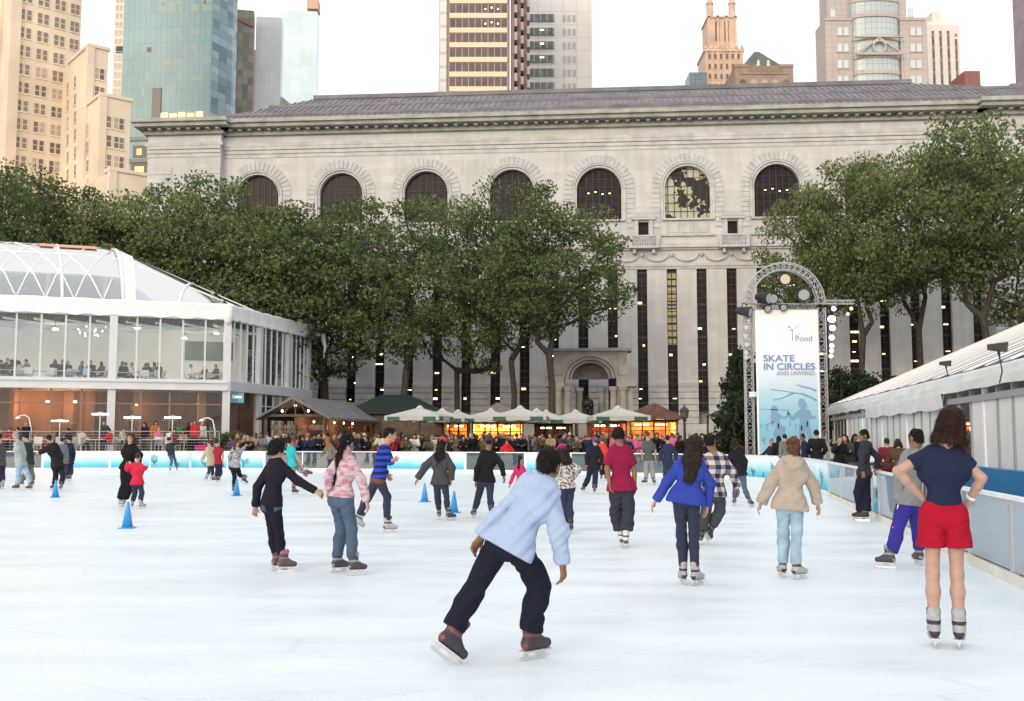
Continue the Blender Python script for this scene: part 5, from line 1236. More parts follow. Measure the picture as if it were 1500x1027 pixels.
def kiosk(px0, px1, Y, ptop, peak, lab, rfm, inner_m, e, seed, name='glass_kiosk'):
    xa, xb = P(px0,640,Y).x, P(px1,640,Y).x; W = xb-xa; t = empty(name, ((xa+xb)/2, Y, 0), 0, lab, 'kiosk'); h = W/2; H = P((px0+px1)/2, ptop, Y).z; pk = P((px0+px1)/2, peak, Y).z
    b = MB(); b.add([(-h-.5,-.6,H),(h+.5,-.6,H),(h+.5,3.2,H),(-h-.5,3.2,H),(0,-.6,pk),(0,3.2,pk)], [(0,1,4),(1,2,5,4),(2,3,5),(3,0,4,5),(3,2,1,0)]); b.build('roof', rfm, t)
    for k in range(5): b = MB(); b.cb((-h+W*k/4, 0, H/2), (.09,.09,H)); b.build('post', wood, t)
    b = MB(); b.bar((-h,0,H-.1),(h,0,H-.1),.12,.16); b.bar((-h,0,H-.65),(h,0,H-.65),.05); b.bar((-h,0,.9),(h,0,.9),.05); b.build('frame', wood, t)
    for x in (-h,h): b = MB(); b.cb((x,2.8,H/2),(.09,.09,H)); b.build('post', wood, t)
    b = MB(); b.box(-h, h, 2.8, 2.9, 0, H-.003); b.box(-h, -h+.06, .1, 2.8, 0, H-.003); b.box(h-.06, h, .1, 2.8, 0, H-.003); b.build('inner_wall', inner_m, t)
    b = MB(); random.seed(seed)
    for k in range(4): b.box(-h+.3, h-.3, 2.5, 2.75, .8+k*.5, .84+k*.5)
    b.box(-h*.2, h*.25, 1.8, 2.0, .9, 1.9); b.build('shelf', wood, t)
    for mi in range(2):
        b = MB()
        for k in range(16): b.cb((random.uniform(-h+.4,h-.4), 2.55, .95+random.choice([0,.5,1,1.5])), (random.uniform(.1,.3),.15,random.uniform(.12,.3)))
        tag(b.build('goods', goods[(seed+mi*3) % 7], t), kind='stuff')
    b = MB(); b.box(-h*.7, -h*.1, 1.2, 1.4, H-.35, H-.25); b.box(h*.2, h*.7, 1.2, 1.4, H-.35, H-.25); b.build('tube_lamp', emis('kiosk_tube', (1,.8,.5), 4), t)
    for x in (-h*.5, h*.5): l_ = lamp_light('kiosk_light', (x, 1.2, H-.6), e*.65, (1,.50,.18), .3); l_.parent = t
    return t
kiosk(632, 685, 66, 617, 596, 'orange lit glass kiosk behind the second and third umbrellas', greyroof, orange_in, 170, 1)
kiosk(692, 766, 64, 617, 590, 'bright yellow lit glass kiosk behind the middle umbrellas', greyroof, mat('yellow_inside', (0.85,0.60,0.28), .8, var=.15, vs=1.2), 260, 2)
kiosk(866, 918, 62, 616, 600, 'kiosk with red and yellow goods under the last umbrella', greyroof, mat('red_inside', (0.45,0.08,0.05), .8, var=.4, vs=4), 70, 3)
kiosk(924, 992, 60, 614, 591, 'orange lit glass kiosk with brown gable roof beside the lantern post', mat('amber_roof', (0.11,0.055,0.04), .6, var=.4, vs=3), orange_in, 170, 4)
kiosk(785, 838, 68, 620, 606, 'dim brown kiosk behind the middle umbrellas, left of the portal', greyroof, wood, 25, 5)
g2 = empty('green_kiosk', (P(1090,640,52).x, 52, 0), 0, 'dark green roofed kiosk left of the banner tower', 'kiosk')
b = MB(); b.add([(-1.5,-1,2.75),(3,-1,2.75),(3,3,2.75),(-1.5,3,2.75),(1.2,.5,4.0),(2.4,.5,4.0)], [(0,1,5,4),(1,2,5),(2,3,4,5),(3,0,4),(3,2,1,0)]); b.build('roof', greenp, g2); b = MB()
for x, y in ((-1.3,-.8),(2.8,-.8),(2.8,2.8),(-1.3,2.8)): b.cb((x,y,1.37),(.1,.1,2.74))
b.box(-.5,2.7,2,2.1,0,2.7); b.build('frame', wood, g2)
# umbrellas
canv = mat('canvas', (0.44,0.45,0.42), .85, var=.07, vs=1); sgreen = mat('sign_green', (0.015,0.09,0.07), .6)
def umbrella(w_=3.0):
    t = empty('market_umbrella', (0,0,0), 0); b = MB(); h = w_/2; pts = []; N = 6
    vs = [(0,0,3.35)]
    ring = [(-h,-h),(0,-h),(h,-h),(h,0),(h,h),(0,h),(-h,h),(-h,0)]
    for q in range(1, N+1):
        u = q/N
        for k, (x, y) in enumerate(ring):
            sag = -.12*math.sin(math.pi*u)*(1 if k % 2 else .2); vs.append((x*u*(1 if k % 2 == 0 else .97), y*u*(1 if k % 2 == 0 else .97), 3.35-.50*u+sag*.6))
    fs = [(0, 1+k, 1+(k+1)%8) for k in range(8)]
    for q in range(N-1): fs += [(1+q*8+k, 1+(q+1)*8+k, 1+(q+1)*8+(k+1)%8, 1+q*8+(k+1)%8) for k in range(8)]
    b.add(vs, fs); b.lathe((0,0,3.33), [(.25,-.06),(.12,.08),(.02,.14)], 8); b.build('canopy', canv, t, fix=False)
    b = MB()
    for (xa, ya), (xb, yb) in (((-h,-h),(h,-h)),((h,-h),(h,h)),((h,h),(-h,h)),((-h,h),(-h,-h))):
        n_ = 8
        for k in range(n_):
            p = [xa+(xb-xa)*k/n_, ya+(yb-ya)*k/n_]; q_ = [xa+(xb-xa)*(k+1)/n_, ya+(yb-ya)*(k+1)/n_]; zz = lambda u: 2.5
            b.quad((p[0],p[1],2.85),(q_[0],q_[1],2.85),(q_[0],q_[1],2.58+.03*(k%2)),(p[0],p[1],2.58+.03*((k+1)%2)))
    b.build('valance', canv, t, fix=False)
    for s_ in (-1,1):
        b = MB(); b.box(s_*h*.66-.34, s_*h*.66+.34, -h-.02, -h-.006, 2.60, 2.80); b.build('sign_patch', sgreen, t); b = MB(); b.box(h+.006, h+.02, s_*h*.66-.34, s_*h*.66+.34, 2.60, 2.80); b.build('sign_patch', sgreen, t)
    b = MB(); b.tube([(0,0,0),(0,0,3.3)], .03, 8); b.lathe((0,0,0), [(.35,0),(.35,.06),(.05,.1)], 10)
    for x, y in ring: b.bar((0,0,2.75),(x*.6,y*.6,2.78),.02)
    b.build('pole', wood, t)
    return t
proto = umbrella()
UM = ((615,594,55.5,'leftmost umbrella, right of the grey roofed stall'),(648,598,60,'second umbrella from the left, half behind the first'),(671,600,64,'third umbrella from the left, smaller, in front of the orange kiosk'),(719,598,61,'umbrella left of the big middle one, before the yellow kiosk'),
      (762,594,55.5,'large middle umbrella before the yellow kiosk'),(786,598,60,'umbrella peeking out right of the large middle one'),(800,600,66,'smallest umbrella left of the portal'),(843,600,58.5,'umbrella at the foot of the portal'),(905,594,54.5,'rightmost large umbrella, before the red goods kiosk'))
for i, (px, py, Y, lab) in enumerate(UM):
    t = proto if i == 0 else copy_tree(proto); z = P(px,py,Y).z; t.location = (P(px,py,Y).x, Y, 0); t.scale = (1,1,z/3.45); t.rotation_euler = (0,0,R(-12+7*(i%3))); tag(t, 'off white square ' + lab, 'umbrella', 'market umbrellas between rink and kiosks')
# lantern post
lp = empty('street_lamp', (P(1003,640,50).x, 50, 0), 0, 'black cast iron lantern post right of the orange kiosk', 'street lamp')
H = P(1003,592,50).z; b = MB(); b.lathe((0,0,0), [(.2,0),(.2,.25),(.09,.5),(.06,H-.85),(.12,H-.8),(.05,H-.74)], 10); b.build('pole', dark_metal, lp)
b = MB(); b.lathe((0,0,H-.74), [(.08,0),(.19,.1),(.22,.38),(.2,.4)], 6); b.build('lantern', glass('lantern_glass', (0.6,0.6,0.55), .5, .1, (0.15,0.15,0.14)), lp); b = MB(); b.lathe((0,0,H-.34), [(.25,0),(.16,.14),(.06,.2),(.03,.34)], 8); b.build('cap', dark_metal, lp)
# plain benches / tables fragments and cones
def cone():
    t = empty('traffic_cone', (0,0,0)); b = MB(); b.lathe((0,0,.03), [(.135,0),(.028,.62),(.022,.63)], 16); b.build('body', mat('cone_blue', (0.04,0.28,0.62), .4, var=.06, vs=5), t, smooth=True)
    b = MB(); b.lathe((0,0,0), [(.24,0),(.24,.025),(.15,.035)], 4, rz=R(45)); b.build('base', MATS['cone_blue'], t); return t
c0 = cone()
for i, (px, py, lab) in enumerate(((186.5,774,'nearest blue cone, left foreground below the child in red'),(81,729,'blue cone at the left group of skaters'),(346.5,726.5,'blue cone at the feet of the striped top skater'),(622,735.5,'blue cone left of the grey jacket skater'),(665,751.5,'blue cone mostly hidden behind the grey jacket skater'))):
    t = c0 if i == 0 else copy_tree(c0); t.location = G(px, py); s_ = .72; t.scale = (s_,s_,s_); t.rotation_euler = (0,0,R(20*i)); tag(t, lab, 'cone', 'blue cones on the ice')
# terrace railing
railm = mat('rail_grey', (0.22,0.23,0.25), .5); tr = empty('terrace_railing', (-37, 52.9, 0), 0, 'grey metal railing with horizontal wires along the terrace above the barrier', 'railing')
xr_ = P(322,640,53).x; x = -37.0
while x <= xr_+.01: b = MB(); b.bar((x,52.9,.8),(x,52.9,1.93),.05); b.build('post', railm, tr, True); x += (xr_+37)/9
b = MB(); b.bar((-37,52.9,1.95),(xr_,52.9,1.95),.055,.05); b.build('top_rail', railm, tr, True)
b = MB()
for k in range(7): b.tube([(-37,52.9,.95+k*.14),(xr_,52.9,.95+k*.14)], .008, 4)
b.build('wires', steel, tr, True)
# heaters
def heater():
    t = empty('patio_heater', (0,0,0)); b = MB(); b.lathe((0,0,0), [(.25,0),(.25,.05),(.04,.1),(.03,2.1),(.05,2.15)], 10); b.build('stand', steel, t)
    b = MB(); b.cb((-.22,0,2.22),(.36,.3,.1)); b.cb((.22,0,2.22),(.36,.3,.1)); b.build('lamp_head', glow_w, t); b = MB(); b.lathe((0,0,2.28), [(.2,0),(.12,.06),(.02,.08)], 8); b.cb((0,0,2.24),(.06,.34,.14)); b.build('hood', steel, t); return t
h0 = heater()
for i, (px, py, Y, lab) in enumerate(((88,616,54.2,'low white patio heater left of the two tall ones'),(147,606,54.6,'white patio heater in front of the pavilion post'),(194,611,54.8,'white patio heater above the mother in black'),(253,611,55.2,'rightmost white patio heater on the terrace'))):
    t = h0 if i == 0 else copy_tree(h0); z = P(px,py,Y).z; t.location = (P(px,py,Y).x, Y, z-2.25); 
    for ch_ in t.children:
        pass
    t.location.z = .8; t.scale = (1,1,(z-.8)/2.25); tag(t, lab, 'heater', 'patio heaters on the terrace')
# arc lamps (curved white)
for i, (px, py, lab) in enumerate(((36,608,'curved white arc lamp stand near the left edge of the terrace'),(305,612,'curved white arc lamp stand at the right end of the terrace'))):
    q = P(px,py,56); t = empty('arc_lamp', (q.x,56,.8), 0, lab, 'lamp'); zz = q.z-.8; b = MB(); b.tube([(.35,0,0),(.4,0,zz*.6),(.25,0,zz*.93),(0,0,zz),(-.3,0,zz*.97)], .035, 6); b.build('stem', white_metal, t, smooth=True); b = MB(); b.lathe((-.35,0,zz*.9), [(.16,0),(.12,.1),(.03,.14)], 8); b.build('shade', white_metal, t)
pl = empty('potted_shrub', (P(342,640,56).x, 56, 0), 0, 'dark round shrub at the pavilion corner behind the barrier', 'shrub')
rg = np.random.default_rng(4); n_ = 1800; u = rg.normal(0,1,(n_,3)); u /= np.linalg.norm(u,axis=1)[:,None]; p_ = u*np.array([.95,.5,.45])*rg.uniform(.7,1,(n_,1)) + np.array([0,0,1.45]); v_ = rg.normal(0,.07,(n_,3)); w2 = rg.normal(0,.07,(n_,3))
np_mesh('foliage', np.stack([p_, p_+v_, p_+v_+w2, p_+w2],1).reshape(-1,3), np.arange(n_*4).reshape(-1,4), leafm, pl, smooth=False); b = MB(); b.lathe((0,0,-.05), [(.5,0),(.6,1.1)], 12); b.build('pot', wood, pl)
# ================= people: implicit bodies =================
def U(v): v = np.asarray(v, float); return v/(np.linalg.norm(v)+1e-9)
def cap(a, b, ra, rb=None, k=.03, flat=1.0, n=None): return ('c', np.asarray(a, float), np.asarray(b, float), ra, ra if rb is None else rb, k, flat, None if n is None else U(n))
def ell(c, r, fr, k=.02): return ('e', np.asarray(c, float), np.asarray(r, float), np.asarray(fr, float), k)
def nets(D, o, res):
    S_ = D < 0; nx, ny, nz = D.shape
    c = np.zeros((nx-1, ny-1, nz-1), np.int8)
    for i in (0,1):
        for j in (0,1):
            for k in (0,1): c += S_[i:nx-1+i, j:ny-1+j, k:nz-1+k]
    A = np.argwhere((c > 0) & (c < 8))
    if len(A) == 0: return np.zeros((0,3)), np.zeros((0,4), int)
    idx = -np.ones(c.shape, np.int64); idx[A[:,0],A[:,1],A[:,2]] = np.arange(len(A))
    acc = np.zeros((len(A),3)); cnt = np.zeros(len(A)); cor = [(i,j,k) for i in (0,1) for j in (0,1) for k in (0,1)]
    val = {q: D[A[:,0]+q[0], A[:,1]+q[1], A[:,2]+q[2]] for q in cor}
    for q in cor:
        for ax in range(3):
            if q[ax]: continue
            w = list(q); w[ax] = 1; w = tuple(w); a, b = val[q], val[w]; m = (a < 0) != (b < 0); t = np.where(m, a/np.where(m, a-b, 1), 0)
            p = np.tile(np.array(q, float), (len(A),1)); p[:,ax] += t; acc += p*m[:,None]; cnt += m
    V = (A + acc/cnt[:,None])*res + o; F = []
    for ax in range(3):
        o1, o2 = [a for a in range(3) if a != ax]
        s0 = [slice(None)]*3; s1 = [slice(None)]*3; s0[ax] = slice(0,-1); s1[ax] = slice(1,None)
        a, b = S_[tuple(s0)], S_[tuple(s1)]; E = np.argwhere(a != b); E = E[(E[:,o1] > 0) & (E[:,o2] > 0) & (E[:,o1] < D.shape[o1]-1) & (E[:,o2] < D.shape[o2]-1)]
        if len(E) == 0: continue
        ins = a[E[:,0],E[:,1],E[:,2]]; q = []
        for d1, d2 in ((0,0),(1,0),(1,1),(0,1)):
            e = E.copy(); e[:,o1] -= d1; e[:,o2] -= d2; q.append(idx[e[:,0],e[:,1],e[:,2]])
        q = np.stack(q, 1); flip = ins if ax != 1 else ~ins; q[~flip] = q[~flip][:, ::-1]; F.append(q)
    return V, np.concatenate(F)
NDIR = np.random.default_rng(5).normal(0, 1, (6, 3))
def solid(prims, res, clips=(), subs=(), amp=0.0, fr=18.0, strand=None):
    lo = np.full(3, 1e9); hi = -lo
    for p in prims:
        if p[0] == 'c':
            r = max(p[3], p[4]) * max(1.0, p[6]); lo = np.minimum(lo, np.minimum(p[1], p[2]) - r); hi = np.maximum(hi, np.maximum(p[1], p[2]) + r)
        else: r = p[2].max(); lo = np.minimum(lo, p[1]-r); hi = np.maximum(hi, p[1]+r)
    lo -= 3*res + amp; hi += 3*res + amp; n = np.ceil((hi-lo)/res).astype(int)+1; ax = [lo[i]+res*np.arange(n[i]) for i in range(3)]
    D = np.full(n, 0.5, np.float32)
    def field(p, ix):
        x = ax[0][ix[0]][:,None,None]; y = ax[1][ix[1]][None,:,None]; z = ax[2][ix[2]][None,None,:]
        if p[0] == 'c':
            a, b, ra, rb, k, fl, nn = p[1:]; d = b-a; L2 = max(d@d, 1e-9)
            px_, py_, pz__ = x-a[0], y-a[1], z-a[2]; t = np.clip((px_*d[0]+py_*d[1]+pz__*d[2])/L2, 0, 1)
            qx, qy, qz = px_-t*d[0], py_-t*d[1], pz__-t*d[2]
            if nn is not None and fl != 1:
                s = (qx*nn[0]+qy*nn[1]+qz*nn[2])*(1/fl-1); qx = qx+s*nn[0]; qy = qy+s*nn[1]; qz = qz+s*nn[2]
            return np.sqrt(qx*qx+qy*qy+qz*qz) - (ra+(rb-ra)*t), k
        c, r, f, k = p[1:]; px_, py_, pz__ = x-c[0], y-c[1], z-c[2]; s = 0
        for i in range(3): s = s + ((px_*f[i][0]+py_*f[i][1]+pz__*f[i][2])/r[i])**2
        return (np.sqrt(s)-1)*r.min(), k
    for p in prims:
        k = p[5] if p[0] == 'c' else p[4]
        if p[0] == 'c': r = max(p[3],p[4])*max(1,p[6]); a_, b_ = np.minimum(p[1],p[2])-r, np.maximum(p[1],p[2])+r
        else: r = p[2].max(); a_, b_ = p[1]-r, p[1]+r
        m = k*1.2+2.5*res; i0 = np.clip(((a_-m-lo)/res).astype(int), 0, n-1); i1 = np.clip(((b_+m-lo)/res).astype(int)+2, 1, n)
        ix = [slice(i0[q], i1[q]) for q in range(3)]; d, k = field(p, ix); sub = D[tuple(ix)]; k = max(k, 1e-4)
        h = np.clip(.5+.5*(sub-d)/k, 0, 1); D[tuple(ix)] = d*h+sub*(1-h)-k*h*(1-h)
    full = [slice(None)]*3; X, Y, Z = ax[0][:,None,None], ax[1][None,:,None], ax[2][None,None,:]
    if amp:
        f = 0
        for q in range(4): v = NDIR[q]*np.array([.6,.6,1.0])*fr*.55; f = f + 1.3 - 2.2*np.abs(np.sin(X*v[0]+Y*v[1]+Z*v[2]+q*1.3+1.8*np.sin(X*v[2]*.5+Z*v[0]*.6+q)))
        D += (amp*.26*f).astype(np.float32)
    if strand is not None:
        l_, a_ = strand; D += (a_*np.sin((X*l_[0]+Y*l_[1]+Z*l_[2])*95+2*np.sin(Z*14))).astype(np.float32)
    for p in subs:
        d, _ = field(p, full); D = np.maximum(D, -d)
    for pt, nn in clips:
        nn = U(nn); D = np.maximum(D, (X-pt[0])*nn[0]+(Y-pt[1])*nn[1]+(Z-pt[2])*nn[2])
    return nets(D, lo, res)
def join(parts):
    V = []; F = []; M = []; b = 0
    for i, (v, f, m) in enumerate(parts):
        if len(f) == 0: continue
        V.append(v); F.append(f+b); M.append(np.full(len(f), m)); b += len(v)
    return np.concatenate(V), np.concatenate(F), np.concatenate(M)
def ballmesh(c, r, n=6):
    b = MB(); b.lathe((0,0,0), [(r*math.sin(math.pi*(q+.5)/n), -r*math.cos(math.pi*(q+.5)/n)) for q in range(n)], 8); F = [f for f in b.f if len(f) == 4]
    return np.array(b.v)+np.asarray(c), np.array(F)
SKIN = {k: mat('skin_'+k, c, .55, var=.08, vs=20, spec=.35) for k, c in dict(light=(0.42,0.27,0.22), tan=(0.42,0.24,0.16), brown=(0.22,0.11,0.065), dark=(0.10,0.05,0.032)).items()}
eyem = mat('eye_dark', (0.02,0.015,0.012), .2); lipm = mat('lip', (0.35,0.13,0.11), .5)
HAIR = {k: mat('hair_'+k, c, .75, var=.4, vs=30, bump=.8, bs=70, spec=.2) for k, c in dict(black=(0.012,0.010,0.010), dark=(0.030,0.020,0.016), brown=(0.085,0.045,0.025), red=(0.14,0.06,0.035), grey=(0.3,0.29,0.28), wine=(0.032,0.015,0.012), blond=(0.32,0.22,0.11), copper=(0.25,0.10,0.04)).items()}
def cl(name, c, b=.35, bs=40, v=.10):
    if 'cloth_'+name in MATS: return MATS['cloth_'+name]
    m = mat('cloth_'+name, c, .9, var=v, vs=7, spec=.15)
    return folds(m)
blade_m = mat('blade_steel', (0.62,0.64,0.66), .3, .6); sole_m = mat('sole_white', (0.55,0.56,0.58), .5)
boot_mats = {}
def bootm(n_, c, c2): return [mat('boot_'+n_, c, .55, var=.15, vs=25, bump=.2, bs=60), mat('boot_'+n_+'_trim', c2, .5)]
BOOT = dict(grey=bootm('grey', (0.36,0.36,0.37), (0.03,0.03,0.05)), dark=bootm('dark', (0.045,0.045,0.06), (0.25,0.25,0.27)), white=bootm('white', (0.6,0.6,0.62), (0.08,0.08,0.1)), pink=bootm('pink', (0.07,0.05,0.07), (0.30,0.10,0.16)), red=bootm('rust', (0.035,0.03,0.045), (0.16,0.05,0.045)), black=bootm('black', (0.015,0.015,0.018), (0.1,0.1,0.1)))
def frame3(f, up): f = U(f); up = np.asarray(up, float); up = U(up - f*(up@f)); return np.array([np.cross(f, up), f, up])   # rows: right, forward, up
def strands(v, fc, up, hd, s, res, sl=1.0):
    if res > .0185 or len(fc) < 50: return v, fc
    rg = np.random.default_rng(int(abs(hd[0]*1000)) % 9999); k = 1500 if res < .0125 else 900 if res < .015 else 500
    tri = v[fc]; c = tri.mean(1); n = np.cross(tri[:,2]-tri[:,0], tri[:,3]-tri[:,1]); n /= np.linalg.norm(n, axis=1)[:,None]+1e-9
    if ((c-c.mean(0))*n).sum() < 0: n = -n
    low = (c-hd)@up; keep = np.nonzero((low < .115*s) & (n@up > -.6))[0]
    i = rg.choice(keep, k); p = c[i]; n = n[i]; d = -np.asarray(up)[None,:]+rg.normal(0,.16,(k,3)); d = d-n*(d*n).sum(1)[:,None]; d /= np.linalg.norm(d,axis=1)[:,None]+1e-9
    L = (rg.uniform(.03,.075,k)*s*sl)[:,None]; w = np.cross(n, d)*(.0016 if res < .0125 else .0028); o0 = p+n*.002
    p1 = o0+d*L*.5+n*rg.uniform(0,.006,(k,1)); p2 = o0+d*L+n*rg.uniform(-.003,.009,(k,1))-np.asarray(up)[None,:]*.004
    V = np.stack([o0-w, o0+w, p1+w, p1-w, p2+w*.4, p2-w*.4], 1).reshape(-1,3); b = len(v)+np.arange(k)*6
    F = np.concatenate([np.stack([b,b+1,b+2,b+3],1), np.stack([b+3,b+2,b+4,b+5],1)])
    return np.concatenate([v, V]), np.concatenate([fc, F])
def build_person(J, st, res=.014, name='person', root=None, skates=True):
    s = J['s']; f, l, u = J['f'], J['l'], J['u']; hd, neck, chest, pel = J['head'], J['neck'], J['chest'], J['pel']; sh, el, wr, hip, kn, an, td = (J[k] for k in ('sh','el','wr','hip','kn','an','td'))
    fem = st.get('fem', 0); skin = SKIN[st.get('skin', 'light')]; res_f = res*.62
    top_t = st.get('tt', .014); sleeve = st.get('sleeve', 1.0); bulk = st.get('bulk', 1.0)
    ua, fa, wa = .050*s*bulk, .040*s*bulk, .028*s
    # ---- body ----
    B_ = []
    Q = .93
    B_ += [cap(chest-l*.07*s, chest+l*.07*s, .095*s*Q, k=.05, flat=.8, n=f), cap(chest, pel, .10*s*Q, .10*s*Q, .05, .72, f), cap(hip[0], hip[1], .075*s*Q, k=.05, flat=.9, n=f), cap(sh[0], sh[1], .05*s*Q, k=.04)]
    bare = st.get('leg') == 'shorts'
    for i in (0,1):
        B_ += [cap(sh[i], el[i], ua*Q, fa*Q, .03), cap(el[i], el[i]+(wr[i]-el[i])*.35, fa*Q, fa*1.03*Q, .02), cap(el[i]+(wr[i]-el[i])*.35, wr[i], fa*Q, wa, .02)]
        th = (.073 if bare else .06)*s; B_ += [cap(hip[i], kn[i], th*Q, (.048 if bare else .040)*s, .04)]
        d = an[i]-kn[i]; calf = kn[i]+d*.33 - U(td[i])*.012*s
        cr = .051 if bare else .040; B_ += [cap(kn[i], calf, cr*.9*s, cr*s, .03), cap(calf, an[i], cr*s, .034*s, .03)]
    V1 = solid(B_, res); parts = [(V1[0], V1[1], 0)]
    fr = frame3(J['hf'], J['hu']); Rr, Ff, Uu = fr
    Hh = [ell(hd+Uu*.022*s, np.array([.073,.093,.100])*s, fr, .02), ell(hd-Uu*.055*s+Ff*.022*s, np.array([.054,.066,.066])*s, fr, .035), ell(hd-Uu*.02*s+Ff*.035*s, np.array([.058,.055,.08])*s, fr, .03),
          cap(hd-Uu*.06*s-Ff*.015*s, neck+u*.01*s, .054*s, .062*s, .03), cap(neck+u*.0*s, (sh[0]+sh[1])/2-u*.02*s, .065*s, .07*s, .03)]
    if res < .02:
        Hh += [cap(hd+Ff*.092*s+Uu*.012*s, hd+Ff*.112*s-Uu*.022*s, .009*s, .015*s, .012), cap(hd+Ff*.078*s+Uu*.028*s-Rr*.03*s, hd+Ff*.078*s+Uu*.028*s+Rr*.03*s, .014*s, k=.015), cap(hd+Ff*.080*s-Uu*.05*s-Rr*.016*s, hd+Ff*.080*s-Uu*.05*s+Rr*.016*s, .011*s, k=.012), ell(hd+Ff*.078*s-Uu*.092*s, np.array([.022,.02,.02])*s, fr, .02)]
        for q in (-1,1): Hh.append(ell(hd+Rr*q*.076*s-Ff*.005*s-Uu*.005*s, np.array([.012,.020,.032])*s, fr, .008))
    subs = [ell(hd+Ff*.096*s+Uu*.010*s+Rr*q*.03*s, np.array([.015,.012,.012])*s, fr) for q in (-1,1)] if res < .02 else []
    v, fc = solid(Hh, res_f, subs=subs); parts.append((v, fc, 0))
    if res < .025:
        for q in (-1,1): v, fc = ballmesh(hd+Ff*.086*s+Uu*.010*s+Rr*q*.03*s, .0115*s); parts.append((v, fc, 1))
        v, fc = ballmesh((0,0,0), 1.0); v = v*np.array([.022,.007,.006])*s; v = v[:, :1]*Rr+v[:, 1:2]*Ff+v[:, 2:3]*Uu + hd+Ff*.091*s-Uu*.05*s; parts.append((v, fc, 2))
    for i in (0,1):
        d = U(wr[i]-el[i]); d = U(d + J.get('hb', np.zeros(3))*0); pn = J['pn'][i]; pn = U(pn - d*(pn@d)); lat = np.cross(d, pn); c = J['curl'][i]; tsd = J['tsd'][i]
        H_ = [cap(wr[i]-d*.02*s, wr[i]+d*.01*s, wa*.95, wa*.95, .02, .8, pn), cap(wr[i]+d*.02*s, wr[i]+d*.07*s, .033*s, .037*s, .02, .5, pn)]
        if res < .025:
            for q, (o_, L_) in enumerate(((-.028,.066),(-.0095,.078),(.0095,.074),(.027,.058))):
                b0 = wr[i]+d*.085*s+lat*o_*s*1.05; a1 = c*(1+.12*q); d1 = U(d*math.cos(a1)+pn*math.sin(a1)+lat*o_*2.2); d2 = U(d*math.cos(a1*2.1)+pn*math.sin(a1*2.1)+lat*o_*2.2)
                b1 = b0+d1*L_*.5*s; b2 = b1+d2*L_*.5*s; H_ += [cap(b0-d*.02*s, b1, .0098*s, .0088*s, .005), cap(b1, b2, .0088*s, .0072*s, .004)]
            t0 = wr[i]+d*.025*s+lat*tsd*.026*s; t1 = t0+U(d*.8+lat*tsd*.65+pn*.3)*.042*s; H_ += [cap(t0, t1, .0125*s, .0105*s, .012), cap(t1, t1+U(d+lat*tsd*.25+pn*.25)*.03*s, .0105*s, .0085*s, .004)]
        else: H_ += [cap(wr[i]+d*.07*s, wr[i]+d*.14*s, .034*s, .022*s, .02, .6, pn)]
        v, fc = solid(H_, min(res_f, .009) if res < .025 else res*.6); parts.append((v, fc, 0))
    V, F, M = join(parts); gl_ = st.get('gloves')
    mats_ = [skin, eyem, lipm]
    body = np_mesh(name, V, F, mats_, root, mi=M)
    if root is None: body.location = J['loc']; root = body
    # ---- top ----
    t = top_t; hem = st.get('hem', .02); flare = st.get('flare', .0); T = []
    wst = st.get('waist', 1.0)
    hp = pel - u*hem*s
    T += [cap(chest-l*.083*s, chest+l*.083*s, .108*s*bulk+t, k=.05, flat=.82, n=f), cap(chest, pel+u*.09*s, .12*s*bulk*wst+t, .112*s*bulk*wst+t, .06, .76, f), cap(pel+u*.09*s, pel-u*(hem+.03)*s, .115*s*bulk*wst+t, (.13+flare)*s*bulk+t, .06, .80, f), cap(sh[0], sh[1], .055*s+t, k=.045), cap(neck-u*.02*s, neck-u*.06*s, .075*s+t*.6, .08*s+t, .03, .9, f)]
    if hem > -.05:
        hx = U(hip[1]-hip[0]); hr_ = (.098+.5*flare)*s*bulk + t + (.022 if st.get('leg') == 'baggy' else 0.0)
        T += [cap(hip[0]+u*.045*s+hx*.012*s, hip[1]+u*.045*s-hx*.012*s, hr_, k=.05, flat=.95, n=f), cap(hip[0]-u*.05*s-f*.02*s, hip[1]-u*.05*s-f*.02*s, hr_+.004+.3*flare, k=.05, flat=.95, n=f)]
    if st.get('collar'): T += [cap(neck+u*.005*s, neck-u*.03*s, .070*s+t, .075*s+t, .02)]
    if st.get('hood'): T += [ell(neck-f*.085*s-u*.05*s, np.array([.135,.06,.10])*s, frame3(f, u), .012), ell(neck-f*.01*s+u*.015*s, np.array([.105,.09,.045])*s, frame3(f, u), .02)]
    if st.get('hood_up'): T += [ell(hd+Uu*.015*s-Ff*.012*s, np.array([.092,.108,.122])*s, fr, .03), cap(hd-Uu*.05*s-Ff*.02*s, neck, .075*s, .085*s, .04)]
    clips = [(pel-u*hem*s, -u)] if st.get('hemclip', True) else []
    subs = [ell(hd+Ff*.10*s-Uu*.01*s, np.array([.06,.06,.088])*s, fr)] if st.get('hood_up') else []
    v, fc = solid(T, res, clips, subs, amp=st.get('fold', .010), fr=24); TP = [(v, fc, 0)]
    for i in (0,1):
        A = [cap(sh[i], el[i], ua+t*1.15, fa+t*1.1, .03)]
        Ls = np.linalg.norm(wr[i]-el[i])
        if sleeve >= .99: A += [cap(el[i], wr[i]-(wr[i]-el[i])*.02, fa+t*1.05, wa+t*1.1+st.get('cuff', .004), .03)]; cp = [(wr[i]+U(wr[i]-el[i])*.005, wr[i]-el[i])]
        elif sleeve > .5: e_ = el[i]+(wr[i]-el[i])*((sleeve-.5)*2); A += [cap(el[i], e_, fa+t, fa+t, .03)]; cp = [(e_, wr[i]-el[i])]
        else: e_ = sh[i]+(el[i]-sh[i])*(sleeve*2); cp = [(e_, el[i]-sh[i])]; A = [cap(sh[i], el[i], ua+t*1.4, fa+t*1.9, .03)]
        v, fc = solid(A, res, cp, amp=st.get('fold', .010)*.8, fr=38); TP.append((v, fc, 0))
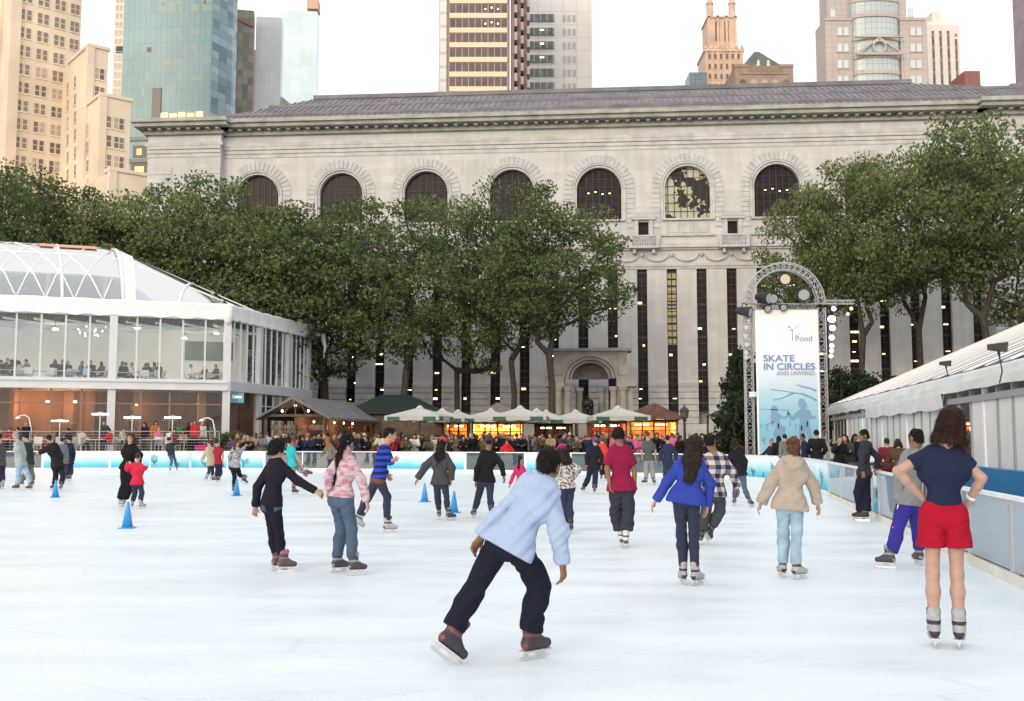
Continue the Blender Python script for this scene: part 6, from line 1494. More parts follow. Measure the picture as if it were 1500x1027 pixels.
    V, F, M = join(TP); np_mesh(st.get('topname', 'shirt'), V, F, st['top'], root)
    if st.get('hoodpc'):
        v, fc = solid([ell(neck-f*.105*s-u*.045*s, np.array([.120,.050,.105])*s, frame3(f, u), .02), cap(neck-f*.075*s-l*.085*s+u*.0*s, neck-f*.075*s+l*.085*s+u*.0*s, .042*s, k=.03)], res*.8, amp=.012, fr=30); np_mesh('hood', v, fc, st['top'], root)
    if st.get('belt'):
        v, fc = solid([cap(pel+u*.085*s, pel+u*.105*s, .125*s*bulk*wst+t+.004, k=.02, flat=.79, n=f)], res*.8, [(pel+u*.108*s, u), (pel+u*.082*s, -u)]); np_mesh('waist_seam', v, fc, st['top'], root)
    if st.get('watch'):
        i = st['watch']-1; d = U(wr[i]-el[i]); v, fc = solid([cap(wr[i]-d*.035*s, wr[i]-d*.015*s, wa+.009, k=.01)], .008, [(wr[i]-d*.012*s, d), (wr[i]-d*.038*s, -d)]); np_mesh('wristband', v, fc, kickm, root)
    if st.get('stripe'):
        for i in (0,1):
            o_ = (hip[i]-pel); o_ = U(o_-u*(o_@u)); w1 = hip[i]+o_*.10*s; w2 = kn[i]+o_*.062*s; w3 = an[i]+o_*.052*s+(kn[i]-an[i])*.15
            v, fc = solid([cap(w1, w2, .016*s, k=.02), cap(w2, w3, .016*s, k=.02)], .012); np_mesh('side_stripe', v, fc, kickm, root)
    if st.get('under'):      # shirt hem showing below
        v, fc = solid([cap(pel+u*.05*s, pel-u*.10*s, .122*s, .148*s, .03, .84, f), cap(hip[0], hip[1], .115*s, k=.04)], res, [(pel-u*(hem+.075)*s, -u)], amp=.006); np_mesh('shirt_hem', v, fc, st['under'], root)
    # ---- bottoms ----
    kind = st.get('leg', 'jeans'); tr_ = dict(skinny=(.006,.008,.007), jeans=(.012,.016,.022), baggy=(.026,.042,.058), shorts=(.014,.05,.05), straight=(.014,.022,.036))[kind]
    Lg = [cap(hip[0]+u*.03*s, hip[1]+u*.03*s, .088*s*bulk+tr_[0]*.8, k=.05, flat=.92, n=f), cap(pel, pel+u*.06*s, .112*s*bulk+tr_[0]*.6, .106*s*bulk+tr_[0]*.4, .05, .8, f), cap(hip[0]-u*.02*s-f*.025*s, hip[1]-u*.02*s-f*.025*s, (.080+.010*fem)*s+tr_[0]*.8, k=.05)]
    v, fc = solid(Lg, res, [(pel+u*.09*s, u)], amp=.007, fr=20); LP = [(v, fc, 0)]
    for i in (0,1):
        if kind == 'shorts':
            e_ = hip[i]+(kn[i]-hip[i])*st.get('slen', .5); out = U(hip[i]-pel)*.012
            v, fc = solid([cap(hip[i]+u*.03*s, e_+out+(kn[i]-hip[i])*.12, .10*s, .118*s, .05)], res, [(e_, kn[i]-hip[i])], amp=.012, fr=22)
        else:
            d = an[i]-kn[i]; calf = kn[i]+d*.33-U(td[i])*.01*s
            v, fc = solid([cap(hip[i]+u*.02*s, kn[i], .090*s*bulk+tr_[0], .054*s+tr_[1], .04), cap(kn[i], calf, .054*s+tr_[1], .057*s+tr_[1], .03), cap(calf, an[i]+U(d)*st.get('cufflen', .0), .057*s+tr_[1], .040*s+tr_[2], .03)], res, [(an[i]+U(-d)*st.get('cut', .07)*s, d)], amp=st.get('pfold', .010), fr=30)
        LP.append((v, fc, 0))
    V, F, M = join(LP); np_mesh('shorts' if kind == 'shorts' else 'trousers', V, F, st['bot'], root)
    # ---- hair / hat ----
    hs = st.get('hair', 'short'); hm = HAIR[st.get('hc', 'dark')]
    face = [ell(hd+Ff*.100*s-Uu*.030*s, np.array([.066,.060,.092])*s, fr)]
    if hs != 'none' and not st.get('hood_up'):
        sk = np.array([.077,.096,.105])*s*(1.04 if hs in ('long','bob') else 1.0) + st.get('hvol', 0)
        A = [ell(hd+Uu*.026*s-Ff*.004*s, sk, fr, .02)]
        cpl = [(hd-Uu*.055*s, -Uu)] if hs in ('short','beanie','cap') else []; cpl = [(hd-Uu*.085*s, -Uu)] if hs == 'crop' else cpl
        if hs == 'short': A.append(cap(hd-Uu*.03*s-Ff*.06*s, hd-Uu*.05*s-Ff*.055*s, .05*s, .045*s, .02))
        if hs == 'crop': A += [cap(hd-Uu*.02*s-Ff*.05*s-Rr*.02*s, hd-Uu*.075*s-Ff*.05*s, .06*s, .05*s, .03), cap(hd-Uu*.02*s-Ff*.05*s+Rr*.02*s, hd-Uu*.075*s-Ff*.05*s, .06*s, .05*s, .03)]
        if hs == 'bob':
            hl = st.get('hlen', .13)
            for q in (-1,0,1): A.append(cap(hd-Ff*.02*s+Rr*q*.045*s+Uu*.0, hd-Ff*(.045 if q == 0 else .015)*s+Rr*q*.082*s-Uu*hl*s, .055*s, .048*s, .03))
            A.append(cap(hd-Ff*.03*s-Rr*.07*s-Uu*hl*s, hd-Ff*.03*s+Rr*.07*s-Uu*hl*s, .045*s, k=.03)); cpl = [(hd-Uu*(hl+.03)*s, -Uu)]
        if hs == 'long':
            hl = st.get('hlen', .34); p0 = hd-Ff*.035*s; p1 = neck-f*.085*s-u*.02*s; p2 = p1-u*(hl-.12)*s-f*.01*s
            for q in (-1,0,1): A += [cap(p0+Rr*q*.04*s, p1+l*q*.06*s, .062*s, .05*s, .03), cap(p1+l*q*.06*s, p2+l*q*.045*s, .052*s, .026*s, .03)]
        if hs == 'pony':
            hl = st.get('hlen', .35); sd = st.get('side', 0.0); p0 = hd-Ff*.095*s+Uu*.03*s; p1 = neck-f*.10*s+l*sd*.05*s; p2 = p1-u*(hl-.12)*s+l*sd*.06*s; A += [cap(p0, p1, .035*s, .032*s, .02), cap(p1, p2, .032*s, .012*s, .02)]; cpl = []
        v, fc = solid(A, res_f, cpl, face, amp=.009, fr=70, strand=(Rr, .003 if res < .02 else 0)); v, fc = strands(v, fc, Uu, hd, s, res, .38 if hs == 'short' else .6 if hs == 'crop' else 1.0); np_mesh('hair', v, fc, hm, root)
    if st.get('hat'):
        hk, hcol = st['hat']
        A = [ell(hd+Uu*.034*s-Ff*.004*s, np.array([.088,.106,.112])*s, fr, .02)]
        if hk == 'beanie': A.append(ell(hd+Uu*.03*s, np.array([.092,.110,.035])*s, fr, .01)); cpl = [(hd+Uu*.006*s-Ff*0, -(Uu-Ff*.25))]
        else: A.append(ell(hd+Uu*.045*s+Ff*.13*s, np.array([.065,.06,.012])*s, fr, .01)); cpl = [(hd+Uu*.03*s, -Uu)]
        v, fc = solid(A, res_f, cpl, amp=.003, fr=60); np_mesh('hat', v, fc, hcol, root)
    # ---- feet ----
    bm2 = st.get('boot', 'dark')
    for i in (0,1):
        T_ = U(td[i]); up_ = U((kn[i]-an[i])); up_ = U(up_*.5+np.array([0,0,1])*.5) if T_[2] > -.4 else up_; up_ = U(up_ - T_*(up_@T_)); a = an[i]; sd_ = np.cross(T_, up_); ss = s*st.get('bs', .93)
        if not skates:
            v, fc = solid([cap(a, a+up_*.05*ss, .045*ss, .045*ss, .02), cap(a-up_*.045*ss-T_*.03*ss, a-up_*.05*ss+T_*.16*ss, .042*ss, .036*ss, .03)], max(res_f, .012), [(a-up_*.085*ss, -up_)]); np_mesh('shoe', v, fc, BOOT[bm2][0], root); continue
        A = [cap(a-up_*.01*ss, a+up_*.105*ss-T_*.008*ss, .045*ss, .052*ss, .02, 1.15, T_), cap(a-up_*.045*ss-T_*.03*ss, a-up_*.052*ss+T_*.165*ss, .042*ss, .036*ss, .03), cap(a+up_*.03*ss+T_*.02*ss, a-up_*.03*ss+T_*.10*ss, .042*ss, .036*ss, .03), cap(a+up_*.06*ss+T_*.045*ss, a+up_*.125*ss+T_*.06*ss, .03*ss, .03*ss, .02)]
        rb_ = min(max(res_f, .008), .018)
        v, fc = solid(A, rb_, [(a-up_*.088*ss, -up_)]); cen = v[fc].mean(1)-a; hu = cen@up_; ht = cen@T_; mi_ = ((hu > .015*ss)&(hu < .04*ss)) | ((hu < -.035*ss)&(ht < -.045*ss)) | ((hu > .085*ss)&(ht > -.03*ss)); bo = np_mesh('ice_skate', v, fc, BOOT[bm2], root, mi=mi_.astype(int))
        b = MB(); z0, z1, z2 = -.088*ss, -.100*ss, -.160*ss
        def pt(x, y, z): return tuple(a + T_*x*ss + sd_*y*ss + up_*z)
        def bx_(x0_, x1_, w_, za, zb, wb=None, dx=0):
            wb = wb if wb is not None else w_; vs = [pt(x0_+dx,-wb,zb),pt(x1_+dx,-wb,zb),pt(x1_+dx,wb,zb),pt(x0_+dx,wb,zb),pt(x0_,-w_,za),pt(x1_,-w_,za),pt(x1_,w_,za),pt(x0_,w_,za)]; b.add(vs, [(3,2,1,0),(4,5,6,7),(0,1,5,4),(1,2,6,5),(2,3,7,6),(3,0,4,7)], 0)
        bx_(-.075, .20, .036, z0, z1, .034); bx_(-.065, -.015, .02, z1, z1-.032*ss, .007); bx_(.07, .15, .02, z1, z1-.032*ss, .007)
        n0 = len(b.f)
        prof = [(-.085,-.130),(-.08,-.150),(-.06,-.160),(.15,-.160),(.185,-.150),(.205,-.130),(.17,-.135),(-.06,-.135)]
        vs = [pt(x, y, z*ss) for y in (-.004,.004) for x, z in prof]; n8 = len(prof); b.add(vs, [tuple(range(n8)), tuple(range(2*n8-1, n8-1, -1))]+[(k_, k_+n8, (k_+1)%n8+n8, (k_+1)%n8) for k_ in range(n8)], 1)
        if res > .03: pass
        b.build('blade', [sole_m, blade_m], bo)
    return body
# ---- pose from picture columns ----
def solve_mid(a, b, la, lb, hint):
    d = b-a; L = np.linalg.norm(d); 
    if L > la+lb-1e-3: return a + d*la/(la+lb)
    x = (la*la-lb*lb+L*L)/(2*L); h = math.sqrt(max(0, la*la-x*x)); dn = d/L; hint = hint-dn*(hint@dn); return a+dn*x+U(hint)*h
def pp(px, Y): return np.array(P(px[0], px[1], Y))
def skater(label, st, H=1.7, h=0.0, head=None, sh=None, pel=None, arms=None, legs=None, ground=None, fh=(None,None), lift=(0,0), lean=0.0, hh=None, res=None, group='skaters on the ice', name='person', fdz=(0,0), kb=.06, adz=(0,0), pitch=(0,0), curl=.35):
    """every (x, y) is a photo pixel; ground = row of the blade that stands; depths follow from it"""
    s = H/1.75; hr = R(h); f = np.array([math.sin(hr), math.cos(hr), 0.]); rt = np.array([math.cos(hr), -math.sin(hr), 0.]); sgn = 1 if rt[0] >= 0 else -1
    l = rt*sgn                                 # image-right side
    gy = ground if isinstance(ground, (tuple, list)) else (ground, ground)
    Ys = [G(750, g).y if g else None for g in gy]; Y0 = np.mean([y for y in Ys if y])
    Ys = [y if y else Y0+.0 for y in Ys]; res = res or (.012 if Y0 < 9 else .014 if Y0 < 18 else .018 if Y0 < 27 else .022)
    Yb = Y0 + fdz[0]
    PEL = pp(pel, Yb); HD = pp(head, Yb+lean*.45*s)
    nb = sh if sh else None
    if nb: NB = pp(nb, Yb+lean*.33*s)
    else: NB = HD - U(HD-PEL)*.20*s
    u = U(NB-PEL); f2 = U(f-u*(f@u)); l2 = np.cross(f2, u); l2 = l2 if l2@l > 0 else -l2
    hw = st.get('shw', .178 if not st.get('fem') else .158)*s*.5*2/2*1.0
    SH = [NB-u*.035*s-l2*hw, NB-u*.035*s+l2*hw]; CH = PEL+(NB-PEL)*.68
    HIP = [PEL-l*.078*s-u*.03*s, PEL+l*.078*s-u*.03*s]
    EL, WR, KN, AN, TD = [], [], [], [], []
    for i in (0,1):
        (e, w_) = arms[i]; dz = adz[i]; W = pp(w_, SH[i][1]+dz); E = pp(e, SH[i][1]+dz*.5)
        # elbow depth from bone length
        ul = .285*s; fl = .255*s; d2 = np.linalg.norm(E-SH[i]); 
        if d2 < ul: E = E + np.array([0, -f[1]*math.sqrt(ul*ul-d2*d2)*.55, 0])
        EL.append(E); WR.append(W)
    for i in (0,1):
        k_, a_ = legs[i]; up = lift[i]; Yf = Ys[i]
        if up: A = pp(a_, Yf + up)
        else:
            A = pp(a_, Yf); A[2] = .162*s*st.get('bs', .93)
        K = pp(k_, (HIP[i][1]+A[1])/2); L = .43*s; d2 = np.linalg.norm(K-HIP[i]); K = K + np.array([0, f[1]*kb, 0])
        KN.append(K); AN.append(A); a = R(fh[i] if fh[i] is not None else h); TD.append(np.array([math.sin(a)*math.cos(R(pitch[i])), math.cos(a)*math.cos(R(pitch[i])), -math.sin(R(pitch[i]))]))
    hhr = R(h if hh is None else hh); hf = np.array([math.sin(hhr), math.cos(hhr), -.08]); hu = U(U(HD-NB)*.5+np.array([0,0,1])*.5)
    loc = np.array([PEL[0], PEL[1], 0.]); sub = lambda v: v-loc
    J = dict(s=s, f=f2, l=l2, u=u, head=sub(HD), neck=sub(NB), chest=sub(CH), pel=sub(PEL), sh=[sub(v) for v in SH], el=[sub(v) for v in EL], wr=[sub(v) for v in WR], hip=[sub(v) for v in HIP], kn=[sub(v) for v in KN], an=[sub(v) for v in AN], td=TD, hf=hf, hu=hu,
             pn=[l2*1.0-f2*.2, -l2*1.0-f2*.2], curl=[curl, curl], tsd=[1 if sgn > 0 else -1, -1 if sgn > 0 else 1], loc=tuple(loc))
    for i in (0,1):                            # thumb towards the person's front
        d = U(WR[i]-EL[i]); pn_ = U(J['pn'][i]-d*(J['pn'][i]@d)); lat = np.cross(d, pn_); J['tsd'][i] = 1 if lat@f2 > 0 else -1
    return tag(build_person(J, st, res, name), label, 'person', group)
# ================= patterned cloth =================
def stripes(n, l, v):
    t = n.new('ShaderNodeTexNoise'); t.inputs['Scale'].default_value = 5; l.new(v, t.inputs['Vector'])
    z = mth(n, l, 'ADD', mth(n, l, 'MULTIPLY', sepz(n, l, v), 9.5), mth(n, l, 'MULTIPLY', t.outputs[0], .25)); z = mth(n, l, 'FRACT', z)
    return ramp(n, l, z, [(0,(0.022,0.06,0.42)),(.5,(0.022,0.06,0.42)),(.56,(0.012,0.014,0.07)),(.95,(0.012,0.014,0.07))], 'LINEAR')
def plaid(n, l, v):
    x = mth(n, l, 'FRACT', mth(n, l, 'MULTIPLY', mth(n, l, 'ADD', sepz(n, l, v, 0), mth(n, l, 'MULTIPLY', sepz(n, l, v, 1), .6)), 7.5)); z = mth(n, l, 'FRACT', mth(n, l, 'MULTIPLY', sepz(n, l, v), 7.5))
    a = mth(n, l, 'GREATER_THAN', x, .5); b = mth(n, l, 'GREATER_THAN', z, .5); return ramp(n, l, mth(n, l, 'MULTIPLY', mth(n, l, 'ADD', a, b), .5), [(0,(0.52,0.47,0.42)),(.3,(0.16,0.15,0.20)),(.8,(0.018,0.022,0.06))], 'CONSTANT')
def blotch(c1, c2, c3, sc=9, zs=1.0):
    def f(n, l, v):
        mp = n.new('ShaderNodeMapping'); mp.inputs['Scale'].default_value = (1,1,zs); l.new(v, mp.inputs[0]); t = n.new('ShaderNodeTexNoise'); t.inputs['Scale'].default_value = sc; t.inputs['Detail'].default_value = 2; l.new(mp.outputs[0], t.inputs['Vector']); return ramp(n, l, t.outputs[0], [(0,c1),(.45,c1),(.52,c2),(.62,c3)])
    return f
striped = fabric('striped_knit', stripes); plaidm = fabric('plaid_flannel', plaid); pinkw = fabric('pink_white_knit', blotch((0.50,0.42,0.46),(0.46,0.30,0.34),(0.42,0.16,0.22), 9, 2.6))
floral = fabric('floral_print', blotch((0.60,0.58,0.55),(0.30,0.26,0.25),(0.08,0.06,0.06), 28)); camo = fabric('grey_camo', blotch((0.10,0.11,0.11),(0.25,0.27,0.26),(0.4,0.42,0.42), 14)); tweed = fabric('grey_stripe_knit', blotch((0.42,0.43,0.46),(0.2,0.2,0.23),(0.1,0.1,0.12), 16, 4))
denim = mat('denim_light', (0.30,0.43,0.55), .9, var=.28, vs=6); denim_m = mat('denim_mid', (0.055,0.09,0.15), .9, var=.25, vs=6); denim_d = mat('denim_dark', (0.018,0.024,0.055), .9, var=.2, vs=6); [folds(q) for q in (denim, denim_m, denim_d)]
SK = skater
# --- 1 person in red shorts
SK('person in dark tee and bright red shorts standing hands on hips, back turned, at right', dict(top=cl('navy_tee',(0.016,0.022,0.055)), bot=cl('red_shorts',(0.33,0.007,0.028)), leg='shorts', slen=.52, sleeve=.30, tt=.010, hem=-.06, hair='bob', hc='wine', hlen=.125, hvol=.012, boot='grey', skin='light', waist=.92, fold=.012, cut=.1, bs=1.02, watch=2),
   H=1.76, h=16, head=(1392,622), sh=(1383,658), pel=(1382,752), arms=(((1315,690),(1350,727)),((1432,700),(1420,733))), legs=(((1366,842),(1368,917)),((1402,842),(1405,918))), ground=(948,950), fh=(17,27), lean=-.03, adz=(.06,.06), kb=.0, curl=.8)
# --- 2 foreground leaning man
SK('man in pale blue shirt leaning forward as he strides, largest figure in front', dict(top=cl('shirt_blue',(0.33,0.42,0.60),v=.05), bot=cl('navy_trousers',(0.012,0.013,0.028)), leg='straight', tt=.020, hem=.06, flare=.03, hair='short', hc='black', boot='red', skin='brown', hvol=.002, fold=.03, pfold=.02, bs=.98, collar=1, cut=.05, waist=1.05),
   H=1.80, h=38, head=(803,682), sh=(794,708), pel=(747,795), arms=(((735,752),(706,787)),((818,775),(824,826))), legs=(((693,868),(660,930)),((790,860),(776,922))), ground=(975,968), fh=(62,50), lean=.12, adz=(-.05,-.10), kb=.05, pitch=(38,0), hh=25, lift=(0.02,0), curl=.5)
# --- 3 blue jacket
SK('woman in bright blue jacket and dark jeans with long dark hair, skating away', dict(top=cl('royal_blue',(0.03,0.055,0.32)), topname='jacket', bot=denim_d, leg='skinny', tt=.018, hem=.09, flare=.05, belt=1, hair='long', hc='dark', hlen=.34, boot='grey', skin='light', fem=1, waist=.92, cut=.06, fold=.010),
   H=1.62, h=5, head=(1017,653), sh=(1013,673), pel=(1006,727), arms=(((977,707),(961,733)),((1040,708),(1036,741))), legs=(((999,782),(1001,833)),((1017,782),(1018,834))), ground=(856,858), fh=(-5,42), adz=(.05,.02), kb=.03)
# --- 4 maroon tee
SK('man in maroon tee shirt and baggy dark trousers, skating away with feet together', dict(top=cl('maroon',(0.22,0.012,0.05)), bot=cl('charcoal',(0.035,0.036,0.05)), leg='baggy', sleeve=.42, tt=.022, hem=.06, flare=.01, hair='short', hc='black', hvol=.010, boot='white', skin='brown', cut=.10, pfold=.025),
   H=1.74, h=3, head=(906,638), sh=(908,656), pel=(911,713), arms=(((889,686),(893,709)),((929,686),(930,711))), legs=(((903,752),(910,786)),((920,752),(917,789))), ground=(801,803), fh=(0,12), adz=(-.1,0), kb=.02)
# --- 5 beige jacket
SK('woman in beige hooded jacket and light jeans, arms held out, left of the right barrier', dict(top=cl('beige',(0.38,0.325,0.28), v=.12), topname='jacket', bot=denim, leg='jeans', tt=.030, hem=.09, flare=.03, hoodpc=1, belt=1, hair='crop', hc='red', hvol=.006, boot='grey', skin='light', fem=1, cut=.04, fold=.018, gloves=1),
   H=1.58, h=8, head=(1162,655), sh=(1161,675), pel=(1157,737), arms=(((1128,709),(1115,737)),((1192,712),(1198,738))), legs=(((1148,780),(1147,829)),((1168,780),(1166,830))), ground=(846,849), fh=(-5,62), adz=(.05,.02), kb=.02)
# --- 6, 7 pair at left
SK('woman in black cardigan with knees bent, reaching to the pink sweater skater', dict(top=cl('black_knit',(0.014,0.013,0.022)), topname='cardigan', under=cl('slate_blue',(0.06,0.09,0.14)), bot=cl('black_leggings',(0.012,0.011,0.02)), leg='skinny', tt=.016, hem=.03, hair='crop', hc='black', hvol=.008, boot='pink', skin='light', fem=1, cut=.07),
   H=1.62, h=50, head=(405.5,657), sh=(405,675), pel=(398,737), arms=(((378,712),(374,742)),((437,704),(462,719))), legs=(((400,783),(405,819)),((408,783),(414,819))), ground=(836,838), fh=(70,80), adz=(0,-.05), kb=.05, lean=-.05, curl=.6)
SK('girl in pink and white sweater with long black ponytail beside the black cardigan skater', dict(top=pinkw, topname='sweater', bot=denim_m, leg='jeans', tt=.016, hem=.0, hair='pony', hc='black', hlen=.46, side=-.6, boot='dark', skin='light', fem=1, cut=.06, waist=.95),
   H=1.64, h=28, head=(509,649), sh=(506,670), pel=(500,728), arms=(((483,695),(481,716)),((530,702),(537,734))), legs=(((500,777),(493,823)),((514,777),(517,823))), ground=(839,843), fh=(60,65), adz=(-.08,-.05), kb=.06)
# --- 8 striped
SK('young man in blue and black striped sweater striding right, jacket tied at waist', dict(top=striped, topname='sweater', under=cl('brown_tied',(0.16,0.07,0.045)), bot=denim_d, leg='skinny', tt=.022, hem=.0, hair='short', hc='black', boot='grey', skin='tan', cut=.06, bulk=1.0),
   H=1.76, h=68, head=(571,637), sh=(564,655), pel=(554,701), arms=(((556,679),(566,694)),((572,676),(574,675))), legs=(((539,729),(524,758)),((567,728),(567,765))), ground=(None,781), fh=(75,72), adz=(.1,-.12), kb=.06, lift=(.25,0), pitch=(35,0), hh=80)
# --- 9 grey jacket
SK('person in dark grey jacket and cap with long dark braid, arms hanging, beside blue cones', dict(top=cl('dark_grey',(0.055,0.055,0.062)), topname='jacket', bot=denim_d, leg='skinny', tt=.034, hem=.06, hair='long', hc='black', hlen=.30, hat=('cap', cl('red_cap',(0.4,0.06,0.08))), boot='dark', skin='light', cut=.07),
   H=1.62, h=10, head=(648,649), sh=(646,666), pel=(645,706), arms=(((623,683),(612,701)),((662,685),(661,703))), legs=(((641,728),(643,747)),((654,728),(657,748))), ground=(761,763), fh=(0,55), adz=(.05,.0), kb=.03, hh=60)
# --- 10 black sweater beanie
SK('man in black sweater, dark jeans and striped black beanie, mid stride away', dict(top=cl('black_sweater',(0.013,0.013,0.016)), topname='sweater', bot=denim_d, leg='skinny', tt=.018, hem=.03, hair='short', hc='black', hat=('beanie', cl('black_white_beanie',(0.05,0.05,0.055))), boot='dark', skin='brown', cut=.05),
   H=1.74, h=-8, head=(716,647), sh=(715,662), pel=(712,704), arms=(((699,687),(697,705)),((734,679),(738,697))), legs=(((700,729),(695,748)),((718,729),(720,751))), ground=(759,762), fh=(-20,-5), kb=.04)
# --- 11 pink girl
SK('child in hot pink top stooping behind the pale blue shirted man', dict(top=cl('hot_pink',(0.45,0.03,0.12)), bot=cl('pale_trousers',(0.45,0.46,0.47)), leg='jeans', tt=.014, hem=.03, hair='pony', hc='dark', boot='dark', skin='light', hlen=.24),
   H=1.28, h=20, head=(762,672), sh=(761,683), pel=(764,706), arms=(((752,696),(747,709)),((772,696),(776,706))), legs=(((759,717),(757,731)),((768,717),(769,731))), ground=(739,739), kb=.1)
# --- 12 red jacket by the barrier
SK('person in bright red jacket standing legs apart at the far barrier', dict(top=cl('bright_red',(0.62,0.025,0.035)), topname='jacket', bot=denim_d, leg='straight', tt=.03, hem=.04, hair='short', hc='brown', boot='dark', skin='tan', hood=1),
   H=1.72, h=0, head=(742.5,645), sh=(742.5,652), pel=(742.5,669), arms=(((734,660),(735,668)),((751,660),(750,668))), legs=(((738.5,677),(737,685)),((746.5,677),(748,685))), ground=(690,690))
# --- 14 teal
SK('woman in teal vest with grey sleeves and camouflage leggings gliding on one leg', dict(top=cl('teal',(0.03,0.42,0.45)), topname='vest', bot=camo, leg='skinny', tt=.02, hem=.05, hair='bob', hc='black', hlen=.05, boot='pink', skin='light', fem=1, sleeve=.40),
   H=1.62, h=50, head=(423.5,646), sh=(425,655), pel=(429,682), arms=(((430,668),(437,680)),((434,667),(441,680))), legs=(((430,699),(430,715)),((441,690),(449,692))), ground=(724.5,None), fh=(50,80), lift=(0,.1), pitch=(0,25))
# --- 15 mother and child
SK('woman in long black coat facing the camera behind a child in red', dict(top=cl('black_coat',(0.012,0.012,0.014)), topname='coat', bot=cl('black_flares',(0.012,0.011,0.02)), leg='baggy', tt=.018, hem=.05, hair='bob', hc='brown', hlen=.10, boot='grey', skin='light', fem=1, cut=.04),
   H=1.72, h=176, head=(191.5,641), sh=(191,652), pel=(188,685), arms=(((181,668),(189,677)),((206,667),(203,680))), legs=(((184,711),(176,732)),((190,711),(182,732))), ground=(742,742), fh=(150,170), adz=(-.12,-.12), kb=.03)
SK('small child in red jacket and jeans with arms out beside the woman in black', dict(top=cl('kid_red',(0.50,0.025,0.06)), topname='jacket', bot=denim_d, leg='jeans', tt=.028, hem=.05, hair='short', hc='brown', boot='grey', skin='light', bulk=1.05),
   H=1.26, h=0, head=(202,669), sh=(201,680), pel=(201,708), arms=(((189,687),(186,682)),((211,687),(214,685))), legs=(((196,722),(194,734)),((206,722),(206.5,735))), ground=(744,745), fh=(-20,40))
# --- 16.. left group
SK('man in pale grey jacket and light jeans walking left at the left edge', dict(top=cl('pale_grey',(0.34,0.38,0.40)), topname='jacket', bot=denim, leg='straight', tt=.032, hem=.05, hair='short', hc='grey', boot='dark', skin='light'),
   H=1.76, h=-75, head=(23,638), sh=(27,649), pel=(31,681), arms=(((25,665),(24,677)),((35,665),(34,677))), legs=(((27,696),(26,709)),((40,696),(45,710))), ground=(718,719), fh=(-85,-70), kb=.05)
SK('man in dark green jacket and dark cap just behind the pale grey jacket man', dict(top=cl('dark_green',(0.03,0.045,0.035)), topname='jacket', bot=cl('taupe',(0.13,0.12,0.11)), leg='straight', tt=.03, hem=.05, hair='short', hc='dark', hat=('beanie', cl('dark_cap',(0.02,0.02,0.03))), boot='dark', skin='light'),
   H=1.70, h=-70, head=(38,640), sh=(40,650), pel=(42,679), arms=(((38,664),(37,676)),((46,664),(47,676))), legs=(((37,693),(33,703)),((46,693),(48,703))), ground=(712,712))
SK('skater in dark clothes cut by the left edge of the picture', dict(top=cl('grey_brown',(0.08,0.07,0.07)), topname='jacket', bot=cl('plum',(0.05,0.025,0.07)), leg='jeans', tt=.025, hem=.05, hair='short', hc='dark', boot='grey', skin='light'),
   H=1.72, h=-60, head=(-1,640), sh=(0,651), pel=(0,680), arms=(((-6,665),(-6,677)),((5,665),(5,677))), legs=(((0,695),(-2,707)),((3,695),(4,707))), ground=(716,716))
SK('skater in black coat bending forward with one arm out, above a blue cone', dict(top=cl('black_hood',(0.018,0.018,0.022)), topname='coat', bot=cl('black_jeans',(0.02,0.02,0.035)), leg='straight', tt=.04, hem=.10, hair='short', hc='dark', hat=('cap', cl('dark_cap2',(0.015,0.018,0.03))), boot='dark', skin='tan', hood=1),
   H=1.70, h=-60, head=(72,643), sh=(77,652), pel=(84,682), arms=(((66,660),(58,663)),((89,668),(88,680))), legs=(((81,697),(79,708)),((91,697),(90,709))), ground=(718,719), fh=(-60,-40), adz=(-.1,0))
SK('skater in navy jacket standing right behind the bending black coat', dict(top=cl('navy_jkt',(0.025,0.03,0.07)), topname='jacket', bot=cl('plum2',(0.045,0.03,0.07)), leg='straight', tt=.03, hem=.08, hair='short', hc='dark', boot='dark', skin='tan'),
   H=1.72, h=-70, head=(101,643), sh=(102,651), pel=(101,677), arms=(((95,664),(97,675)),((108,664),(107,675))), legs=(((99,688),(98,696)),((104,688),(103,696))), ground=(704,704))
SK('person in grey jacket between the bending black coat and the navy jacket', dict(top=cl('mid_grey',(0.13,0.14,0.15)), topname='jacket', bot=denim_d, leg='jeans', tt=.03, hem=.05, hair='short', hc='dark', boot='dark', skin='light'),
   H=1.65, h=-30, head=(91,645), sh=(92,653), pel=(93,678), arms=(((87,665),(86,675)),((98,665),(99,675))), legs=(((91,689),(90,697)),((96,689),(96,697))), ground=(705,705))
SK('small dark dressed skater alone in front of the leafless tree panel', dict(top=cl('dark_navy_top',(0.03,0.035,0.06)), bot=denim_m, leg='skinny', tt=.015, hem=.03, hair='short', hc='dark', boot='grey', skin='light'),
   H=1.66, h=-30, head=(246.5,644), sh=(248,650), pel=(251,666), arms=(((245,658),(247,664)),((254,658),(255,665))), legs=(((251,675),(249.5,684)),((256,674),(259,683))), ground=(691,690))
SK('woman in tan coat skating left of the maroon vest skater', dict(top=cl('tan_coat',(0.42,0.36,0.25)), topname='coat', bot=denim_d, leg='skinny', tt=.03, hem=.10, hair='short', hc='brown', boot='grey', skin='light', fem=1),
   H=1.62, h=-50, head=(306,648), sh=(307,656), pel=(309,679), arms=(((300,666),(296,673)),((314,667),(314,677))), legs=(((306,690),(303,697)),((311,690),(311,697))), ground=(704,703))
SK('skater in maroon vest with white sleeves and navy trousers', dict(top=cl('maroon_vest',(0.28,0.02,0.05)), topname='vest', bot=cl('navy_slacks',(0.02,0.02,0.06)), leg='straight', tt=.02, hem=.03, hair='short', hc='dark', boot='dark', skin='tan', sleeve=.40),
   H=1.66, h=35, head=(317.5,648), sh=(319,656), pel=(320,679), arms=(((313,667),(314,675)),((327,666),(326,676))), legs=(((318,690),(316,698)),((322,690),(321,698))), ground=(706,706), fh=(-70,-60))
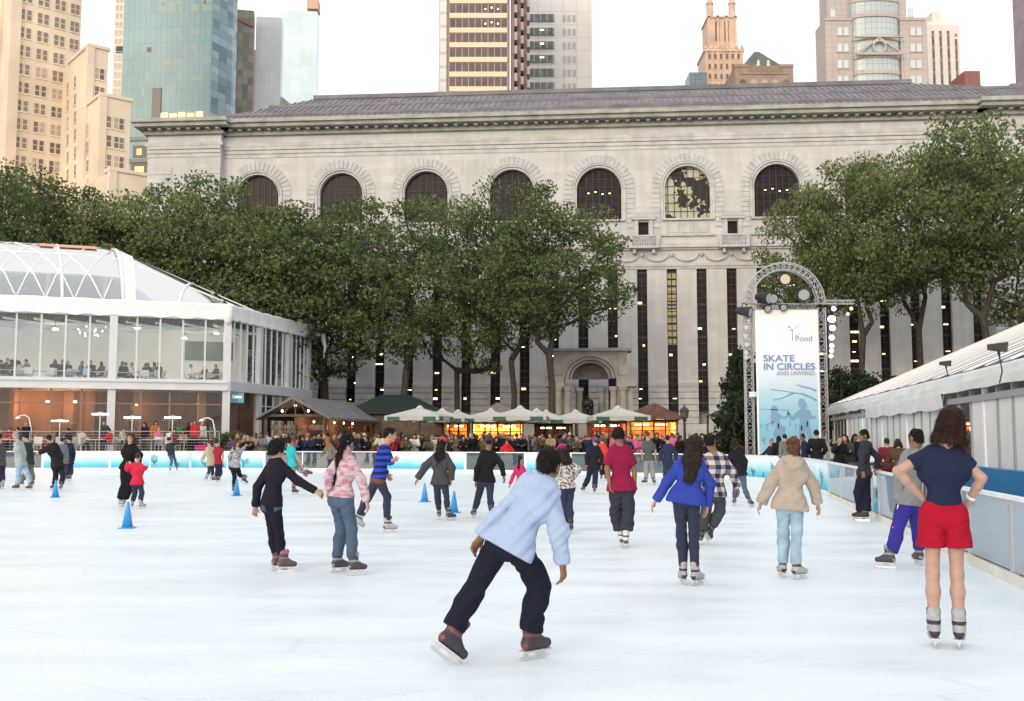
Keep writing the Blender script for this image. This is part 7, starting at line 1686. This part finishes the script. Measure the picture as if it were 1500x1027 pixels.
SK('woman in grey knitted top and black trousers behind a blue cone, kicking one foot back', dict(top=tweed, bot=cl('black_slim',(0.012,0.012,0.02)), leg='skinny', tt=.018, hem=.04, hair='pony', hc='brown', boot='dark', skin='light', fem=1, hlen=.2),
   H=1.64, h=15, head=(346.5,648), sh=(346,657), pel=(343.5,683), arms=(((338,668),(337,678)),((354,662),(358,655))), legs=(((343,699),(342,712)),((350,695),(357,701))), ground=(723,None), lift=(0,.2), pitch=(0,30), fh=(0,60))
SK('woman in olive brown jacket at the barrier left of the striped sweater man', dict(top=cl('olive',(0.17,0.14,0.10)), topname='jacket', bot=cl('dark_blue_leg',(0.03,0.045,0.08)), leg='skinny', tt=.03, hem=.05, hair='long', hc='copper', hlen=.2, boot='dark', skin='light', fem=1),
   H=1.66, h=40, head=(480,643), sh=(482,651), pel=(484,671), arms=(((476,660),(470,668)),((490,660),(488,668))), legs=(((482,681),(481,688)),((487,681),(488,688))), ground=(694,694))
# --- 25.. right of centre
SK('woman in magenta beanie and white floral top, hand on hip, by the pale blue shirt', dict(top=floral, bot=denim_d, leg='skinny', tt=.022, hem=.03, hair='long', hc='dark', hlen=.16, hat=('beanie', cl('magenta',(0.42,0.03,0.14))), boot='black', skin='light', fem=1),
   H=1.58, h=-25, head=(823.5,661), sh=(826,674), pel=(829,713), arms=(((817,692),(823,705)),((846,689),(834,705))), legs=(((827,742),(829,765)),((834,742),(836,766))), ground=(781,782), adz=(0,.12))
SK('person in black jacket and purple hat skating left of the maroon tee man', dict(top=cl('black_parka',(0.016,0.016,0.022)), topname='jacket', bot=cl('navy_track',(0.018,0.02,0.045)), leg='straight', tt=.034, hem=.05, hair='short', hc='dark', hat=('beanie', cl('purple_hat',(0.09,0.08,0.28))), boot='dark', skin='light'),
   H=1.66, h=-10, head=(872,646), sh=(871,655), pel=(869,685), arms=(((860,668),(860,681)),((881,668),(881,681))), legs=(((862,700),(855,712)),((872,701),(871,713))), ground=(721,724), fh=(-20,0))
SK('person in coral red vest half hidden behind the maroon tee man', dict(top=cl('coral',(0.60,0.05,0.05)), topname='vest', bot=cl('black_slack2',(0.015,0.015,0.02)), leg='straight', tt=.03, hem=.03, hair='short', hc='brown', boot='dark', skin='light'),
   H=1.70, h=0, head=(882,645), sh=(882,652), pel=(883,676), arms=(((877,664),(876,674)),((890,664),(890,674))), legs=(((881,687),(881,696)),((886,687),(887,696))), ground=(704,704))
SK('man in grey tee shirt and khaki trousers, right of the maroon tee man', dict(top=cl('grey_tee',(0.075,0.085,0.095)), bot=cl('khaki_grey',(0.26,0.25,0.25)), leg='straight', tt=.022, hem=.04, sleeve=.45, hair='short', hc='brown', boot='dark', skin='tan'),
   H=1.78, h=0, head=(948.5,637), sh=(949,647), pel=(950.5,673), arms=(((940,660),(941,671)),((960,660),(960,671))), legs=(((947,688),(946,700)),((956,688),(957,700))), ground=(710,710), fh=(-50,30))
SK('man in navy jacket half hidden by the blue jacket woman', dict(top=cl('navy_fleece',(0.025,0.03,0.07)), topname='jacket', bot=denim_d, leg='straight', tt=.034, hem=.05, hair='short', hc='black', boot='dark', skin='tan'),
   H=1.70, h=5, head=(978,643), sh=(978.5,652), pel=(978.5,677), arms=(((968,664),(968,675)),((990,664),(990,675))), legs=(((975,690),(974,701)),((983,690),(984,701))), ground=(710,710))
SK('man in black and cream plaid shirt striding beyond the blue jacket woman', dict(top=plaidm, bot=cl('grey_jean',(0.05,0.055,0.07)), leg='straight', tt=.024, hem=.05, hair='short', hc='black', boot='black', skin='brown'),
   H=1.72, h=22, head=(1040,648), sh=(1048,667), pel=(1046,722), arms=(((1034,695),(1030,716)),((1071,690),(1080,714))), legs=(((1034,755),(1027,781)),((1056,749),(1040,776))), ground=(798,None), lift=(0,.1), fh=(10,30), pitch=(0,30), kb=.06)
SK('woman in black jacket and jeans stepping right, between plaid shirt and banner', dict(top=cl('black_puffer',(0.014,0.014,0.022)), topname='jacket', bot=denim_m, leg='skinny', tt=.032, hem=.03, hair='bob', hc='dark', hlen=.1, boot='dark', skin='light', fem=1),
   H=1.64, h=20, head=(1076,650), sh=(1078,661), pel=(1083,695), arms=(((1066,676),(1069,690)),((1090,676),(1090,689))), legs=(((1078,715),(1076,731)),((1091,714),(1098,732))), ground=(741,743), fh=(0,40))
SK('woman in dark top facing the camera at the barrier below the banner', dict(top=cl('aubergine',(0.035,0.025,0.04)), bot=cl('dark_denim2',(0.06,0.08,0.11)), leg='jeans', tt=.016, hem=.03, hair='pony', hc='dark', boot='dark', skin='tan', fem=1, hlen=.1, sleeve=1),
   H=1.66, h=178, head=(1130.5,647), sh=(1130,655), pel=(1128.5,676), arms=(((1120,664),(1112,669)),((1139,664),(1137,673))), legs=(((1125,687),(1124,697)),((1131,687),(1131,697))), ground=(703,703))
SK('man in charcoal hoodie and dark track trousers leaning on the right barrier', dict(top=cl('charcoal_hoodie',(0.028,0.032,0.042)), topname='hoodie', bot=cl('track_black',(0.014,0.014,0.03)), leg='baggy', tt=.022, hem=.03, hair='short', hc='black', hood=1, boot='black', skin='brown', cut=.03),
   H=1.78, h=-65, head=(1265.5,638.5), sh=(1266,650), pel=(1266,694), arms=(((1262,671),(1264,690)),((1286,669),(1284,686))), legs=(((1258,721),(1262,748)),((1268,723),(1268,748))), ground=(762,763), fh=(-80,-70), hh=-95, kb=.05, adz=(-.1,.1))
SK('man in grey hoodie and royal blue track trousers pushing off behind the red shorts', dict(top=cl('heather_grey',(0.20,0.205,0.22)), topname='hoodie', bot=cl('track_blue',(0.035,0.03,0.24)), leg='straight', tt=.028, hem=.03, hoodpc=1, stripe=1, hair='short', hc='black', boot='dark', skin='brown', cut=.06),
   H=1.74, h=-22, head=(1342,643), sh=(1339,664), pel=(1333,737), arms=(((1317,700),(1316,733)),((1361,700),(1361,733))), legs=(((1316,774),(1304,815)),((1346,777),(1347,810))), ground=(833,828), fh=(-55,-5), kb=.03)
# ================= crowd templates =================
def pose(kind, H=1.7, rg=random):
    s = H/1.75; A = lambda *v: np.array(v, float)*s; z0 = 0
    f, l, u = np.array([0,1.,0]), np.array([1.,0,0]), np.array([0,0,1.])
    if kind == 'seat':
        pel = A(0,0,.56); kn = [A(-.12,.42,.50), A(.12,.42,.50)]; an = [A(-.13,.40,.085), A(.13,.46,.085)]
    else:
        pel = A(0,0,.95); kn = [A(-.10,.03,.50), A(.10,.03,.50)]; an = [A(-.11,-.02,.085), A(.12,.0,.085)]
    lean = {'rail': .18, 'seat': .06}.get(kind, .02)
    nb = pel + A(0, lean, .52); hd = nb + A(0, .04+lean*.3, .185); ch = pel+(nb-pel)*.68; uu = U(nb-pel)
    sh = [nb+A(-.175,0,-.035), nb+A(.175,0,-.035)]
    if kind in ('rail','seat'): el = [sh[0]+A(-.06,.12,-.24), sh[1]+A(.06,.12,-.24)]; wr = [el[0]+A(.07,.22,.02), el[1]+A(-.07,.22,.02)]
    elif kind == 'pockets': el = [sh[0]+A(-.10,-.06,-.26), sh[1]+A(.10,-.06,-.26)]; wr = [el[0]+A(.09,.14,-.16), el[1]+A(-.09,.14,-.16)]
    elif kind == 'raise': el = [sh[0]+A(-.07,.10,-.24), sh[1]+A(.10,.14,-.16)]; wr = [el[0]+A(.04,.20,.06), el[1]+A(-.08,.16,.18)]
    else: el = [sh[0]+A(-.05,-.02,-.28), sh[1]+A(.05,-.02,-.28)]; wr = [el[0]+A(.0,.05,-.25), el[1]+A(0,.05,-.25)]
    td = [U(A(-.2,1,0)), U(A(.2,1,0))]
    return dict(s=s, f=U(f-uu*(f@uu)), l=l, u=uu, head=hd, neck=nb, chest=ch, pel=pel, sh=sh, el=el, wr=wr, hip=[pel+A(-.088,0,-.03), pel+A(.088,0,-.03)], kn=kn, an=an, td=td, hf=np.array([0,1,-.1]), hu=u, pn=[l, -l], curl=[.4,.4], tsd=[1,1], loc=(0,0,0))
base_st = dict(top=cl('crowd_top',(0.1,0.1,0.1)), bot=denim_d, leg='jeans', tt=.028, hem=.06, boot='black', skin='light')
def tmpl(kind, **kw):
    st = dict(base_st); st.update(kw); o = build_person(pose(kind), st, .028, 'person', None, skates=False); return o
TEM = {'rail': [tmpl('rail', hair='short', hood=1), tmpl('rail', hair='bob', fem=1, hlen=.10)], 'stand': [tmpl('stand', hair='short'), tmpl('stand', hair='long', fem=1, hlen=.25)], 'pockets': [tmpl('pockets', hair='short', hood=1), tmpl('pockets', hair='short', hat=('beanie', cl('crowd_hat',(0.1,0.1,0.1))))],
       'raise': [tmpl('raise', hair='short'), tmpl('raise', hair='bob', fem=1, hlen=.08)], 'seat': [tmpl('seat', hair='short'), tmpl('seat', hair='bob', fem=1, hlen=.12), tmpl('seat', hair='short', hood=1)]}
FRESH = {id(o) for L_ in TEM.values() for o in L_}
TOPC = {'black':(0.014,0.014,0.017),'dark grey':(0.05,0.05,0.055),'navy':(0.02,0.028,0.07),'brown':(0.09,0.055,0.035),'olive':(0.08,0.08,0.045),'maroon':(0.16,0.02,0.035),'grey':(0.16,0.165,0.17),'cream':(0.5,0.46,0.38),'white':(0.62,0.62,0.62),
        'red':(0.5,0.03,0.03),'blue':(0.04,0.10,0.32),'pink':(0.55,0.12,0.25),'tan':(0.32,0.23,0.14),'green':(0.05,0.17,0.06),'lime yellow':(0.45,0.85,0.06),'purple':(0.10,0.05,0.16),'orange':(0.5,0.16,0.03),'light blue':(0.3,0.42,0.55)}
WT = ['black']*12+['dark grey']*7+['navy']*6+['brown']*3+['olive']*2+['maroon']*2+['grey']*3+['cream','white','red','blue','pink','tan','tan','green','purple','orange','light blue']
HCN = {'black':'black','dark':'dark','brown':'brown','grey':'grey','blond':'blond','auburn':'red'}
HW = ['black']*4+['dark']*4+['brown']*3+['grey']*2+['blond']*2+['auburn']
SKW = ['light']*5+['tan']*3+['brown']*2+['dark']
used_labels = {}
def ordinal(n): return ['', 'second ', 'third ', 'fourth ', 'fifth ', 'sixth ', 'seventh ', 'eighth ', 'ninth ', 'tenth '][n-1] if n <= 10 else 'later '
random.seed(42)
def crowd(kind, px, Y, turn, where, group, z=0.0, top=None, hc=None, H=None, v=None, garment=None, lab=None):
    L_ = TEM[kind]; t0 = L_[v % len(L_) if v is not None else random.randrange(len(L_))]
    if id(t0) in FRESH: o = t0; FRESH.discard(id(t0))
    else: o = copy_tree(t0)
    tc = top or random.choice(WT); hk = hc or random.choice(HW); sk = random.choice(SKW); k = (H or random.uniform(1.6, 1.82))/1.70
    if hk in ('blond','auburn','grey'): sk = 'light'
    o.location = (XZ(px, Y, z+1.5), Y, z); o.rotation_euler = (0, 0, R(-turn)); o.scale = (k,k,k)
    def setm(ob, m):
        ob.material_slots[0].link = 'OBJECT'; ob.material_slots[0].material = m
    setm(o, SKIN[sk]); haircut = 'short'
    for c in o.children:
        n_ = c.name.split('.')[0]
        if n_ == 'shirt': setm(c, cl('crowd_'+tc.replace(' ','_'), TOPC[tc]))
        elif n_ == 'hair': setm(c, HAIR[HCN[hk]])
        elif n_ == 'hat': hk2 = random.choice(['navy','grey','black','maroon','cream']); setm(c, cl('crowd_'+hk2, TOPC[hk2])); haircut = 'hat'; hcol = hk2
        elif n_ == 'trousers': setm(c, random.choice([denim_d, denim_m, cl('crowd_black',TOPC['black']), cl('crowd_dark_grey',TOPC['dark grey'])]))
    if lab: tag(o, lab, 'person', group); return o
    g = garment or random.choice(['jacket','coat','top'] if tc not in ('white','cream') else ['top','sweater'])
    who = '%s haired person' % hk if haircut != 'hat' else 'person in %s hat' % hcol
    base = '%s in %s %s, %s' % (who, tc, g, where); used_labels.setdefault(base, []).append((px, o)); tag(o, base, 'person', group); return o
def zone(px):
    for a, s_ in ((372,'by pavilion corner'),(400,'beside stall gable'),(440,'under stall gable'),(475,'right of stall gable'),(510,'before stall roof left'),(545,'before stall roof middle'),(578,'before stall roof end'),
                  (603,'under leftmost umbrella'),(632,'right of leftmost umbrella'),(660,'before orange kiosk left'),(688,'before orange kiosk right'),(715,'before yellow kiosk left'),(740,'before yellow kiosk middle'),(766,'before yellow kiosk right'),
                  (800,'before dim kiosk'),(835,'below portal column'),(862,'below portal arch'),(885,'under rightmost umbrella'),(920,'before red kiosk'),(955,'before amber kiosk left'),(992,'before amber kiosk right'),(1012,'beside lantern post'),(1050,'right of lantern'),(1100,'before green kiosk')):
        if px < a: return s_
    return 'by banner tower'
rows3 = [('at rail', 52.2, 'rail'), ('second row', 54.5, None), ('farther back', 57.5, None)]
px = 345.0; i = 0
while px < 1062:
    ri = (0, 1, 2, 0, 1)[i % 5] if px < 980 else (1, 2, 0)[i % 3]; w_, Yd, kd = rows3[ri]; Yd = Yd + random.uniform(-.5, .6)
    if px > 880: Yd -= (px-880)/180*5.5
    kd = kd if (kd and random.random() < .6) else random.choice(['stand','pockets','raise'])
    tn = random.choice([180,180,180,150,210,20,-60,90]) if ri == 0 else random.choice([180,150,200,0,30,-40,90,-90])
    if not (1000 < px < 1008): crowd(kd, px+random.uniform(-2,2), Yd, tn, '%s, %s' % (w_, zone(px)), 'spectators behind the far barrier', H=random.uniform(1.62,1.88))
    px += random.uniform(3.0, 5.0); i += 1
# seated row and particular people
for px, Y, kd, tn, top, hc, H, lab in (
    (708.5, 55.5, 'raise', 150, 'lime yellow', 'black', 1.92, 'taller person in lime yellow safety jacket before the yellow kiosk'),
    (657, 53.2, 'rail', 170, 'lime yellow', 'auburn', 1.7, 'shorter person in lime yellow safety vest before the orange kiosk'),
    (361, 56.5, 'stand', 60, 'red', 'dark', 1.85, 'person in red top standing beside the pavilion column'),
    (392, 57.5, 'stand', 0, 'white', 'black', 1.9, 'person in white top standing at the market stall gable'),
    (491, 53.5, 'pockets', 200, 'olive', 'grey', 1.75, 'person in olive coat with pale hood behind the olive brown skater'),
    (768, 54, 'stand', 180, 'grey', 'blond', 1.74, 'light haired person in grey coat just behind the red jacket skater'),
    (1151, 37.0, 'stand', -20, 'grey', 'black', 1.72, 'person in pale grey hoodie, back turned, below the banner silhouettes'),
    (1141, 38.0, 'stand', 10, 'black', 'black', 1.66, 'person in black top between the hoodie and the barrier woman'),
    (1163, 38.5, 'stand', 150, 'navy', 'brown', 1.66, 'person in navy jacket mostly hidden behind the beige jacket woman'),
    (1178.5, 37.5, 'stand', -80, 'navy', 'dark', 1.74, 'man in navy jacket in profile left of the big black coat'),
    (1196, 34.5, 'pockets', 20, 'black', 'black', 1.84, 'large person in long black coat below the right truss leg'),
    (1228.5, 31.5, 'raise', 170, 'black', 'brown', 1.66, 'man in black coat holding a paper behind the white counter'),
    (1243, 33, 'rail', -140, 'dark grey', 'dark', 1.70, 'bowed person in dark jacket behind the white counter'),
    (1251, 34, 'stand', 160, 'black', 'black', 1.72, 'person in black behind the leaning barrier man'),
    (1300, 26.5, 'stand', 5, 'maroon', 'dark', 1.58, 'person in maroon coat, back turned, right of the leaning barrier man'),
    (1318, 24.8, 'rail', 10, 'brown', 'dark', 1.56, 'stooped person in brown coat beside the grey tent posts')):
    crowd(kd, px, Y, tn, '', 'spectators behind the far barrier' if px < 1100 else 'spectators by the banner and tent', top=top, hc=hc, H=H, lab=lab)
# ---- furniture ----
chairm = mat('chair_white', (0.62,0.64,0.62), .45)
def chair():
    t = empty('chair', (0,0,0)); b = MB(); b.box(-.21,.21,-.2,.22,.43,.46); b.build('seat', chairm, t); b = MB(); b.add([(-.21,-.20,.5),(.21,-.20,.5),(.21,-.28,.88),(-.21,-.28,.88),(-.21,-.18,.5),(.21,-.18,.5),(.21,-.26,.88),(-.21,-.26,.88)], [(3,2,1,0),(4,5,6,7),(0,1,5,4),(1,2,6,5),(2,3,7,6),(3,0,4,7)]); b.build('backrest', chairm, t)
    for x in (-.18,.18):
        for y in (-.17,.19): b = MB(); b.bar((x,y,0),(x,y,.43),.03); b.build('leg', chairm, t)
    return t
def table():
    t = empty('table', (0,0,0)); b = MB(); b.box(-.45,.45,-.4,.4,.72,.755); b.build('table_top', chairm, t); b = MB(); b.lathe((0,0,0), [(.25,0),(.25,.03),(.03,.05),(.03,.72)], 10); b.build('leg', steel, t); return t
ch0, tb0 = chair(), table(); nch = [0]; ntb = [0]
def put(proto, cnt, loc, rz, lab, cat, grp):
    o = proto if cnt[0] == 0 else copy_tree(proto); cnt[0] += 1; o.location = loc; o.rotation_euler = (0,0,rz); return tag(o, lab, cat, grp)
# upstairs: (table column, depth behind front, [(person column, turn)])
UPT = [(-8,1.6,[(-14,90,'black'),(4,-90,'black')]), (14,1.3,[(8,80,'dark grey'),(19,-90,'black'),(23,-60,'navy')]), (40,1.5,[(28,-40,'cream'),(41,-90,'grey')]), (70,1.4,[(79,-10,'black')]), (93,1.3,[(96,-80,'black'),(88,70,'navy'),(101,-70,'dark grey')]), (122,1.4,[(117,90,'blue'),(134,180,'black')]),
       (146,1.5,[(151,-80,'brown')]), (186,1.6,[(176,60,'black'),(191,100,'white'),(181,40,'navy')]), (222,1.3,[(216,0,'black'),(229,-80,'grey'),(211,60,'dark grey'),(235,-80,'navy')]), (285,1.7,[(277,80,'white'),(302,-70,'maroon')]), (312,2.1,[(319,-80,'dark grey')])]
pos_u = lambda px, d: (lambda s_: inner(s_, d, UF))(min(np.linspace(0, FW, 400), key=lambda s_: abs((inner(s_, d, UF+.9).x)/(inner(s_, d, UF+.9).y*CP+(UF-.7)*SPI) - (px-750)/FPX)))
nm = ['first','second','third','fourth','fifth','sixth','seventh','eighth','ninth','tenth','eleventh']
for i, (tp, d, pe) in enumerate(UPT):
    q = pos_u(tp, d); put(tb0, ntb, q, .2, '%s white dining table upstairs, counted from the left' % nm[i], 'table', 'upstairs dining tables')
    for j, (pxx, tn, tcx) in enumerate(pe):
        q = pos_u(pxx, d + (.1 if j else -.1)); o = crowd('seat', pxx, q.y, tn, '', 'diners upstairs in the pavilion', top=tcx, H=random.uniform(1.65,1.8), lab='seated diner in %s at the %s upstairs table, %s side' % (tcx, nm[i], 'right' if pxx > tp else 'left'))
        o.location = q; put(ch0, nch, q - Vector((0,0,0)), R(-tn), 'white chair under the diner on the %s side of the %s upstairs table' % ('right' if pxx > tp else 'left', nm[i]), 'chair', 'upstairs white chairs')
    if i in (3,5,8,2,9): q = pos_u(tp+2, d-.75); put(ch0, nch, q, R(10*i), 'empty white chair in front of the %s upstairs table' % nm[i], 'chair', 'upstairs white chairs')
# terrace
for i, (tp, Y) in enumerate(((15,54.4),(60,56),(140,54.4),(185,56),(222,54.6),(270,54.3),(300,56))):
    X = XZ(tp, Y, 1.5); put(tb0, ntb, (X,Y,.8), .1*i, '%s table on the terrace behind the wire railing, counted from the left' % nm[i], 'table', 'terrace tables')
for i, (pxx, Y, kd, tn, tcx, z) in enumerate(((-2,54.6,'seat',90,'pink',.8),(16,55.2,'seat',180,'red',.8),(30,54.4,'seat',-90,'dark grey',.8),(39,56,'stand',180,'black',.8),(52,56.4,'seat',90,'tan',.8),(84,55,'seat',60,'black',.8),(103,56,'seat',-90,'navy',.8),(119,54.3,'seat',20,'cream',.8),(153,56,'stand',180,'dark grey',.8),(163,55.5,'seat',-80,'red',.8),
        (178,56.6,'seat',90,'cream',.8),(199,55.8,'seat',180,'brown',.8),(213,56.4,'stand',200,'black',.8),(228,57.5,'stand',150,'orange',.8),(233,55.3,'seat',-20,'pink',.8),(262,57.2,'stand',180,'green',.8),(268,56,'seat',160,'tan',.8),(281,57.5,'stand',170,'black',.8),(286,56.4,'stand',180,'red',.8),(296,57.8,'stand',150,'white',.8),(312,57,'stand',120,'grey',.8),(258,54.2,'seat',200,'maroon',.8),(248,55.6,'seat',20,'white',.8))):
    o = crowd(kd, pxx, Y, tn, 'on the terrace' , 'people on the pavilion terrace', z=z, top=tcx, H=random.uniform(1.6,1.78), lab='%s in %s, %s on the terrace counted from the left' % ('seated guest' if kd == 'seat' else 'standing guest', tcx, ['first','second','third','fourth','fifth','sixth','seventh','eighth','ninth','tenth','eleventh','twelfth','thirteenth','fourteenth','fifteenth','sixteenth','seventeenth','eighteenth','nineteenth','twentieth','twenty-first','twenty-second','twenty-third'][sorted([-2,16,30,39,52,84,103,119,153,163,178,199,213,228,233,262,268,281,286,296,312,258,248]).index(pxx)]))
    if kd == 'seat': put(ch0, nch, o.location.copy(), R(-tn), 'white terrace chair under the %s in %s' % (['','',][0] + 'seated guest', tcx) + ', %s from left' % nm[min(10, len([q for q in (-2,16,30,52,84,103,119,163,178,199,233,258,248,268) if q <= pxx])-1)], 'chair', 'terrace chairs')
for i, pxx in enumerate((88, 105, 240, 55, 127)):
    put(ch0, nch, (XZ(pxx, 53.9+.3*i, 1.3), 53.9+.3*i, .8), R(20+60*i), 'empty white terrace chair, %s' % ('by the low heater','between the two left heaters','by the rightmost heater','near the left arc lamp','left of the tall heater')[i], 'chair', 'terrace chairs')
pb = empty('shopping_bag', (XZ(295,53.6,1), 53.6, .8), 0, 'bright pink shopping bag on the terrace behind the barrier', 'bag'); b = MB(); b.box(-.3,.3,-.12,.12,0,.42); b.build('body', cl('bag_pink',(0.6,0.03,0.2)), pb); b = MB(); b.tube([(-.12,0,.42),(-.1,0,.6),(.1,0,.6),(.12,0,.42)], .012, 5); b.build('handle', cl('bag_pink2',(0.4,0.03,0.15)), pb)
for L_ in TEM.values():
    for o in L_:
        if id(o) in FRESH:
            for c in list(o.children): bpy.data.objects.remove(c)
            bpy.data.objects.remove(o)
# single out labels that repeat
for base, L_ in used_labels.items():
    if len(L_) > 1:
        for k_, (p_, o) in enumerate(sorted(L_, key=lambda q: q[0])): o['label'] = base + ('' if False else ', %s from left' % nm[min(k_, 10)])
# statue
SJ = pose('seat', 1.7); z0, z1 = STATUE_Z
brz = mat('statue_bronze', (0.02,0.022,0.022), .45, .3)
for k_ in ('light',): pass
stt = dict(base_st); stt.update(top=brz, bot=brz, leg='baggy', tt=.06, hair='bob', hlen=.05, waist=1.1, skin='light')
o = build_person(SJ, stt, .03, 'figure', None, skates=False); ss = (z1-z0)/1.38*1.0
for q in [o]+list(o.children):
    for sl in q.material_slots: sl.link = 'OBJECT'; sl.material = brz
for c in list(o.children): pass
o.parent = st_root if 'st_root' in globals() else None
o.location = (0, 0, z0-.1); o.scale = (ss,)*3; o.rotation_euler = (0, 0, R(180))
b = MB(); b.box(-.7,.7,-.5,.9,0,z0*.9); b.box(-.9,.9,-.7,1.1,0,z0*.45); b.build('plinth', tstone, st_root)
b = MB(); b.box(-.45,.45,-.1,.5,z0*.9+.003,z0+.5*ss); b.box(-.45,.45,.35,.5,z0+.5*ss,z0+1.0*ss); b.build('seat', brz, st_root)
